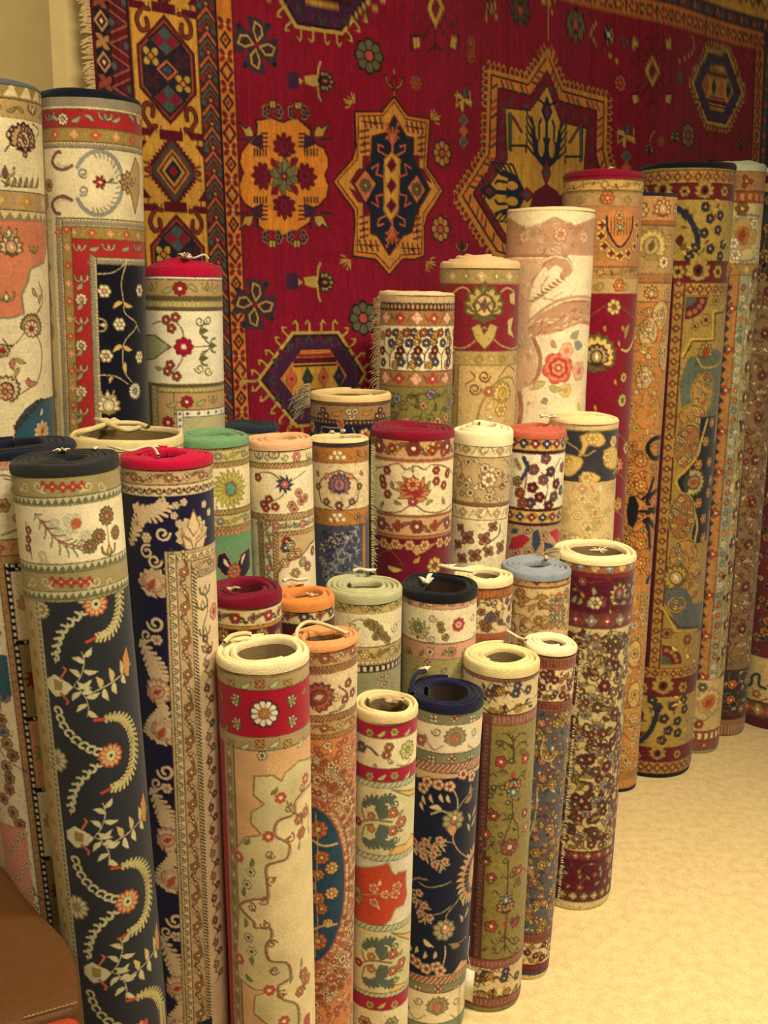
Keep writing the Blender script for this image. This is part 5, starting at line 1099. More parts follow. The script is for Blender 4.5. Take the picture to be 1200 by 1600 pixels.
def p30(r):
    r.start((214, 176, 110)); r.band(893, 898, BRD); r.band(897, 918, (196, 150, 84), 'dflow', BRN, a=(160, 40, 30), b=(170, 110, 50), d=BRD, per=30); r.band(918, 922, BRN); r.band(920, 1100, (216, 180, 112))
    r.allover(922, 1060, 17, [lf(20, 8, (170, 126, 66), BRN), lf(16, 7, (190, 150, 86), BRN), fl(8, 5, (180, 120, 60), GOLL, BRN), ck(8, 1.8, BRN)], 30, (150, 106, 56))
    for q in range(5):
        for w_ in range(4): r.m('flower', 862 + w_ * 6, 938 + q * 8, 3.6, 4, (110, 124, 110), CR2, BRN)
    r.m('flower', 871, 950, 6, 5, (206, 110, 60), CR)
def p31(r):
    r.start((206, 178, 112)); r.band(873, 880, (120, 84, 50)); r.band(878, 897, (160, 92, 50), 'dflow', BRD, a=GOLL, b=BLG, d=(200, 150, 80), per=22); r.band(897, 903, (130, 34, 34))
    def mar(y0, y1):
        r.band(y0, y1, (96, 16, 32)); r.allover(y0 + 1, y1 - 1, 16, [fl(9, 6, (206, 178, 112), RUST, OLD), lf(13, 6, (150, 140, 110), BRD), fl(6, 5, (150, 70, 60), GOLL), lf(10, 5, OLV)], int(y0), (130, 100, 60))
    mar(903, 958); r.m('palm', 968, 930, 20, BRD, (190, 160, 100), (150, 60, 50), BLG, 7); r.m('flower', 930, 942, 12, 6, (206, 186, 120), OLV, BRD); r.band(958, 983, (110, 52, 44), 'dflow', BRD, a=(150, 130, 100), b=(150, 56, 50), d=OLV, per=24)
    C2 = (208, 182, 114); r.band(983, 1332, C2)
    K = [fl(9.5, 6, (104, 22, 34), (190, 150, 100), (60, 20, 26)), fl(9, 8, (96, 62, 42), C2, (56, 30, 26)), fl(8.5, 6, (150, 144, 128), RUST, (90, 84, 70)), lf(17, 7, (150, 108, 56), BRD), lf(15, 6, (100, 56, 40), BRD), fl(7, 6, (130, 44, 40), C2, BRD), ck(9, 3, (84, 52, 40)), lf(18, 6, OLV, BRD), cl(4.5, BRD, (110, 32, 40)), lf(15, 6, (130, 124, 104), BRD), ck(7, 2.4, (120, 84, 48)), fl(8, 5, (140, 96, 52), CR2, BRD)]
    r.allover(985, 1330, 12.6, K, 311, (110, 84, 46), jit=.5)
    r.ln([(905, 1010), (925, 1006), (945, 1000), (960, 992), (975, 1002), (985, 1030)], 2.4, OLV); r.ln([(960, 1180), (968, 1140), (975, 1090), (984, 1040)], 3, (130, 60, 50))
    for i in range(14): u = r.uv(968 - i * .2, 1170 + i * 12)[0]
    r.c.rect(r.Umax * .62, r.V(1150), r.Umax + 4, r.Vb, (124, 36, 40)); r.c.run(r.Umax * .70, r.V(1150), r.Umax * .70, r.Vb, 16, 'dflow', a=TAN, b=OLV, d=BRD)
    r.band(1330, 1344, (118, 36, 40), 'dflow', BRD, a=(150, 90, 60), b=OLV, d=TAN, per=20); mar(1344, 1392); r.band(1392, 1408, (96, 50, 40), 'dflow', BRD, a=TAN, b=OLV, d=BRD, per=18); r.band(1410, 1500, CR2)

def p32(r):
    r.start((224, 172, 112)); c = r.c; r.band(1036, 1041, BRN); r.band(1040, 1059, (226, 196, 132), 'zig', OLD, a=(206, 170, 104), per=6)
    def tb(y0, y1, x0=None):
        r.band(y0, y1, (180, 148, 96), None, OLD, x0=x0); ym = (y0 + y1) / 2; k = r.k(ym)
        for i, x in enumerate((362, 384, 406, 428, 450, 473, 342)):
            if x0 and x < x0 + 6: continue
            if i % 2 == 0: r.m('flower', x, ym, 8.5, 4, (186, 156, 50) if i % 4 == 0 else (206, 120, 64), GOLL, OLD, rot=.78)
            else: r.m('leaf', x - 8, ym + 6, 21, 7, (196, 206, 140), OLD, rot=-.6)
    tb(1058, 1079); r.band(1079, 1152, (186, 16, 30), None, (110, 40, 30))
    r.m('flower', 413, 1115, 24, 11, WHT, (220, 120, 60), (60, 40, 24), ring=(236, 170, 100)); r.m('flower', 413, 1115, 9, 7, (224, 140, 80), GOLL, BRN)
    for x, y, f in ((370, 1094, -1), (372, 1131, -1), (455, 1096, 1), (456, 1128, 1)): r.m('palm', x, y, 12, OLD, CR, (206, 170, 110), GRN, 5, rot=f * 1.35)
    for x, y, a in ((346, 1080, .9), (352, 1140, -.9), (474, 1086, -.9), (476, 1140, .9)): r.m('leaf', x, y, 16, 6, OLV, OLD, rot=a)
    tb(1152, 1173)
    ux = r.uv(366, 1175)[0]; c.rect(-200, r.V(1173), ux, r.Vb + 4, (180, 150, 98)); c.line([(ux, r.V(1173)), (ux, r.Vb)], 2, OLD)
    ur = r.uv(353, 1178)[0]; c.rect(-200, r.V(1173), ur, r.Vb + 4, (196, 26, 36)); c.line([(ur, r.V(1173)), (ur, r.Vb)], 1.6, (240, 190, 120))
    v = r.V(1185); i = 0; um = (ux + ur) / 2
    while v < r.Vb:
        o = c.push(um, v)
        if i % 2: c.m_flower(6.5, 4, (186, 156, 50) if i % 4 == 1 else (206, 116, 64), GOLL, OLD, .78)
        else: oo = c.push(-3, 6, -1.2); c.m_leaf(14, 6, (200, 206, 150), OLD); c.T = oo
        c.T = o; v += 15; i += 1
    Cg = (216, 196, 134); Cc = (238, 212, 148); OC = (150, 126, 60)
    Z = lambda x, y: (330 + x / 3.636, 1200 + y / 3.636)
    O = [Z(570, -60), Z(500, -40), Z(420, 30), Z(400, 75), Z(350, 40), Z(245, 45), Z(240, 150), Z(300, 205), Z(230, 250), Z(225, 310), Z(290, 380), Z(200, 390), Z(150, 450), Z(148, 560), Z(160, 800), Z(150, 1060), Z(160, 1180), Z(250, 1255), Z(340, 1262), Z(250, 1290), Z(245, 1390), Z(320, 1455), Z(260, 1520), Z(640, 1560), Z(640, -60)]
    r.pg(O, Cg, False, OC, 2); Br = (150, 96, 60)
    I = [Z(600, 60), Z(540, 120), Z(480, 190), Z(470, 260), Z(380, 300), Z(360, 380), Z(440, 430), Z(430, 510), Z(350, 540), Z(310, 570), Z(320, 700), Z(310, 745), Z(240, 745), Z(165, 780), Z(240, 870), Z(250, 905), Z(330, 905), Z(340, 960), Z(310, 1010), Z(330, 1090), Z(430, 1110), Z(450, 1190), Z(380, 1240), Z(400, 1310), Z(490, 1350), Z(500, 1480), Z(640, 1560), Z(640, 60)]
    r.pg(I, Cc, False); r.ln(I[:-2], 3.2, Br); r.ln([(x + 3, y + 1) for x, y in I[:-2]], 1.1, (214, 170, 110))
    g = random.Random(32)
    for x, y, f in ((335, 490, 1), (345, 640, 1), (345, 1000, -1), (360, 1150, 1), (450, 400, 1), (300, 750, -1), (400, 1290, -1), (230, 790, 1), (310, 890, -1), (440, 230, 1), (520, 110, 1)): r.m('curl', *Z(x, y), 8.5, 2.2, Br, 1.1, flip=f, rot=g.uniform(0, 6)); r.m('leaf', *Z(x, y), 10, 4, Br, rot=g.uniform(0, 6))
    for x, y in ((395, 170), (325, 390), (540, 60), (330, 1262), (158, 500), (165, 1080), (415, 1440), (550, 1430)): r.m('flower', *Z(x, y), 11, 7, (212, 70, 50), CR, (230, 190, 130))
    for x, y in ((290, -70), (225, 590), (205, 660), (215, 960), (232, 1040)): r.m('flower', *Z(x, y), 8, 6, CR, OLD, (60, 54, 40))
    for x, y, a in ((340, 150, -.8), (225, 560, -1.4), (190, 680, 1.6), (195, 900, -1.5), (235, 1070, 1.5), (200, 1170, .6), (190, 430, -.9)): r.m('leaf', *Z(x, y), 15, 6, (130, 124, 60), OLD, rot=a)
    for x, y in ((500, 290), (540, 250), (515, 370), (530, 1170), (510, 1270), (550, 1200)): r.m('flower', *Z(x, y), 10, 6, (200, 120, 80), GOLL, Br)
    for pts in ([Z(470, 250), Z(520, 290), Z(510, 380), Z(500, 440)], [Z(540, 200), Z(560, 260), Z(550, 340)], [Z(520, 1120), Z(510, 1180), Z(540, 1260)], [Z(430, 190), Z(450, 240), Z(500, 270)]): r.ln(pts, 1.8, (130, 104, 64)); 
    for x, y, a in ((505, 420, 1.6), (560, 330, 1.4), (510, 1130, -1.4), (470, 1180, 2)): r.m('leaf', *Z(x, y), 15, 5, (150, 136, 90), rot=a)

def p33(r):
    r.start((216, 148, 88)); B1 = (196, 146, 88)
    r.band(1008, 1016, B1, 'rope', BRN, a=BRN, per=6); r.band(1016, 1042, (206, 160, 100), 'vine', BRN, a=(170, 90, 56), b=CR2, d=(150, 100, 56), per=26); r.band(1042, 1054, B1, 'rope', BRN, a=BRN, per=6)
    r.band(1054, 1118, (238, 208, 150)); r.m('palm', 495, 1090, 26, (130, 60, 44), (176, 100, 70), (160, 80, 60), CR, 9, rot=1.2); r.ln([(515, 1115), (536, 1108), (544, 1088), (530, 1075)], 2.2, BRN)
    for x, y in ((545, 1070), (540, 1095), (552, 1085)): r.m('flower', x, y, 8, 5, (170, 76, 52), CR, BRN)
    r.m('curl', 525, 1090, 9, 1.6, OLV); r.m('leaf', 530, 1110, 16, 5, SAGE, OLD, rot=-.6)
    r.band(1118, 1128, B1, 'rope', BRN, a=BRN, per=6); r.band(1128, 1148, (206, 160, 100), 'vine', BRN, a=(170, 90, 56), b=CR2, d=(150, 100, 56), per=26); r.band(1148, 1156, B1, 'rope', BRN, a=BRN, per=6)
    r.c.rect(-200, r.V(1156), 200, r.Vb + 4, (212, 134, 76))
    r.allover(1158, 1640, 17, [fl(7, 5, CR2, (206, 100, 60), RUST), lf(12, 5, (236, 200, 140)), fl(6, 5, (190, 90, 60), CR2)], 33, (190, 110, 66))
    # big oval medallion, its middle turned towards the left
    u0, _ = r.uv(487, 1385); u0 -= 4; v0 = r.V(1385); c = r.c; K = r.k(1385)
    def ov(a, b, col): c.disc(u0, v0, a * K, col, b * K)
    ov(112, 222, (206, 160, 104)); ov(102, 208, (226, 190, 132)); ov(94, 196, (206, 150, 96)); ov(80, 170, (222, 178, 120)); ov(73, 155, (190, 104, 66)); ov(69, 149, (226, 180, 124)); ov(62, 140, (176, 90, 60)); ov(59, 136, (34, 70, 88))
    g = random.Random(34)
    for R_, RV, n, q in ((107, 215, 60, 7), (98, 202, 54, 6.5), (87, 183, 44, 9), (76, 162, 50, 5.5), (66, 145, 56, 4.5)):
        for i in range(n):
            t = i * 2 * math.pi / n; o = c.push(u0 + R_ * K * math.cos(t), v0 + RV * K * math.sin(t), t); 
            if q > 8 and i % 2: c.m_palm(10, BRN, (226, 190, 134), (200, 120, 80), RUST, 5)
            else: c.m_flower(q * K, 5, g.choice(((190, 90, 60), (230, 196, 140), (206, 120, 80))), g.choice((CR, RUST)), BRN)
            c.T = o
    for dx, dy, q, cc in ((14, -98, 17, (190, 110, 70)), (14, 98, 17, (190, 110, 70)), (20, -50, 13, (196, 110, 60)), (36, -30, 12, (214, 170, 100)), (14, -20, 11, (190, 130, 80)), (14, 22, 12, (190, 120, 80)), (36, 14, 12, (216, 166, 100)), (20, 40, 11, (190, 110, 70)), (4, 0, 9, (200, 130, 80)), (30, 66, 9, GOLL)):
        o = c.push(u0 + dx * K, v0 + dy * K, dx); c.m_flower(q, 8, cc, GOLL, (96, 60, 40)); c.T = o
    for f in (-1, 1): c.line([(u0, v0 + 84 * f), (u0 + 22, v0 + 72 * f), (u0 + 46, v0 + 72 * f)], 4, (206, 170, 100), True); c.line([(u0 + 10, v0 + 130 * f), (u0 + 14, v0 + 60 * f), (u0 + 10, v0)], 1.6, (206, 170, 100), True)

def p34(r):
    r.start((240, 218, 160)); PK = (192, 22, 52)
    def pk(y0, y1):
        r.band(y0, y1, PK, None, OLD, 1.8); ym = (y0 + y1) / 2
        for i, x in enumerate((562, 578, 597, 617, 640, 652)):
            if i % 2: r.m('flower', x, ym, 7.5, 6, (206, 176, 96), OLV, OLD)
            else: r.m('leaf', x - 8, ym + 6, 19, 6, (214, 190, 120), OLD, rot=-.7)
    r.band(1120, 1134, (234, 206, 144)); pk(1134, 1155); r.band(1155, 1202, (242, 222, 166), None, TAN)
    r.m('flower', 638, 1172, 16, 8, (206, 200, 116), (170, 160, 80), OLV); r.m('flower', 608, 1168, 8, 6, (176, 110, 60), CR, BRN); r.m('flower', 604, 1180, 8, 6, (176, 100, 60), CR, BRN); r.ln([(620, 1196), (635, 1196), (642, 1186)], 1.4, OLV)
    r.ln([(560, 1172), (575, 1166), (590, 1180)], 3.5, (90, 96, 70)); r.m('flower', 566, 1166, 10, 6, (110, 100, 70), GOLL, BRD); r.m('curl', 610, 1190, 5, 1.4, BRN); r.m('leaf', 585, 1192, 10, 7, TAN, rot=1)
    pk(1202, 1223)
    def rope(y0, y1): r.band(y0, y1, (206, 206, 160), 'rope', OLV, a=(150, 150, 100), per=9)
    rope(1223, 1232)
    def scr(y0, y1):
        r.band(y0, y1, (222, 206, 146), None, OLV); ym = (y0 + y1) / 2; s_ = (y1 - y0) / 105
        r.pg([(612, y0 + 2), (640, y0 + 12), (655, y0 + 4), (660, y0 - 2)], (238, 188, 104), oc=OLV); r.pg([(608, y1 - 2), (618, y1 - 14), (634, y1 - 18), (644, y1 - 34), (650, y1 - 34), (650, y1 - 2)], (238, 188, 104), oc=OLV)
        TG = (92, 104, 84)
        r.ln([(560, ym), (582, ym - 4), (612, ym)], 3, (150, 120, 70))
        for f in (-1, 1):
            r.fe([(568, ym + 26 * f * s_), (578, ym + 34 * f * s_), (592, ym + 31 * f * s_), (596, ym + 20 * f * s_), (600, ym + 6 * f * s_)], TG, 8, 3.6, step=2)
            r.fe([(594, ym + 30 * f * s_), (604, ym + 36 * f * s_), (614, ym + 34 * f * s_)], TG, 7, 3.2, step=2); r.m('curl', 618, ym + 28 * f * s_, 7, 2.2, TG, flip=f)
            r.ln([(566, ym + 22 * f * s_), (570, ym + 6 * f), (582, ym + 3 * f)], 2.6, (150, 130, 80)); r.m('flower', 580, ym + 10 * f, 7, 5, (214, 140, 80), CR, BRN)
            r.m('flower', 614, ym + 14 * f * s_, 9, 6, (206, 110, 80), CR, BRN); r.m('leaf', 620, ym + 10 * f, 14, 5, TAN, OLD, rot=.5 * f)
        r.m('flower', 628, ym, 10, 6, (206, 116, 84), CR, BRN); r.m('flower', 561, ym - 2, 8, 5, (190, 30, 50), CR)
    scr(1232, 1337); rope(1337, 1346); r.band(1346, 1447, (232, 216, 176), None, OLV)
    r.pg([(500, 1348), (607, 1348), (612, 1362), (618, 1368), (622, 1364), (636, 1360), (635, 1380), (637, 1398), (632, 1414), (618, 1420), (612, 1436), (600, 1447), (500, 1447)], (216, 78, 32), oc=(190, 180, 130), ow=2)
    for x, y, q in ((584, 1388, 10), (584, 1410, 9), (602, 1398, 9), (621, 1386, 11), (618, 1398, 10)): r.m('flower', x, y, q, 5, (236, 170, 120), (216, 120, 80), (190, 70, 40))
    r.ln([(568, 1397), (590, 1397), (612, 1397)], 2.4, (226, 150, 100)); r.m('leaf', 590, 1412, 12, 5, CR, rot=1.2); r.m('leaf', 590, 1384, 12, 5, CR, rot=-1.2); r.m('palm', 560, 1398, 16, OLV, CR2, TAN, RED, 7, rot=-1.57)
    rope(1447, 1456); scr(1456, 1553); rope(1553, 1560); pk(1560, 1580); r.band(1580, 1680, (240, 218, 160)); r.m('flower', 570, 1598, 12, 6, TAN, RED, OLD); r.m('flower', 612, 1600, 12, 6, SAGE, OLV, OLD)

def p35(r):
    r.start((20, 22, 44)); PK = (216, 170, 122)
    def rope(y0, y1): r.band(y0, y1, PK, 'rope', BRN, a=(150, 80, 60), per=8)
    def gr(y0, y1):
        r.band(y0, y1, (132, 136, 96), None, OLD); ym = (y0 + y1) / 2
        for i, x in enumerate((650, 678, 710, 740, 752)):
            x = x - (ym - 1120) * .06; r.m('flower', x, ym, 7.6, 4, CR if i % 2 else (216, 170, 122), RED, OLD, rot=.78 if i % 2 else 0)
        for x in (664, 694, 726): u, v = r.uv(x - (ym - 1120) * .06, ym); r.c.rect(u - 4, v - 5, u + 4, v + 5, (150, 156, 110)); r.c.rect(u - 1.5, v - 5, u + 1.5, v + 5, (190, 110, 80))
    def cr(y0, y1, x):
        r.band(y0, y1, (242, 220, 168), None, BRN); ym = (y0 + y1) / 2
        r.m('palm', x, ym, 19, (140, 120, 80), (176, 150, 104), (150, 126, 86), (214, 100, 70), 9); r.m('leaf', x, ym - 7, 15, 11, (218, 106, 76), CR, rot=1.57)
        for f in (-1, 1): r.ln([(x + 20 * f, ym + 10), (x + 34 * f, ym + 16), (x + 44 * f, ym + 4)], 1.5, (190, 130, 100)); r.m('curl', x + 30 * f, ym - 12, 8, 1.5, (130, 120, 80), flip=f); r.m('leaf', x + 48 * f, ym - 10, 12, 5, (190, 110, 90), rot=1)
        for x2 in (x - 54, x + 54): r.m('flower', x2, ym, 10, 6, (190, 110, 80), CR, BRN)
    r.band(1096, 1101, PK); rope(1101, 1113); gr(1113, 1133); cr(1133, 1178, 712); gr(1178, 1194); rope(1194, 1208); c = r.c
    r.c.rect(-200, r.V(1208), 200, r.Vb + 4, (18, 24, 46)); G = (196, 172, 116)
    X = lambda x, y: (620 + x / 3.158, 1150 + y / 3.158)
    r.pg([X(100, 190), X(350, 190), X(400, 170), X(420, 150), X(420, 120), X(60, 120)], PK)
    r.ln([X(100, 196), X(200, 200), X(340, 195), X(385, 175)], 3, PK)
    for x, y in ((150, 225), (205, 240), (262, 250), (130, 255), (330, 190), (375, 200)): r.m('flower', *X(x, y), 10, 5, (230, 190, 140), RED, (150, 110, 80))
    for x, y in ((130, 290), (165, 285), (215, 285), (120, 320), (250, 290)): r.m('leaf', *X(x, y), 17, 6, (222, 186, 140), rot=1.2)
    r.ln([X(275, 260), X(300, 310), X(302, 370)], 2, CR2); r.ln([X(385, 260), X(340, 310), X(305, 360)], 1.6, G); r.m('leaf', *X(340, 330), 20, 8, OLV, G, rot=-.6); r.m('leaf', *X(360, 290), 16, 6, OLV, G, rot=-1.4)
    for (x, y) in ((282, 420), (235, 960)):
        r.m('flower', *X(x, y), 19, 9, (176, 158, 110), (206, 110, 70), (120, 110, 76)); r.m('leaf', *X(x, y + 20), 20, 14, (216, 150, 100), OLD, rot=1.57 if y < 500 else -1.57); r.m('leaf', *X(x, y), 10, 8, CR, RED, rot=-1.57)
    r.ln([X(282, 470), X(280, 520), X(310, 570), X(350, 600)], 2, PK); r.ln([X(250, 380), X(215, 370), X(170, 385)], 3.4, G); r.m('leaf', *X(225, 362), 22, 9, CR2, rot=math.pi)
    def spray(x, y, a):
        u, v = r.uv(*X(x, y)); o = c.push(u, v, a, r.k(1300))
        c.m_feather([(-30, 10), (-12, 2), (10, 0), (30, 6)], G, 12, 2.4, step=3)
        for i in range(5): oo = c.push(-22 + i * 11, (-6, 7)[i % 2], i); c.m_flower(7.5, 5, (224, 176, 130), (190, 90, 60), (140, 100, 70)); c.T = oo
        c.T = o
    spray(150, 540, -.3); spray(120, 840, 1.1); spray(170, 600, .5)
    r.ln([X(200, 520), X(240, 522), X(280, 530)], 1.6, G); r.ln([X(110, 720), X(150, 745), X(220, 740), X(270, 720)], 1.6, G); r.ln([X(320, 780), X(290, 830), X(250, 880), X(240, 920)], 1.6, G); r.ln([X(60, 720), X(100, 700), X(150, 710)], 3, OLV); r.ln([X(180, 885), X(230, 870), X(270, 840)], 1.6, G)
    # half sunflower on the right
    u, v = r.uv(*X(375, 675)); c.disc(u, v, 14, (226, 170, 120), 26)
    for i in range(11): t = math.radians(95 + i * 17); c.line([(u - 2, v), (u + 24 * math.cos(t), v + 32 * math.sin(t))], 1.2, CR2)
    for i in range(15):
        t = math.radians(88 + i * 13.5); o = c.push(u + 28 * math.cos(t), v + 36 * math.sin(t), t); c.m_leaf(17, 7, (216, 176, 120) if i % 2 else (190, 170, 110)); c.T = o
        o = c.push(u + 30 * math.cos(t), v + 38 * math.sin(t)); c.m_flower(4.5, 5, (222, 150, 110), CR); c.T = o
    for y in (400, 450, 820, 900): r.m('feather' if 0 else 'leaf', *X(375 - (y - 400) * .08, y), 22, 6, G, rot=-1); r.m('leaf', *X(365 - (y - 400) * .08, y + 22), 18, 6, G, rot=-2)
    r.ln([X(240, 1040), X(238, 1090), X(225, 1140)], 2, CR2); r.ln([X(260, 1030), X(310, 1020), X(345, 990)], 1.6, G); r.m('leaf', *X(270, 1030), 18, 8, OLV, G, rot=.4); r.m('leaf', *X(130, 1000), 22, 9, CR2, rot=.6)
    for x, y in ((100, 1120), (145, 1150), (195, 1140), (75, 1100), (215, 1160)): r.m('flower', *X(x, y), 10, 5, (230, 190, 140), RED, (150, 110, 80))
    for x, y in ((90, 1070), (130, 1100), (180, 1100), (60, 1060)): r.m('leaf', *X(x, y), 15, 6, (222, 186, 140), rot=-1.4)
    r.pg([X(20, 1190), X(60, 1170), X(200, 1180), X(280, 1170), X(320, 1110), X(380, 1100), X(380, 1230), X(20, 1230)], PK)
    rope(1527, 1539); gr(1539, 1552); cr(1552, 1600, 684); gr(1600, 1620)

def p36(r):
    r.start((136, 120, 60)); r.band(1044, 1052, CR2, 'rope', None, a=TAN2, per=4); r.band(1051, 1067, (148, 92, 66), 'check', BRD, a=(176, 120, 90), per=7); r.band(1067, 1117, (222, 194, 132))
    def flo(y0, y1):
        g = random.Random(36)
        for i in range(30):
            x = g.uniform(736, 838) - (y0 - 1067) * .04; y = g.uniform(y0 + 4, y1 - 4)
            if i % 3 == 0: r.m('flower', x, y, 8, 6, g.choice((MAU, (176, 40, 40), GOLD, BLUE)), GOLL, BRD)
            elif i % 3 == 1: r.m('leaf', x, y, 13, 5, g.choice((BRD, OLV, MAU)), rot=g.uniform(0, 6))
            else: r.ln([(x, y), (x + 6, y - 8), (x + 12, y - 2)], 1.5, BRD)
        r.ln([(732, y1 - 8), (752, y1 - 12), (768, y1 - 3), (790, y1 - 4), (812, y1 - 14), (832, y1 - 20)], 2, BRD)
    flo(1067, 1117); r.band(1117, 1134, (148, 92, 66), 'check', BRD, a=(176, 120, 90), per=7); F1 = (146, 126, 62)
    r.c.rect(-200, r.V(1134), 200, r.Vb + 4, F1)
    u1 = r.uv(767, 1150)[0]; r.c.rect(-200, r.V(1120), u1, r.Vb + 4, (112, 62, 52)); r.c.run(u1 - 7, r.V(1134), u1 - 7, r.Vb, 10, 'check', a=(146, 90, 74), per=7); r.c.line([(u1, r.V(1134)), (u1, r.Vb)], 1.6, BRD); r.c.line([(u1 - 14, r.V(1134)), (u1 - 14, r.Vb)], 2.6, (50, 26, 26))
    X = lambda x, y: (620 + x / 3.158, 1150 + y / 3.158); D = (70, 56, 34)
    def tree(y, f):
        r.ln([X(585 - (y) * .05, y), X(583 - y * .05, y - 60 * f), X(580 - y * .05, y - 120 * f)], 2.2, D)
        for q in (-1, 1): r.ln([X(583 - y * .05, y - 50 * f), X(583 - y * .05 + 45 * q, y - 90 * f), X(583 - y * .05 + 70 * q, y - 70 * f)], 1.6, D); r.ln([X(583 - y * .05, y - 90 * f), X(583 - y * .05 + 30 * q, y - 130 * f), X(583 - y * .05 + 60 * q, y - 130 * f)], 1.6, D); r.m('leaf', *X(583 - y * .05 + 60 * q, y - 100 * f), 10, 5, (90, 80, 46), rot=1)
    tree(120, 1); tree(940, -1)
    r.ln([X(578, 200), X(572, 330), X(570, 400), X(545, 470), X(520, 540)], 2, D); r.ln([X(570, 400), X(600, 450), X(600, 520)], 1.6, D); r.ln([X(550, 620), X(548, 720), X(545, 800), X(545, 900), X(530, 1000)], 2, D)
    for x, y, q, c in ((515, 128, 10, (206, 66, 46)), (640, 112, 10, (206, 66, 46)), (478, 395, 9, (196, 50, 40)), (440, 485, 8, (196, 80, 50)), (635, 380, 8, RUST), (465, 700, 9, (196, 60, 46)), (465, 940, 11, (206, 70, 50)), (590, 920, 10, (200, 60, 46)), (640, 450, 9, (206, 130, 60)), (440, 620, 8, RUST), (605, 665, 9, (206, 76, 60))): r.m('flower', *X(x, y), q, 5, c, CR, D)
    for (x, y, f) in ((577, 240, 1), (540, 850, -1)):
        r.m('palm', *X(x, y), 17, D, (190, 130, 56), (150, 150, 120), (190, 50, 40), 7, rot=0 if f < 0 else math.pi); r.m('palm', *X(x, y + 34 * f), 13, D, (140, 146, 130), (120, 130, 120), CR, 5, rot=0 if f < 0 else math.pi); r.m('leaf', *X(x, y - 60 * f), 11, 9, (206, 50, 36), rot=1.5)
    r.m('flower', *X(558, 550), 15, 8, (160, 84, 66), CR, (96, 50, 40)); g = random.Random(37)
    for i in range(70):
        x, y = g.uniform(425, 650) - 0, g.uniform(30, 1090); x -= y * .05
        k = g.random()
        if k < .35: r.m('leaf', *X(x, y), 11, 4, g.choice((D, (96, 84, 46), (176, 130, 60))), rot=g.uniform(0, 6))
        elif k < .6: r.m('curl', *X(x, y), 6.5, 1.5, D, rot=g.uniform(0, 6))
        elif k < .8: r.m('flower', *X(x, y), 5, 5, (110, 100, 70), GOLL, D)
        else: r.ln([X(x, y), X(x + 16, y - 14), X(x + 34, y + 4)], 1.3, D)
    r.band(1500, 1514, (140, 80, 62), 'check', BRD, a=(170, 110, 84), per=7); r.band(1514, 1560, (222, 192, 130)); flo(1514, 1560); r.band(1560, 1575, (140, 84, 64), 'check', BRD, a=(170, 110, 84), per=7); r.band(1575, 1680, (150, 134, 76))

def p37(r):
    r.start((96, 92, 88)); r.band(1012, 1020, WHT); r.band(1019, 1028, (60, 60, 72), 'check', None, a=(150, 140, 120), per=4); r.band(1028, 1047, (174, 92, 52), 'check', BRD, a=(100, 66, 60), per=5)
    r.band(1047, 1097, (232, 200, 138)); r.allover(1048, 1097, 13, [fl(7, 5, (120, 40, 44), GOLL, BRD), fl(6, 5, GOLD, RUST, BRD), lf(9, 4, BRD), fl(6, 4, (90, 60, 60), CR2, BRD)], 37, BRD)
    r.band(1097, 1112, (156, 84, 52), 'check', BRD, a=(120, 60, 50), per=6); r.band(1112, 1460, (92, 90, 88))
    r.allover(1113, 1460, 13, [fl(9, 6, (176, 136, 62), GOLL, (60, 54, 50)), lf(13, 7, (170, 134, 66), (60, 50, 44)), fl(7, 5, (214, 130, 84), CR2, (70, 60, 60)), lf(12, 5, (56, 60, 74)), lf(10, 4, CR2), fl(6, 5, (130, 80, 70), CR2)], 38, (176, 150, 100))
    r.ln([(850, 1150), (846, 1180), (858, 1190), (866, 1184)], 2, CR2); r.ln([(840, 1230), (836, 1280), (820, 1330), (832, 1370)], 2, CR2)
    r.band(1460, 1474, (156, 84, 52), 'check', BRD, a=(120, 60, 50), per=6); r.band(1474, 1507, (232, 200, 138)); r.allover(1475, 1507, 12, [fl(6, 5, (120, 40, 44), GOLL, BRD), fl(5, 5, GOLD, RUST, BRD), lf(9, 4, BRD)], 39, BRD)
    r.band(1507, 1517, (130, 44, 40), None, BRD); r.band(1517, 1524, (70, 66, 74)); r.band(1524, 1600, CR2)

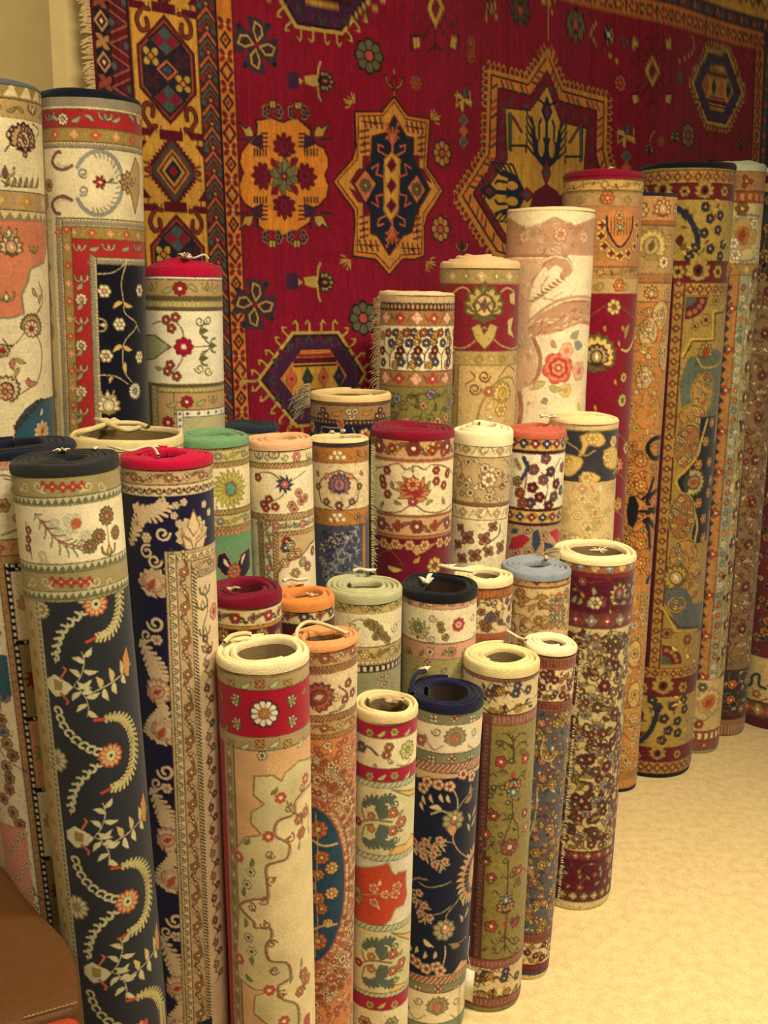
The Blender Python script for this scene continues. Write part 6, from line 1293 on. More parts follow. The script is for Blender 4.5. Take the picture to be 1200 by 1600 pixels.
# ------------------------------------------------------------------ the room
def nrm(v): v = np.asarray(v, float); return v / np.linalg.norm(v)
DU = nrm(px_ray(2677, 460)); DU[2] = 0; DU = nrm(DU)                 # along the back wall
DVv = nrm(px_ray(330, 12000)); DV = nrm(DVv - DU * (DVv @ DU)); NR = np.cross(DU, DV)
P0 = CAM + px_ray(369, 400) * (2.53 / px_ray(369, 400)[1])
BACK = nrm([-DU[1], DU[0], 0]); WP = P0 + BACK * .15
def wall_pt(s, z, d=0.): p = WP + DU * s + BACK * d; return (p[0], p[1], z)
def plain_mat(name, c1, c2, scale, rough, bump=.1, dist=.003, detail=6):
    m = bpy.data.materials.new(name); m.use_nodes = True; nt = m.node_tree; b = nt.nodes['Principled BSDF']; b.inputs['Roughness'].default_value = rough
    b.inputs['Specular IOR Level'].default_value = .25
    tc = nt.nodes.new('ShaderNodeTexCoord'); n = nt.nodes.new('ShaderNodeTexNoise'); n.inputs['Scale'].default_value = scale; n.inputs['Detail'].default_value = detail
    nt.links.new(tc.outputs['Object'], n.inputs['Vector']); r = nt.nodes.new('ShaderNodeValToRGB')
    r.color_ramp.elements[0].position = .32; r.color_ramp.elements[1].position = .68
    r.color_ramp.elements[0].color = (*albedo(c1), 1); r.color_ramp.elements[1].color = (*albedo(c2), 1)
    nt.links.new(n.outputs['Fac'], r.inputs['Fac']); nt.links.new(r.outputs['Color'], b.inputs['Base Color'])
    bp = nt.nodes.new('ShaderNodeBump'); bp.inputs['Strength'].default_value = bump; bp.inputs['Distance'].default_value = dist
    nt.links.new(n.outputs['Fac'], bp.inputs['Height']); nt.links.new(bp.outputs[0], b.inputs['Normal']); return m
def grid_quad(name, a, b, c, d, n, mat, kind='structure'):
    a, b, c, d = map(np.array, (a, b, c, d)); t = np.linspace(0, 1, n + 1); V = []
    for v in t:
        for u in t: V.append((a * (1 - u) + b * u) * (1 - v) + (d * (1 - u) + c * u) * v)
    i = np.arange(n)[:, None] * (n + 1); j = np.arange(n)[None]; Fq = np.stack([i + j, i + j + 1, i + j + n + 2, i + j + n + 1], -1).reshape(-1, 4)
    return tag(mesh_obj(name, np.array(V), Fq, mat, smooth=False), kind=kind)
def slab(name, corners, thick, mat, kind='structure'):
    """a closed slab: four corners and a thickness vector"""
    A = [np.array(c, float) for c in corners]; th = np.array(thick, float); V = A + [c + th for c in A]
    return tag(mesh_obj(name, np.array(V), [[0, 1, 2, 3], [7, 6, 5, 4], [0, 4, 5, 1], [1, 5, 6, 2], [2, 6, 7, 3], [3, 7, 4, 0]], mat, smooth=False), kind=kind)
floor_m = plain_mat('carpet_floor', (212, 178, 112), (248, 218, 150), 270, .97, .5, .005, 8)
nt = floor_m.node_tree
n2 = nt.nodes.new('ShaderNodeTexNoise'); n2.inputs['Scale'].default_value = 38; n2.inputs['Detail'].default_value = 8
mx = nt.nodes.new('ShaderNodeMix'); mx.data_type = 'RGBA'; mx.blend_type = 'MULTIPLY'; mx.inputs[0].default_value = .8
rp = nt.nodes.new('ShaderNodeValToRGB'); rp.color_ramp.elements[0].position = .35; rp.color_ramp.elements[0].color = (.84, .8, .74, 1); rp.color_ramp.elements[1].position = .6
tcn = [n for n in nt.nodes if n.type == 'TEX_COORD'][0]; nt.links.new(tcn.outputs['Object'], n2.inputs['Vector']); nt.links.new(n2.outputs['Fac'], rp.inputs['Fac'])
old = [n for n in nt.nodes if n.type == 'VALTORGB' and n != rp][0]; nt.links.new(old.outputs[0], mx.inputs[6]); nt.links.new(rp.outputs[0], mx.inputs[7]); nt.links.new(mx.outputs[2], nt.nodes['Principled BSDF'].inputs['Base Color'])
wall_m = plain_mat('painted_wall', (214, 186, 116), (222, 194, 124), 14, .8, .04)
slab('floor', [(-3, -1.5, 0), (4.2, -1.5, 0), (4.2, 6.5, 0), (-3, 6.5, 0)], (0, 0, -.05), floor_m)
slab('wall_back', [wall_pt(-2.2, -.02), wall_pt(3.6, -.02), wall_pt(3.6, 3.0), wall_pt(-2.2, 3.0)], BACK * .1, wall_m)
def wall_s(x, y):
    d = px_ray(x, y); n = BACK; t = ((WP - CAM) @ n) / (d @ n); return (CAM + d * t - WP) @ DU
sx = wall_s(70, 60)
slab('trim_1', [wall_pt(-2.0, 0, -.035), wall_pt(sx, 0, -.035), wall_pt(sx, 2.99, -.035), wall_pt(-2.0, 2.99, -.035)], BACK * .034, wall_m)
slab('ceiling', [(-3, -1.5, 3.0), (4.2, -1.5, 3.0), (4.2, 6.5, 3.0), (-3, 6.5, 3.0)], (0, 0, .05), wall_m)
slab('wall_left', [(-2.3, -1.5, -.02), (-2.3, 2.4, -.02), (-2.3, 2.4, 3), (-2.3, -1.5, 3)], (-.1, 0, 0), wall_m)

# ------------------------------------------------------------------ the rug hung on the back wall
class Hung:
    def __init__(s):
        s.z0 = (P0 - CAM) @ FW; s.s = s.z0 / FPX
        s.sl = s.uv(147, 95)[0]; s.sr = s.uv(1262, 120)[0]; s.t0 = s.uv(369, -150)[1]; s.t1 = s.uv(369, 700)[1] + 40
        s.c = Loom(s.sl - 4, s.sr + 4, min(s.t0, s.uv(1200, -60)[1]) - 4, s.t1 + 4, (146, 10, 34), res=1.4)
        s.t0 = s.c.v0 + 4
    def uv(s, x, y):
        d = px_ray(x, y); t = ((P0 - CAM) @ NR) / (d @ NR); P = CAM + d * t - P0; return P @ DU / s.s, P @ DV / s.s
    def k(s, x, y):
        d = px_ray(x, y); return ((P0 - CAM) @ NR) / (d @ NR) / s.z0
    def m(s, kind, x, y, *a, rot=0., sc=1., flip=1, sx=None, **kw):
        u, v = s.uv(x, y); o = s.c.push(u, v, rot, s.k(x, y) * sc, flip); getattr(s.c, 'm_' + kind)(*a, **kw); s.c.T = o
    def ln(s, pts, w, c, smooth=False): s.c.line([s.uv(*p) for p in pts], w, c, smooth)
    def pg(s, pts, c, oc=None, ow=2.): 
        P = [s.uv(*p) for p in pts]; s.c.poly(P, c)
        if oc: s.c.line(P + [P[0]], ow, oc)
h = Hung(); c = h.c
G0 = (206, 150, 56); OR = (206, 120, 44); DK = (40, 14, 28); NV = (22, 34, 50); DM = (100, 14, 34); RD = (164, 22, 34); TL2 = (70, 84, 76); YG = (188, 150, 66); PUR = (64, 30, 56)
def vs(xa, xb, y=100): return h.uv(xa, y)[0], h.uv(xb, y)[0]
T0, T1 = h.t0 - 4, h.t1 + 4
# left border, from the outer edge inwards
def vband(xa, xb, bg, yy=100): a, b = vs(xa, xb, yy); c.rect(a, T0, b, T1, bg); return a, b
vband(100, 152, (96, 12, 26)); a, b = vband(150, 174, (30, 24, 34)); k = 0; v = T0
while v < T1:
    o = c.push((a + b) / 2, v)
    if k % 2 == 0: c.poly([(-12, 0), (0, -15), (12, 0), (0, 15)], TAN); c.poly([(-8, 0), (0, -10), (8, 0), (0, 10)], DM); c.poly([(-3, 0), (0, -4), (3, 0), (0, 4)], CR)
    else:
        for q in (.78, 2.36, 3.9, 5.5): oo = c.push(0, 0, q); c.m_leaf(15, 9, (150, 70, 50) if k % 4 == 1 else (176, 120, 70)); c.T = oo
    c.T = o; v += 27; k += 1
a, b = vband(174, 204, (104, 22, 30)); c.line([(a, T0), (a, T1)], 2.4, (16, 16, 24)); v = T0; k = 0
while v < T1:
    o = c.push((a + b) / 2, v, 0, 1, 1 if k % 2 else -1); c.line([(-17, -14), (10, 0), (-17, 14)], 4, (46, 30, 60)); c.line([(-12, -14), (15, 0), (-12, 14)], 3.2, (170, 80, 50)); c.disc(-11, 0, 5, TL2); c.T = o; v += 29; k += 1
c.line([(b, T0), (b, T1)], 3.4, (20, 16, 26)); a, b = vband(207, 312, G0); gm, gw = (a + b) / 2, (b - a) / 2
c.line([(a, T0), (a, T1)], 2, RUST); c.line([(b, T0), (b, T1)], 2.4, DM)
def hexmed(v):
    o = c.push(gm, v); w_, hh = gw * .86, 76
    for q, cc in ((1.0, DM), (.92, RUST), (.86, NV)): c.poly([(0, -hh * q), (w_ * q, -hh * .38 * q), (w_ * q, hh * .38 * q), (0, hh * q), (-w_ * q, hh * .38 * q), (-w_ * q, -hh * .38 * q)], cc)
    for f in (-1, 1):
        for q, cc in ((24, DK), (20, TL2)): c.poly([(0, f * (40 - q)), (q * 1.2, f * 40), (0, f * (40 + q)), (-q * 1.2, f * 40)], cc)
        for g_ in (-1, 1): c.poly([(g_ * 11, f * 30), (g_ * 21, f * 40), (g_ * 11, f * 50), (g_ * 1, f * 40)], (150, 26, 44))
        oo = c.push(f * gw * .46, f * 16); c.m_flower(16, 4, YG if 1 else OR, OR, DK, .78); c.T = oo
        oo = c.push(f * gw * .46, -f * 16); c.m_flower(15, 4, PUR, DM, DK, .78); c.T = oo
    for q, cc in ((18, DK), (15, (190, 96, 70)), (10, DK), (7, BLUE)): c.poly([(0, -q), (q * 1.2, 0), (0, q), (-q * 1.2, 0)], cc)
    for f in (-1, 1):
        for g_ in (-1, 1):
            P = catmull([(0, f * 74), (g_ * 24, f * 80), (g_ * gw * .62, f * 80), (g_ * gw * .80, f * 64), (g_ * gw * .70, f * 50), (g_ * gw * .50, f * 54), (g_ * gw * .52, f * 66)])
            if True: c.line(P[6:], 7, DM); c.line(P[6:], 2, RUST)
            for i in range(4): c.line([(g_ * (gw * .3 + i * gw * .13), f * 80), (g_ * (gw * .3 + i * gw * .13), f * 88)], 2, DM)
    c.T = o
def crossmed(v):
    o = c.push(gm, v)
    for g_ in (-1, 1):
        for f in (-1, 1):
            c.poly([(g_ * gw, f * 58), (g_ * gw * .45, f * 58), (g_ * gw, f * 22)], DM)
            for i in range(3): c.rect(g_ * gw * (.9 - .17 * i) - 4, f * 44 - 4, g_ * gw * (.9 - .17 * i) + 4, f * 44 + 4, G0)
    n = 20; P = []
    for i in range(n * 4):
        t = i / (n * 4) * 4; e = int(t); q = t - e; A0 = [(0, -56), (gw * .92, 0), (0, 56), (-gw * .92, 0)]; a_, b_ = A0[e], A0[(e + 1) % 4]; j = 1.0 if i % 2 else .88
        P.append(((a_[0] + (b_[0] - a_[0]) * q) * j, (a_[1] + (b_[1] - a_[1]) * q) * j))
    c.rect(-gw * .35, -58, gw * .35, -44, DM); c.rect(-gw * .35, 44, gw * .35, 58, DM)
    c.poly(P, DM)
    for sc_, cc in ((.8, (70, 70, 60)), (.6, OR), (.5, (120, 30, 40)), (.42, YG), (.3, NV), (.17, RD)): c.poly([(0, -56 * sc_), (gw * .86 * sc_, 0), (0, 56 * sc_), (-gw * .86 * sc_, 0)], cc)
    for g_ in (-1, 1): oo = c.push(g_ * gw * .72, 0, g_ * 1.57); c.m_lotus(10, DM, OR, (190, 60, 60)); c.T = oo
    c.T = o
vm = h.uv(262, 110)[1]; per = h.uv(262, 415)[1] - vm
for j in (-1, 0, 1, 2, 3): hexmed(vm + per * j); crossmed(vm + per * (j + .51))
a, b = vband(313, 341, (66, 36, 38)); c.line([(a, T0), (a, T1)], 2.4, DK); v = T0; k = 0
while v < T1:
    o = c.push((a + b) / 2, v, 0, 1, 1 if k % 2 else -1)
    c.line([(-14, 10), (0, -6), (14, 10)], 4, (196, 96, 50)); c.line([(-14, 20), (0, 4), (14, 20)], 3.4, (86, 90, 78)); c.line([(-14, 28), (0, 12), (14, 28)], 2.6, (150, 60, 44)); c.disc(-11, -8, 4.5, (150, 44, 44)); c.disc(11, -8, 4.5, (60, 84, 86)); c.disc(0, -12, 3, (190, 130, 60)); c.T = o; v += 34; k += 1
c.line([(b, T0), (b, T1)], 2.4, DK)
def gold_run(u0, v0, u1, v1, wdt, ph):
    L = math.hypot(u1 - u0, v1 - v0); o = c.push(u0, v0, math.atan2(v1 - v0, u1 - u0)); c.rect(0, -wdt / 2, L, wdt / 2, OR); p = 45.; n = int(L / p) + 2
    for j in range(-1, n * 2):
        x = (j * p / 2 + ph) 
        if x < 4 or x > L - 4: continue
        if j % 2 == 0:
            q = 13 if j % 4 == 0 else 16; c1, c2 = ((30, 20, 34), (150, 40, 40)) if j % 4 == 0 else (DM, (170, 150, 90))
            c.poly([(x - q, 0), (x, -q * .8), (x + q, 0), (x, q * .8)], c1); c.poly([(x - q * .62, 0), (x, -q * .5), (x + q * .62, 0), (x, q * .5)], OR); c.poly([(x - q * .3, 0), (x, -q * .25), (x + q * .3, 0), (x, q * .25)], c2)
        else:
            for f in (-1, 1):
                for g_ in (-1, 1): c.disc(x + f * 5, g_ * 7, 5.4, (140, 24, 36), 3.6, f * g_ * .7)
            c.disc(x, 0, 3, TAN)
    for f in (-1, 1): c.line([(0, f * wdt / 2), (L, f * wdt / 2)], 2.2, DK)
    c.T = o
a, b = vs(343, 368); gold_run((a + b) / 2, T0, (a + b) / 2, T1, b - a, h.uv(355, 62)[1] - T0)
# upper and right-hand borders
tf = h.uv(1110, 56)[1]; tg = h.uv(1117, 30)[1]; td = h.uv(1117, 7)[1]; sR = h.uv(1181, 150)[0]
tf = (tf + h.uv(1000, 22)[1]) / 2 if False else tf
uL = h.uv(312, 100)[0]
c.rect(uL, T0, h.sr + 5, td, G0); c.rect(h.uv(340, 0)[0], td, h.sr + 5, tg, (66, 36, 38))
u = h.uv(600, 0)[0]
while u < h.sr:
    o = c.push(u, (td + tg) / 2); c.disc(0, 0, 11, (60, 84, 86)); c.disc(0, 0, 6, (150, 44, 44)); c.line([(-24, 8), (-16, -8), (-10, 8)], 3.4, OR); c.T = o
    o = c.push(u, td - 44, 0); c.poly([(-26, -30), (26, -30), (0, 20)], NV); c.line([(-26, 24), (-8, 0), (-20, -20)], 4, DM, True); c.line([(26, 24), (8, 0), (20, -20)], 4, DM, True); c.T = o; u += 48
gold_run(h.uv(372, 0)[0], (tf + tg) / 2, sR + 30, (tf + tg) / 2, tf - tg, 10)
c.line([(uL, td), (h.sr, td)], 2.6, DK)
uR = h.sr + 5; c.rect(sR, tf, sR + 34, T1, OR); gold_run(sR + 16, tf, sR + 16, T1, 32, 12); c.rect(sR + 33, tg, sR + 66, T1, (60, 30, 34)); c.rect(sR + 66, td, uR, T1, (40, 30, 34))
v = tf
while v < T1: c.disc(sR + 50, v, 9, (60, 84, 86)); c.disc(sR + 50, v + 17, 8, (170, 90, 50)); o = c.push(sR + 100, v); c.m_flower(22, 6, G0, DM, RUST); c.T = o; v += 34
# ---- motifs in the red ground
A = lambda x, y: (350 + x / 3, y / 3); B = lambda x, y: (700 + x / 2.4, y / 2.4); D = lambda x, y: (300 + x / 3, 350 + y / 3)
def pgs(fn, pts, col, oc=None, ow=2.): h.pg([fn(*p) for p in pts], col, oc, ow)
def lns(fn, pts, w, col, smooth=False): h.ln([fn(*p) for p in pts], w, col, smooth)
# amber medallion
MM = [(160, 560), (205, 555), (225, 545), (290, 570), (350, 545), (400, 590), (420, 610), (420, 650), (450, 680), (475, 690), (495, 740), (497, 780), (480, 820), (497, 870), (490, 920), (455, 965), (425, 975), (415, 1040), (385, 1060), (350, 1090), (290, 1105), (215, 1095), (175, 1060), (170, 1010), (150, 980), (110, 960), (85, 920), (80, 860), (100, 810), (80, 760), (90, 710), (130, 660), (165, 620)]
pgs(A, MM, (216, 130, 42), DK, 2.6)
for x, y in ((240, 520), (360, 525), (240, 1110), (355, 1110)):
    f = -1 if y < 800 else 1
    h.m('disc', *A(x, y), 1, 1) if False else None
    h.m('flower', *A(x - 22, y), 11, 5, PUR, DM, TAN); h.m('flower', *A(x + 24, y), 11, 5, PUR, DM, TAN); pgs(A, [(x - 14, y - 30), (x + 14, y - 30), (x + 14, y + 30), (x - 14, y + 30)], (150, 20, 34)); pgs(A, [(x - 16, y + 50 * f), (x + 16, y + 50 * f), (x + 14, y + 15 * f), (x - 14, y + 15 * f)], YG, DK, 1.4); lns(A, [(x, y + 50 * f), (x, y + 20 * f)], 1.5, RD)
for i in range(8):
    h.m('leaf', *A(296, 825), 32, 14, (110, 104, 66), DK, rot=i * .785)
for q, (dx, dy) in enumerate(((0, -130), (0, 130), (-95, 0), (90, 0))):
    h.m('palm', *A(296 + dx, 825 + dy), 21, DM, (120, 16, 40), (130, 20, 44), DM, 7, rot=(0, math.pi, -1.57, 1.57)[q])
for dx, dy, r0 in ((-60, -85, .8), (62, -85, 2.3), (-60, 85, 5.4), (62, 85, 3.9)): h.m('leaf', *A(296 + dx, 825 + dy), 20, 10, (130, 18, 40), RUST, rot=r0)
h.m('flower', *A(296, 825), 7, 6, RD, YG, DK)
for f in (-1, 1):
    for g_ in (-1, 1):
        cx, cy = 290 + f * 110, 825 + g_ * 125; pgs(A, [(cx + f * 50, cy + g_ * 30), (cx - f * 15, cy + g_ * 0), (cx - f * 10, cy + g_ * 75), (cx + f * 25, cy + g_ * 60)], PUR)
        for i in range(5): lns(A, [(cx - 18 + i * 14 + f * 8, cy - 2), (cx - 18 + i * 14 + f * 8, cy - 26 * g_ * 1)], 2.6, NV); 
        for i in range(4): lns(A, [(cx - f * 10, cy + g_ * (16 + i * 20)), (cx - f * 36 + 0, cy + g_ * (16 + i * 20))], 2.4, NV)
        ex, ey = 290 + f * 170, 825 + g_ * 205; pgs(A, [(ex - f * 30, ey - g_ * 20), (ex + f * 10, ey - g_ * 20), (ex + f * 40, ey + g_ * 50), (ex + f * 10, ey + g_ * 20), (ex - f * 10, ey + g_ * 35), (ex - f * 25, ey + g_ * 10)], YG, DK, 1.6); lns(A, [(ex - f * 40, ey - g_ * 30), (ex - f * 45, ey + g_ * 40)], 3, NV); lns(A, [(ex + f * 0, ey - g_ * 34), (ex + f * 50, ey - g_ * 30)], 3, NV)
# blue lozenge medallion
OUT = [(785, 455), (830, 520), (850, 545), (955, 560), (945, 700), (940, 780), (1020, 895), (945, 1010), (930, 1060), (930, 1200), (885, 1215), (830, 1215), (765, 1290), (700, 1215), (600, 1200), (610, 1040), (605, 985), (515, 850), (600, 745), (615, 690), (612, 525), (730, 525), (745, 505)]
pgs(A, OUT, OR, DK, 3); pgs(A, [(785, 480), (825, 540), (835, 560), (938, 580), (925, 780), (1000, 893), (925, 1000), (915, 1190), (820, 1195), (765, 1260), (705, 1190), (620, 1180), (622, 980), (535, 850), (622, 745), (628, 545), (735, 545)], (206, 140, 52), DM, 1.6)
for x, y, r0 in ((690, 575, 0), (880, 600, 0), (670, 1150, 0), (865, 1165, 0), (655, 660, 1.57), (915, 690, 1.57), (650, 1060, 1.57), (895, 1070, 1.57)):
    u, v = h.uv(*A(x, y)); o = c.push(u, v, r0); 
    for i in range(4): c.m_leaf(11, 6, DM); c.line([(-18 + i * 11, -8), (-14 + i * 11, 8)], 3.4, (140, 40, 60)); 
    c.line([(-22, 0), (22, 0)], 1.6, DK); c.T = o
for s_ in (-1, 1):
    for t_ in (-1, 1): pgs(A, [(775 + s_ * 190, 870 + t_ * 10), (775 + s_ * 150, 870 + t_ * 80), (775 + s_ * 130, 870 + t_ * 80), (775 + s_ * 130, 870 + t_ * 140), (775 + s_ * 100, 870 + t_ * 140), (775 + s_ * 95, 870 + t_ * 60)], (120, 26, 40))
INN = [(785, 545), (840, 640), (875, 650), (875, 740), (905, 790), (955, 890), (890, 1000), (870, 1090), (830, 1105), (765, 1195), (710, 1105), (680, 1095), (680, 1000), (600, 858), (680, 760), (688, 640), (745, 625)]
pgs(A, INN, NV, DM, 3)
for x in (657, 892): pgs(A, [(x, 795), (x + 48, 862), (x, 955), (x - 48, 862)] if x < 700 else [(x, 820), (x + 42, 893), (x, 955), (x - 45, 880)], (200, 110, 60), DK, 1.6); h.m('flower', *A(x, 870 if x < 700 else 888), 11, 8, (90, 90, 60), OR, None)
pgs(A, [(775, 715), (815, 750), (805, 990), (770, 1040), (738, 990), (740, 750)], (206, 150, 60), OR, 2)
for y in (775, 872, 965): pgs(A, [(774, y - 36), (796, y), (774, y + 36), (752, y)], DM, (190, 90, 60), 1.6)
for f in (-1, 1):
    lns(A, [(778, 870 - f * 160), (778, 870 - f * 270)], 4, (206, 100, 50)); 
    for q in (30, 60, 90): lns(A, [(778, 870 - f * (175 + q * .4)), (778 - 24, 870 - f * (200 + q)), (778 - 30, 870 - f * (190 + q))], 3, (206, 100, 50)); lns(A, [(778, 870 - f * (175 + q * .4)), (778 + 24, 870 - f * (200 + q)), (778 + 30, 870 - f * (190 + q))], 3, (206, 100, 50))
    for g_ in (-1, 1):
        lns(A, [(775 + g_ * 25, 870 - f * 140), (775 + g_ * 60, 870 - f * 160), (775 + g_ * 62, 870 - f * 190), (775 + g_ * 38, 870 - f * 180)], 3.4, (206, 100, 50)); lns(A, [(775 + g_ * 35, 870 - f * 40), (775 + g_ * 70, 870 - f * 50), (775 + g_ * 60, 870 - f * 100), (775 + g_ * 90, 870 - f * 80)], 3.4, (206, 90, 50))
lns(A, [(785, 450), (785, 330)], 3, OR); h.m('lotus', *A(785, 400), 16, DK, OR, RD)
for (x, y, f, g_) in ((610, 480, -1, -1), (960, 560, 1, -1), (590, 1220, -1, 1), (940, 1230, 1, 1)):
    for dx, dy in ((0, 40), (14, 44), (40, 0), (44, 14), (28, 28)): lns(A, [(x, y), (x + f * dx, y + g_ * dy)], 3, YG if dx != 28 else OR)
    lns(A, [(x + f * 10, y + g_ * 10), (x + f * 24, y - g_ * 20), (x + f * 40, y - g_ * 24)], 2.6, YG)
# hooked hexagons
def hooked(P, C_, inner, hk=YG, hl=14, n=9):
    P = [np.array(h.uv(*p)) for p in P]; ctr = sum(P) / len(P)
    for a_, b_ in zip(P, P[1:] + P[:1]):
        L = np.linalg.norm(b_ - a_); d = (b_ - a_) / L; nn_ = np.array([d[1], -d[0]]); 
        if nn_ @ ((a_ + b_) / 2 - ctr) < 0: nn_ = -nn_
        m_ = max(2, int(L / n / 1.5)); dr = 1
        for i in range(m_):
            q = a_ + d * L * (i + .5) / m_; s1 = d * (1 if i >= m_ / 2 else -1)
            c.line([q, q + nn_ * hl * .7, q + nn_ * hl + s1 * 4], 4, hk); c.line([q + nn_ * hl + s1 * 4, q + nn_ * (hl - 5) + s1 * 8], 3, hk)
    c.poly(P, hk)
    for f, cc in C_: c.poly([ctr + (p - ctr) * f for p in P], cc)
    inner(ctr, P)
def hexin(ctr, P):
    w_ = max(abs((p - ctr)[0]) for p in P); hh = max(abs((p - ctr)[1]) for p in P)
    for i in range(26):
        t = i * 2 * math.pi / 26; o = c.push(ctr[0] + w_ * .74 * math.cos(t), ctr[1] + hh * .8 * math.sin(t), t); c.line([(-6, -7), (5, 0), (-6, 7)], 4, (60, 60, 50) if i % 2 else (104, 30, 56)); c.T = o
    Q = [ctr + (p - ctr) * .6 for p in P]; c.poly(Q, OR); Q = [ctr + (p - ctr) * .55 for p in P]; c.poly(Q, G0)
    for f in (-1, 1):
        yy = ctr[1] + f * hh * .36; ww = w_ * .36; c.rect(ctr[0] - ww, yy - 4, ctr[0] + ww, yy + 4, DM); c.rect(ctr[0] - ww * .8, yy - 11 * 1, ctr[0] + ww * .8, yy - 6, (190, 30, 30) if f < 0 else RUST); c.rect(ctr[0] - ww, yy + 7, ctr[0] + ww, yy + 10, DK)
    for i, cc in enumerate(((196, 90, 50), (30, 60, 50), (200, 100, 50), (30, 50, 60))):
        o = c.push(ctr[0] + (i - 1.5) * w_ * .27, ctr[1]); c.poly([(0, -hh * .24), (w_ * .1, 0), (0, hh * .24), (-w_ * .1, 0)], cc); c.disc(0, 0, 3, RD); c.T = o
HX = ((.93, DK), (.88, PUR), (.6, TL2))
hooked([D(480, 505), D(690, 500), D(815, 700), D(690, 930), D(500, 960), D(315, 735)], HX, hexin, hl=17, n=13)
lns(D, [(240, 740), (310, 740)], 5, YG); lns(D, [(240, 715), (262, 740), (240, 765)], 4, YG)
hooked([A(270, -20), A(650, -20), A(700, -90), A(555, 165), A(350, 130)][:0] or [A(470, -430), A(560, -420), A(790, -130), A(560, 165), A(345, 130), A(190, -130)], HX, hexin, hl=17, n=13)
hooked([B(975, 180), B(1060, 190), B(1115, 350), B(1050, 480), B(970, 465), B(905, 310)], ((.9, DK), (.84, (60, 40, 80)), (.62, TL2)), hexin, hl=11, n=8)
# great star
ST = [(380, 180), (440, 320), (605, 365), (600, 560), (640, 760), (600, 860), (560, 1000), (380, 1110), (300, 1000), (170, 960), (130, 900), (30, 740), (140, 570), (150, 255), (300, 295)]
hooked([B(*p) for p in ST], ((.95, DM), (.93, OR), (.84, DK), (.82, (130, 16, 36))), lambda a_, b_: None, hk=(190, 130, 50), hl=13, n=8)
Pst = [np.array(h.uv(*B(*p))) for p in ST]; ctr = np.array(h.uv(*B(375, 700)))
for a_, b_ in zip(Pst, Pst[1:] + Pst[:1]):
    a2, b2 = ctr + (a_ - ctr) * .885, ctr + (b_ - ctr) * .885; L = np.linalg.norm(b2 - a2); m_ = int(L / 13)
    for i in range(m_):
        q = a2 + (b2 - a2) * (i + .5) / m_; d = (b2 - a2) / L; nn_ = np.array([-d[1], d[0]]); c.line([q - d * 4 - nn_ * 6, q + d * 4 + nn_ * 6], 4, ((200, 120, 50), (40, 60, 60), (190, 60, 40), (90, 90, 60))[i % 4])
    a2, b2 = ctr + (a_ - ctr) * .74, ctr + (b_ - ctr) * .74; L = np.linalg.norm(b2 - a2); m_ = int(L / 26)
    for i in range(m_): q = a2 + (b2 - a2) * (i + .5) / m_; o = c.push(*q); c.m_flower(9, 4, (100, 40, 60), TL2, (150, 60, 60)); c.T = o
IN = [(378, 320), (430, 455), (530, 480), (520, 640), (540, 760), (500, 860), (378, 1040), (240, 900), (215, 880), (125, 735), (222, 600), (216, 405), (310, 415)]
pgs(B, IN, (206, 152, 56), DK, 2.2)
def crabm(cx, cy, rot, s_=1.):
    u, v = h.uv(*B(cx, cy)); o = c.push(u, v, rot, s_)
    c.line([(0, -70), (0, 60)], 8, NV); c.poly([(-16, -60), (0, -88), (16, -60), (0, -36)], NV); c.poly([(-8, -60), (0, -74), (8, -60), (0, -46)], (120, 40, 60))
    for g_ in (-1, 1):
        c.poly([(g_ * 6, 40), (g_ * 36, 16), (g_ * 44, -24), (g_ * 34, -30), (g_ * 26, 4), (g_ * 6, 16)], NV)
        c.line([(g_ * 30, 20), (g_ * 34, -20), (g_ * 42, -44)], 6, NV)
        for i in range(5): c.line([(g_ * 34, 20 - i * 12), (g_ * 54, 6 - i * 14), (g_ * 56, -2 - i * 14)], 4, NV)
        c.line([(g_ * 20, -6), (g_ * 22, -36), (g_ * 16, -44)], 5, NV); c.line([(g_ * 4, -70), (g_ * 26, -80)], 4, NV)
        c.poly([(g_ * 4, 44), (g_ * 30, 24), (g_ * 34, -6), (g_ * 4, -14)], NV); c.disc(g_ * 15, 4, 9, G0, 17)
    c.poly([(0, 26), (15, 48), (0, 74), (-15, 48)], (140, 20, 36)); c.poly([(0, 36), (8, 48), (0, 62), (-8, 48)], (60, 80, 70)); c.T = o
crabm(376, 545, 0, 1.05); crabm(235, 725, -1.57, .95); crabm(510, 745, 1.57, .9)
for x, y in ((245, 480), (500, 520)):
    f = 1 if x < 300 else -1; lns(B, [(x - f * 8, y - 50), (x - f * 8, y + 80)], 8, TL2); lns(B, [(x - f * 16, y - 50), (x - f * 16, y + 80)], 3, DK); lns(B, [(x, y - 40), (x + f * 34, y + 14)], 6, (120, 40, 50)); lns(B, [(x - f * 6, y + 66), (x + f * 50, y + 66), (x + f * 50, y + 90)], 4, DK)
pgs(B, [(330, 720), (375, 690), (420, 720), (450, 780), (380, 900), (310, 780)], (110, 16, 40), DK, 2); lns(B, [(380, 150), (382, -40)], 3, YG)
for y in (0, 40): lns(B, [(355, y), (382, y + 14), (410, y - 4)], 3, YG)
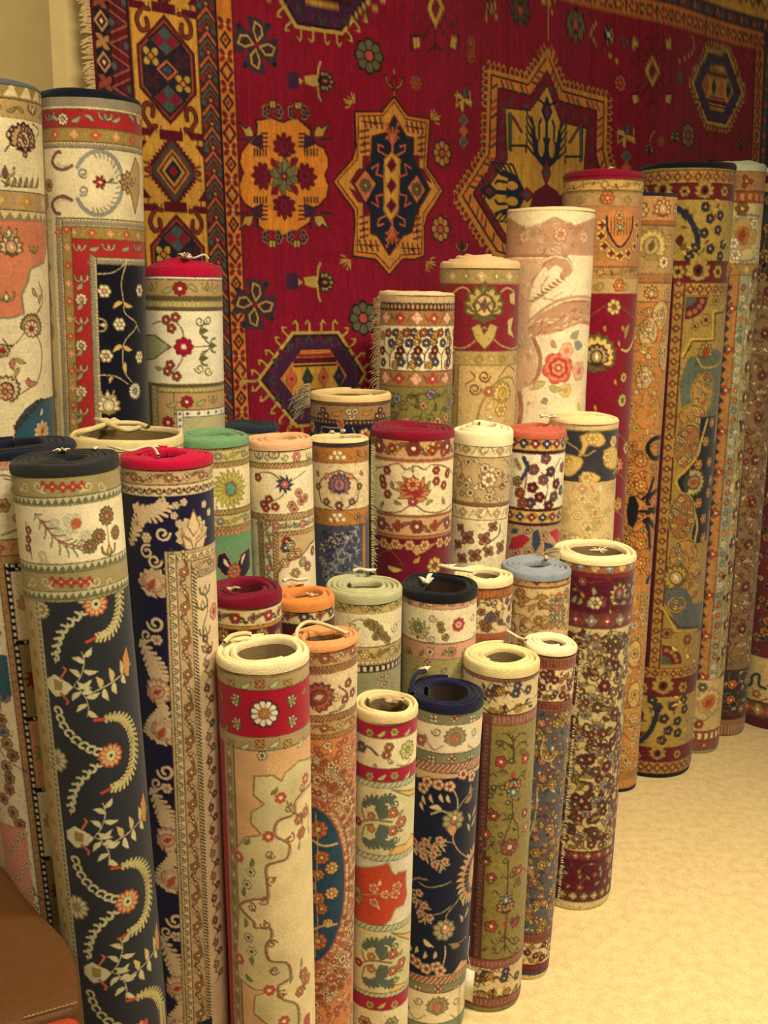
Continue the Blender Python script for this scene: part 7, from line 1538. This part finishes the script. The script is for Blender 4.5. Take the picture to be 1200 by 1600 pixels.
# small flowers, rosettes and sprigs
def quad(x, y, s_=1.):
    u, v = h.uv(x, y); o = c.push(u, v, 0, s_)
    for q in range(4):
        oo = c.push(0, 0, q * 1.571 + .2); c.poly([(4, -6), (36, -24), (40, 0), (34, 20), (8, 12)], (58, 42, 56)); c.line([(6, 0), (20, -9), (33, -8), (30, 4), (18, 8), (6, 0)], 3.6, YG); c.disc(24, -2, 3, DM); c.disc(36, 16, 5, NV); c.T = oo
    c.T = o
quad(*A(162, 210)); quad(*D(308, 378))
for x, y, q, pc in ((575, 88, 27, (96, 92, 60)), (566, 497, 27, (96, 92, 60)), (688, 240, 21, (180, 120, 60)), (686, 358, 21, (180, 120, 60)), (645, 131, 12, RUST), (735, 69, 13, RUST), (903, 40, 25, (110, 90, 60)), (1073, 212, 20, (130, 110, 70)), (970, 130, 14, (190, 80, 50)), (1058, 122, 9, TL2), (735, 88, 11, RUST), (815, 15, 24, (80, 60, 50)), (1028, 222, 9, RUST)): h.m('flower', x, y, q, 8, pc, (190, 80, 50), DK if q > 12 else None)
def bird(x, y):
    for g_ in (-1, 1): h.ln([(x - 2, y), (x, y + g_ * 22), (x + 3, y + g_ * 30)], 4, YG)
    h.pg([(x - 22, y - 8), (x - 6, y - 10), (x + 4, y - 6), (x + 4, y + 6), (x - 8, y + 9), (x - 20, y + 4)], YG); h.pg([(x - 48, y - 14), (x - 30, y - 14), (x - 30, y + 12), (x - 48, y + 12)], PUR); h.pg([(x - 30, y - 6), (x - 22, y), (x - 30, y + 6)], YG)
    h.m('palm', x + 8, y, 17, DK, (150, 130, 70), NV, (200, 90, 50), 7, rot=1.57)
bird(501, 126); bird(500, 441)
def tree_m(x, y, s_=1.):
    h.pg([(x, y - 34 * s_), (x + 15 * s_, y), (x, y + 34 * s_), (x - 15 * s_, y)], G0, DK, 2); h.pg([(x, y - 18 * s_), (x + 8 * s_, y), (x, y + 18 * s_), (x - 8 * s_, y)], (120, 30, 50))
    for f in (-1, 1):
        h.ln([(x, y + f * 34 * s_), (x, y + f * 66 * s_)], 3.4, DK); h.ln([(x - 12 * s_, y + f * 68 * s_), (x, y + f * 56 * s_), (x + 12 * s_, y + f * 68 * s_)], 3, DK)
        for g_ in (-1, 1):
            h.ln([(x + g_ * 12 * s_, y + f * 12), (x + g_ * 26 * s_, y + f * 26), (x + g_ * 36 * s_, y + f * 24 * s_), (x + g_ * 34 * s_, y + f * 10)], 3, PUR)
            h.ln([(x + g_ * 6 * s_, y + f * 26 * s_), (x + g_ * 20 * s_, y + f * 48 * s_)], 3, DK); h.pg([(x + g_ * 26 * s_, y + f * 46 * s_), (x + g_ * 36 * s_, y + f * 46 * s_), (x + g_ * 34 * s_, y + f * 64 * s_), (x + g_ * 24 * s_, y + f * 60 * s_)], YG); h.ln([(x + g_ * 38 * s_, y + f * 66 * s_), (x + g_ * 40 * s_, y + f * 44 * s_), (x + g_ * 22 * s_, y + f * 42 * s_)], 2.6, DK)
tree_m(676, 14); tree_m(1015, 112, .8)
def cross_s(x, y):
    for a_ in range(4): h.m('leaf', x, y, 22, 9, YG if a_ != 3 else TL2, DK, rot=a_ * 1.57 + .1)
    for g_ in (-1, 1): h.ln([(x, y), (x + g_ * 12, y + 12), (x + g_ * 10, y - 12)], 3, YG)
    for i, cc in enumerate((TL2, (190, 90, 50), TL2)): h.pg([(x, y + 24 + i * 17), (x + 7, y + 33 + i * 17), (x, y + 42 + i * 17), (x - 7, y + 33 + i * 17)], cc, YG, 1.4)
cross_s(723, 155); cross_s(977, 212)
h.m('palm', 952, 54, 15, DK, YG, NV, CR, 7, rot=1.4); h.ln([(935, 35), (925, 52), (935, 68)], 5, YG); h.ln([(948, 30), (972, 36)], 4, YG); h.ln([(948, 80), (966, 96)], 4, YG); h.ln([(970, 56), (980, 66), (972, 76)], 4, TL2); h.ln([(1078, 56), (1082, 76), (1070, 90), (1056, 96)], 4, YG, True)
h.ln([(740, 28), (760, 34), (762, 10), (780, 30)], 4, YG); h.m('palm', 768, 5, 14, DK, YG, RD, CR, 7, rot=2.6); h.ln([(1008, 240), (1012, 215), (1018, 205)], 3, YG); h.m('palm', 1050, 215, 12, DK, YG, TL2, RD, 5); h.m('palm', 1160, 225, 13, DK, (120, 90, 60), NV, RD, 5); h.ln([(1168, 85), (1176, 96), (1172, 110)], 4, RUST); h.m('lotus', 720, 388, 13, DK, YG, NV)
h.m('palm', 1010, 235, 10, DK, YG, NV, RD, 5); h.m('lotus', 655, 480, 11, DK, YG, NV)

def build_hung():
    xs = np.arange(146, 1210, 1.45); us = np.array([h.uv(x, 250)[0] for x in xs]); us = np.concatenate([[h.sl], us[us > h.sl + .5], np.linspace(us[-1], h.sr, 8)[1:]])
    ta = h.uv(369, -6)[1]; tb = h.uv(369, 668)[1]
    ts = np.concatenate([np.linspace(h.t0, ta, 40)[:-1], np.arange(ta, tb, 1.45), np.linspace(tb, h.t1 + 40, 30)[1:]])
    im = knot_outline(h.c.im, .14, 9, .5); ix = (us - h.c.u0) * h.c.res; iy = (np.clip(ts, None, h.t1) - h.c.v0) * h.c.res
    col = np.zeros((len(ts), len(us), 3), np.float32)
    for dx in (-.5, .5):
        for dy in (-.5, .5): col += im[np.clip((iy + dy).astype(int), 0, h.c.Hh - 1)[:, None], np.clip((ix + dx).astype(int), 0, h.c.W - 1)[None]]
    col *= .25 * .90; g = np.random.default_rng(1)
    st_ = np.convolve(g.normal(0, 1, len(us)), [.5, 1, .5], 'same') * .06; pat = g.normal(0, .07, col.shape[:2])
    lowt = np.interp(np.arange(len(ts)), np.arange(0, len(ts) + 40, 40), g.normal(0, .10, len(ts) // 40 + 2)[:len(np.arange(0, len(ts) + 40, 40))])
    run_ = np.repeat(g.normal(0, .08, (len(ts) // 14 + 1, len(us))), 14, 0)[:len(ts)]
    col = np.clip(col * (1 + st_[None] + pat + run_ + lowt[:, None] * .5)[..., None], .003, .9)
    U, T = np.meshgrid(us, ts); wv = .010 * np.sin(U * .0042 * 2.2 + 1) + .004 * np.sin(U * .018 + T * .004)
    ext = np.clip(T - h.t1, 0, None)
    P = P0[None, None] + (U * h.s)[..., None] * DU + (T * h.s)[..., None] * DV + (wv - .0)[..., None] * BACK
    nv, nu = U.shape; i = np.arange(nv - 1)[:, None] * nu; j = np.arange(nu - 1)[None]
    Fq = np.stack([i + j, i + nu + j, i + nu + j + 1, i + j + 1], -1).reshape(-1, 4)
    root = bpy.data.objects.new('hanging_rug', None); scene.collection.objects.link(root)
    base = P0 + DU * 200 * h.s + DV * (h.t1 + 40) * h.s; root.location = base
    tag(root, 'large crimson rug with gold medallions and a great star hung across the back wall', 'rug')
    Pl = P.reshape(-1, 3) - base
    o = mesh_obj('pile', Pl, Fq, WOVEN, root, colors=col.reshape(-1, 3)); 
    sm = o.modifiers.new('thickness', 'SOLIDIFY'); sm.thickness = .009; sm.offset = -1; sm.use_rim = True
    # cotton fringe down the left end
    rnd = random.Random(3); parts = []
    for q in range(340):
        t = h.t0 + (h.uv(150, 200)[1] - h.t0 + 260) * (q + rnd.random()) / 340; p = P0 + DU * h.sl * h.s + DV * t * h.s - base + BACK * .004
        l = 15 * h.s * rnd.uniform(.7, 1.2); dn = DV * l * rnd.uniform(.0, .9)
        parts.append(tube([p + DU * .004, p - DU * l * .4 + dn * .3 - BACK * .004, p - DU * l + dn], [.0028, .003, .0018], 4))
    V, F4 = merge(parts); mesh_obj('fringe', V, F4, wool((206, 172, 112), 'cotton_thread'), root)
build_hung()

# ------------------------------------------------------------------ the rolled rugs, back row to front row
ROLLS = [
 (1, p1, dict(tx=-12, ty=135, w=150, Y=2.068, slope=.05, vb=690, cap=(96, 104, 104), caph=5, t=11), 'cream rug roll with coral corner panel and teal medallion, at the far left edge'),
 (2, p2, dict(tx=142, ty=152, w=158, Y=2.182, slope=.033, vb=700, cap=(18, 24, 34), caph=10, t=11, busy=0.08), 'tall rug roll with red border and black floral field under a black wool end'),
 (3, p3, dict(tx=287, ty=418, w=124, Y=2.287, slope=.028, vb=680, cap=(192, 12, 44), caph=13, t=13, turns=3.6, cone=14, busy=0.08), 'cream rug roll with red rosettes and magenta wool end standing against the hanging rug'),
 (40, p40, dict(tx=395, ty=661, w=84, Y=2.358, vb=700, cap=(34, 44, 50), caph=8, t=10, turns=3.5), 'dark slate rug roll almost hidden behind the peach-topped roll'),
 (4, p4, dict(tx=549, ty=612, w=127, Y=2.44, vb=720, cap=(226, 190, 122), caph=9, t=8, turns=1.6), 'brown bordered rug roll with hollow cream mouth and cream tassel at its left'),
 (5, p5, dict(tx=653, ty=456, w=119, Y=2.55, slope=-.022, vb=690, cap=(222, 190, 128), caph=4, t=9, turns=3, busy=0.26), 'rug roll with cream flower band over olive field, fringe down its left side'),
 (6, p6, dict(tx=753, ty=411, w=124, Y=2.648, slope=-.03, vb=690, cap=(222, 182, 120), caph=8, t=13, turns=3.6, cone=13, busy=0.22), 'beige rug roll with maroon band holding one olive palmette and stepped cone top'),
 (7, p7, dict(tx=863, ty=328, w=137, Y=2.749, slope=-.045, vb=700, cap=(232, 200, 136), caph=4, t=8, turns=2, busy=0.12, ol=.12), 'pale cream rug roll with brown scrolls and a large red rose'),
 (8, p8, dict(tx=946, ty=270, w=124, Y=2.891, slope=-.052, vb=930, cap=(138, 14, 34), caph=9, t=11, busy=0.2), 'rug roll with crimson field below orange palmette band and crimson wool end'),
 (9, p9, dict(tx=1018, ty=303, w=84, Y=2.99, slope=-.065, vb=1262, cap=(30, 32, 46), caph=5, t=9, busy=0.32), 'slim orange and tan rug roll with black hooked scrolls and thin navy rim'),
 (10, p10, dict(tx=1076, ty=260, w=147, Y=3.145, slope=-.066, vb=1262, cap=(12, 20, 28), caph=8, t=12, busy=0.3), 'thick olive-gold rug roll with maroon bands and black ends on the pale floor'),
 (11, p11, dict(tx=1150, ty=262, w=95, Y=3.28, slope=-.077, vb=1240, cap=(196, 200, 160), caph=9, t=10, turns=3.4, cone=9, busy=0.3), 'tan rug roll with pale green ends and sage side stripe'),
 (12, p12, dict(tx=1190, ty=266, w=92, Y=3.42, slope=-.078, vb=1220, cap=(206, 206, 170), caph=7, t=10, busy=0.3), 'brown rug roll with dark navy floral stripe and maroon rosettes near the right edge'),
 (13, p13, dict(tx=1275, ty=262, w=118, Y=3.5, slope=-.085, vb=1220, cap=(110, 24, 36), caph=7, t=10, busy=0.3), 'dark maroon rug roll, last at the right edge of the row'),
 (14, p14, dict(tx=22, ty=693, w=190, Y=1.69, slope=.118, vb=1600, cap=(22, 26, 40), caph=10, t=11, turns=5), 'cream rug roll with a dotted black border and coloured blocks at the left edge'),
 (15, p15, dict(tx=200, ty=675, w=172, Y=1.895, vb=730, cap=(222, 198, 130), caph=16, t=8, turns=1.4, busy=0.05), 'wide hollow rug roll with a butter-yellow wool mouth crossed by a cotton tie'),
 (18, p18, dict(tx=333, ty=677, w=115, Y=1.968, slope=.038, vb=960, cap=(112, 150, 98), caph=14, t=12, turns=2.6), 'rug roll with green wool mouth and a yellow-green sunflower on cream'),
 (19, p19, dict(tx=438, ty=683, w=102, Y=2.05, slope=.036, vb=940, cap=(226, 170, 116), caph=13, t=10, turns=3.6), 'cream floral rug roll with peach wool mouth and blue star flower'),
 (20, p20, dict(tx=532, ty=682, w=92, Y=2.15, slope=.01, vb=925, cap=(226, 196, 132), caph=3, t=8, turns=1.8, busy=0.3), 'thin worn rug roll with blue-grey ferns below an orange-brown band'),
 (21, p21, dict(tx=647, ty=666, w=131, Y=2.3, slope=-.022, vb=905, cap=(132, 14, 30), caph=12, t=10, turns=5, busy=0.2), 'rug roll with deep red wool end and red lotus on a cream band'),
 (22, p22, dict(tx=757, ty=672, w=94, Y=2.4, slope=-.055, vb=900, cap=(240, 216, 158), caph=18, t=11, turns=3.4, cone=13, busy=0.22), 'cream and beige rug roll with pale stepped cone end'),
 (23, p23, dict(tx=838, ty=669, w=98, Y=2.49, slope=-.055, vb=890, cap=(188, 92, 62), caph=10, t=11, turns=3.6, cone=6, busy=0.25), 'rug roll with salmon wool end and dark red flower bushes on cream'),
 (24, p24, dict(tx=915, ty=650, w=106, Y=2.575, slope=-.045, vb=880, cap=(232, 198, 132), caph=6, t=9, turns=3.6, cone=3, ol=.2), 'rug roll with charcoal band of gold leaves over a faint tan field'),
 (16, p16, dict(tx=103, ty=713, w=163, Y=1.55, slope=.098, vb=1600, cap=(40, 40, 38), caph=17, t=11, turns=5.5, busy=0.06), 'large charcoal rug roll with orange rosettes and cream feather leaves, nearest on the left'),
 (17, p17, dict(tx=262, ty=708, w=143, Y=1.66, slope=.04, vb=1600, cap=(196, 10, 42), caph=13, t=11, turns=4, busy=0.08), 'navy rug roll with cream plumes, tan frame and magenta wool mouth'),
 (25, p25, dict(tx=385, ty=916, w=115, Y=1.8, vb=1030, cap=(126, 12, 32), caph=18, t=12, turns=2.8), 'maroon-mouthed rug roll with red flowers on a cream band, behind the hollow cream-topped roll'),
 (26, p26, dict(tx=475, ty=926, w=100, Y=1.9, vb=1010, cap=(222, 134, 62), caph=15, t=12, turns=2.6), 'rug roll with thick orange wool mouth beside the maroon-mouthed roll'),
 (27, p27, dict(tx=571, ty=912, w=118, Y=2.0, slope=-.008, vb=1100, cap=(176, 170, 118), caph=15, t=9, turns=4.2), 'rug roll with sage wool spiral and olive grape sprig on cream'),
 (28, p28, dict(tx=689, ty=911, w=118, Y=2.106, slope=-.02, vb=1090, cap=(18, 18, 22), caph=14, t=10, turns=2.4), 'rug roll with black wool mouth and pink borders round a cream band'),
 (29, p29, dict(tx=757, ty=896, w=92, Y=2.205, slope=-.03, vb=1020, cap=(226, 200, 138), caph=10, t=8, turns=3.6, busy=0.28), 'small rug roll with rust stripe and buff mouth behind the black-mouthed roll'),
 (30, p30, dict(tx=840, ty=881, w=108, Y=2.3, slope=-.045, vb=1030, cap=(138, 142, 138), caph=12, t=9.5, turns=3.8, busy=0.3), 'tan leafy rug roll with blue-grey wool spiral'),
 (31, p31, dict(tx=932, ty=857, w=127, Y=2.395, slope=-.068, vb=1430, cap=(234, 206, 142), caph=10, t=9, turns=2.7, busy=0.34), 'rug roll crowded with maroon and brown flowers, cream fringe down its left side'),
 (32, p32, dict(tx=413, ty=1013, w=144, Y=1.62, slope=.028, vb=1600, cap=(240, 214, 150), caph=14, t=12, turns=2.6, busy=0.04), 'cream rug roll with white rosette on a bright red band, foremost in the middle'),
 (33, p33, dict(tx=508, ty=992, w=106, Y=1.748, slope=-.006, vb=1600, cap=(226, 150, 86), caph=8, t=9, turns=2.9, tilt=5, busy=0.26), 'peach rug roll with half of a blue oval medallion'),
 (34, p34, dict(tx=605, ty=1096, w=99, Y=1.802, slope=-.025, vb=1600, cap=(228, 198, 132), caph=14, t=9, turns=2.2, busy=0.1), 'rug roll with pink stripes and an orange-red panel, cloth tucked in its mouth'),
 (35, p35, dict(tx=699, ty=1078, w=118, Y=1.915, slope=-.055, vb=1600, cap=(20, 22, 44), caph=14, t=9, turns=3.2, busy=0.07), 'navy floral rug roll with navy wool mouth and cream end bands'),
 (36, p36, dict(tx=786, ty=1022, w=118, Y=2.002, slope=-.05, vb=1600, cap=(222, 198, 128), caph=16, t=9, turns=3.4, busy=0.3), 'olive rug roll with a brown side border and red blossoms'),
 (37, p37, dict(tx=862, ty=1001, w=82, Y=2.09, slope=-.083, vb=1560, cap=(240, 216, 156), caph=10, t=7, turns=3.6, busy=0.36), 'thinnest front rug roll, grey-blue with gold and pink flowers, white spiral mouth'),
]
GROUP = 'rolled rugs standing on end'
BY = {}
for key, painter, kw, label in ROLLS:
    r = Roll(key, **kw); painter(r); r.build(label, GROUP); BY[key] = r; r.c = None

# ------------------------------------------------------------------ ties, cords and fringes that belong to single rolls
BY[3].tie(290, 404, r=17, n=16, dirs=(250, 280, 120, 60, 20), up=13, thick=2.2); BY[3].cord([(285, 400, 16), (300, 404, 17), (318, 398, 15), (326, 404, 13)], 1.8)
BY[15].cord([(118, 676, 2), (140, 672, 5), (165, 664, 7), (190, 661, 8), (215, 662, 6), (232, 668, 3)], 4.6, (222, 196, 130)); BY[15].cord([(150, 655, 4), (168, 662, 9), (182, 668, 9), (200, 672, 7), (218, 668, 4)], 4.0, (222, 196, 130)); BY[15].tie(172, 662, r=16, n=16, up=7, thick=3.6, col=(222, 196, 130))
BY[16].tie(98, 706, r=15, n=14, dirs=(200, 235, 270, 300), up=2, thick=2.2); BY[16].tie(148, 702, r=6, n=7, up=2, thick=2.6)
BY[17].cord([(170, 697, 4), (188, 702, 6), (206, 704, 5), (226, 698, 5), (240, 700, 5), (248, 712, 2)], 2.2); BY[17].tie(238, 699, r=13, n=6, dirs=(200, 330, 345), up=4, thick=2.2)
BY[20].tie(519, 677, r=6, n=8, up=4, thick=1.2); BY[20].tie(537, 675, r=7, n=8, up=4, thick=1.4)
BY[22].tie(765, 655, r=8, n=8, up=14, thick=1.1, dirs=(60, 90, 120))
BY[24].cord([(842, 648, 5), (854, 650, 6), (866, 655, 6), (880, 656, 5)], 2.0); BY[24].tie(866, 652, r=10, n=8, up=5, thick=1.5)
BY[25].tie(362, 922, r=14, n=10, dirs=(180, 0, 330), up=-6, thick=3.0, col=(206, 180, 128))
BY[26].cord([(442, 908, 5), (452, 904, 7), (466, 906, 7), (480, 904, 5)], 3.0); BY[26].tie(487, 932, r=10, n=5, up=2, thick=1.4)
BY[27].cord([(552, 892, 4), (562, 889, 7), (574, 891, 7), (586, 891, 4)], 2.8)
BY[28].tie(666, 912, r=22, n=9, dirs=(70, 85, 100), up=0, thick=3.4, col=(232, 214, 170)); BY[28].cord([(690, 884, 10), (706, 888, 10), (722, 890, 9), (738, 892, 6)], 3.8, (236, 214, 160)); BY[28].tie(704, 886, r=10, n=9, up=10, thick=2.2)
BY[30].tie(853, 873, r=4, n=7, up=2, thick=2.8, col=(206, 180, 130))
BY[31].tie(935, 862, r=13, n=12, up=-5, thick=1.2); BY[31].threads(-.95, 866, 912, 30, 130, (222, 194, 134), name='tassel')
BY[33].cord([(462, 1000, 4), (466, 982, 9), (480, 972, 12), (500, 974, 11), (524, 982, 9), (544, 990, 5)], 3.2, (226, 196, 140), name='turned_edge')
BY[32].cord([(350, 1004, 3), (362, 994, 7), (380, 990, 9), (392, 991, 6)], 4.2, (222, 196, 130), name='turned_edge')
BY[34].tie(612, 1096, r=18, n=10, dirs=(0, 180, 200, 340, 160), up=-3, thick=4.6, col=(190, 158, 116), name='cloth_knot')
BY[35].tie(663, 1050, r=14, n=12, dirs=(90, 60, 110, 40), up=3, thick=2.4, col=(230, 208, 158)); BY[35].cord([(644, 1084, 0), (644, 1066, 10), (652, 1052, 14), (664, 1048, 9)], 4, (22, 24, 46), name='turned_edge')
BY[37].cord([(792, 985, 12), (800, 990, 12), (810, 996, 9), (822, 1000, 4)], 2.4)
BY[23].tie(846, 652, r=8, n=6, up=8, thick=1.2)
BY[8].tie(955, 265, r=6, n=5, up=1, thick=1.1)
BY[10].tie(1110, 252, r=5, n=4, up=1, thick=1.2, col=(40, 36, 40))
BY[5].threads(-1.15, 462, 655, 15, 130, (214, 184, 122)); BY[31].threads(-1.12, 900, 1412, 17, 420, (218, 190, 128)); BY[31].threads(-1.35, 1340, 1408, 22, 60, (214, 186, 124), name='tassel')
BY[4].threads(-1.25, 604, 640, 34, 60, (222, 200, 150), name='tassel'); BY[20].threads(1.25, 700, 905, 10, 90, (176, 172, 116), side=1)
BY[37].threads(1.4, 1020, 1420, 7, 150, (200, 180, 130), side=1); BY[17].threads(-1.2, 716, 800, 10, 26, (222, 196, 146))

# ------------------------------------------------------------------ paper tag hanging between two rolls
def quadpt(x, y, Y): d = px_ray(x, y); return CAM + d * (Y / d[1])
tg = [quadpt(x, y, 1.86) for x, y in ((729, 1513), (742, 1518), (738, 1566), (724, 1560))]; off = np.array([0, .0012, 0]); VT = np.array(tg + [p + off for p in tg])
o = mesh_obj('paper_tag', VT, [[0, 1, 2, 3], [7, 6, 5, 4], [0, 4, 5, 1], [1, 5, 6, 2], [2, 6, 7, 3], [3, 7, 4, 0]], wool((236, 226, 180), 'paper'), smooth=False)
tag(o, 'blank white paper tag on a string beside the navy floral roll near the floor', 'tag')
V, F4 = tube([quadpt(735, 1514, 1.862), quadpt(731, 1490, 1.875), quadpt(734, 1462, 1.895)], .0007, 5); st_ = mesh_obj('string', V, F4, wool((225, 205, 160), 'cotton_thread')); st_.parent = o

# ------------------------------------------------------------------ leather bench in the near left corner
LZ = .535
def on_plane(x, y, z=LZ): d = px_ray(x, y); return CAM + d * ((z - CAMH) / d[2])
def cushion(name, outl, mat, parent, z, drop, rnd=.018):
    P = np.array([on_plane(x, y, z) for x, y in outl]); Q = []
    for a, b in zip(P, np.roll(P, -1, 0)):
        for t in np.linspace(0, 1, 5)[:-1]: Q.append(a * (1 - t) + b * t)
    P = np.array(Q)
    for _ in range(3): P = .25 * np.roll(P, 1, 0) + .5 * P + .25 * np.roll(P, -1, 0)
    ctr = P.mean(0); rings = []
    for f, dz in ((0.0, .004), (.5, .004), (.8, .003), (.93, .001), (.975, -.003), (.993, -rnd * .45), (1., -rnd), (1., -drop * .5), (.99, -drop)):
        r_ = ctr + (P - ctr) * f; r_[:, 2] = z + dz; rings.append(r_)
    V = np.concatenate(rings); n = len(P); i = np.arange(len(rings) - 1)[:, None] * n; j = np.arange(n)[None]; j2 = (j + 1) % n
    Fq = np.stack([i + j, i + n + j, i + n + j2, i + j2], -1).reshape(-1, 4)
    return mesh_obj(name, V - np.array(parent.location), Fq, mat, parent)
br = plain_mat('brown_leather', (92, 56, 24), (100, 62, 28), 140, .6, .25, .001); og = plain_mat('orange_leather', (176, 62, 18), (196, 74, 24), 60, .5, .25, .002)
bench = bpy.data.objects.new('leather_bench', None); scene.collection.objects.link(bench); bench.location = (-.75, 1.2, 0)
tag(bench, 'brown leather bench with orange-red end panel and stitched seam, cut by the lower left corner', 'bench')
OUTL = [(0, 1345), (22, 1378), (50, 1412), (80, 1442), (102, 1464), (116, 1486), (123, 1515), (126, 1545), (127, 1573), (70, 1590), (20, 1606), (-90, 1640), (-260, 1560), (-200, 1330), (-60, 1290)]
seat = cushion('seat_cushion', OUTL, br, bench, LZ, .40); 
cushion('side_panel', [(127, 1580), (133, 1640), (136, 1800), (-200, 1900), (-90, 1648), (20, 1613), (70, 1597)], og, bench, LZ - .006, .394)
parts = []; pa, pb = on_plane(36, 1591, LZ + .003), on_plane(122, 1566, LZ + .003)
for i in range(13):
    a, b = pa + (pb - pa) * (i + .1) / 13, pa + (pb - pa) * (i + .72) / 13; parts.append(tube([a, (a + b) / 2 + np.array([0, 0, .0008]), b], .0011, 5))
V, F4 = merge(parts); mesh_obj('stitching', V - np.array(bench.location), F4, wool((176, 140, 90), 'cotton_thread'), seat)
V = np.array([on_plane(x, y, LZ) for x, y in ((105, 1500), (110, 1760), (-170, 1800), (-150, 1380), (-20, 1370))]); V = np.concatenate([V * [1, 1, 0] + [0, 0, .136], V * [1, 1, 0]]) - np.array(bench.location)
mesh_obj('plinth', V, [[0, 1, 6, 5], [1, 2, 7, 6], [2, 3, 8, 7], [3, 4, 9, 8], [4, 0, 5, 9]], br, bench, smooth=False)
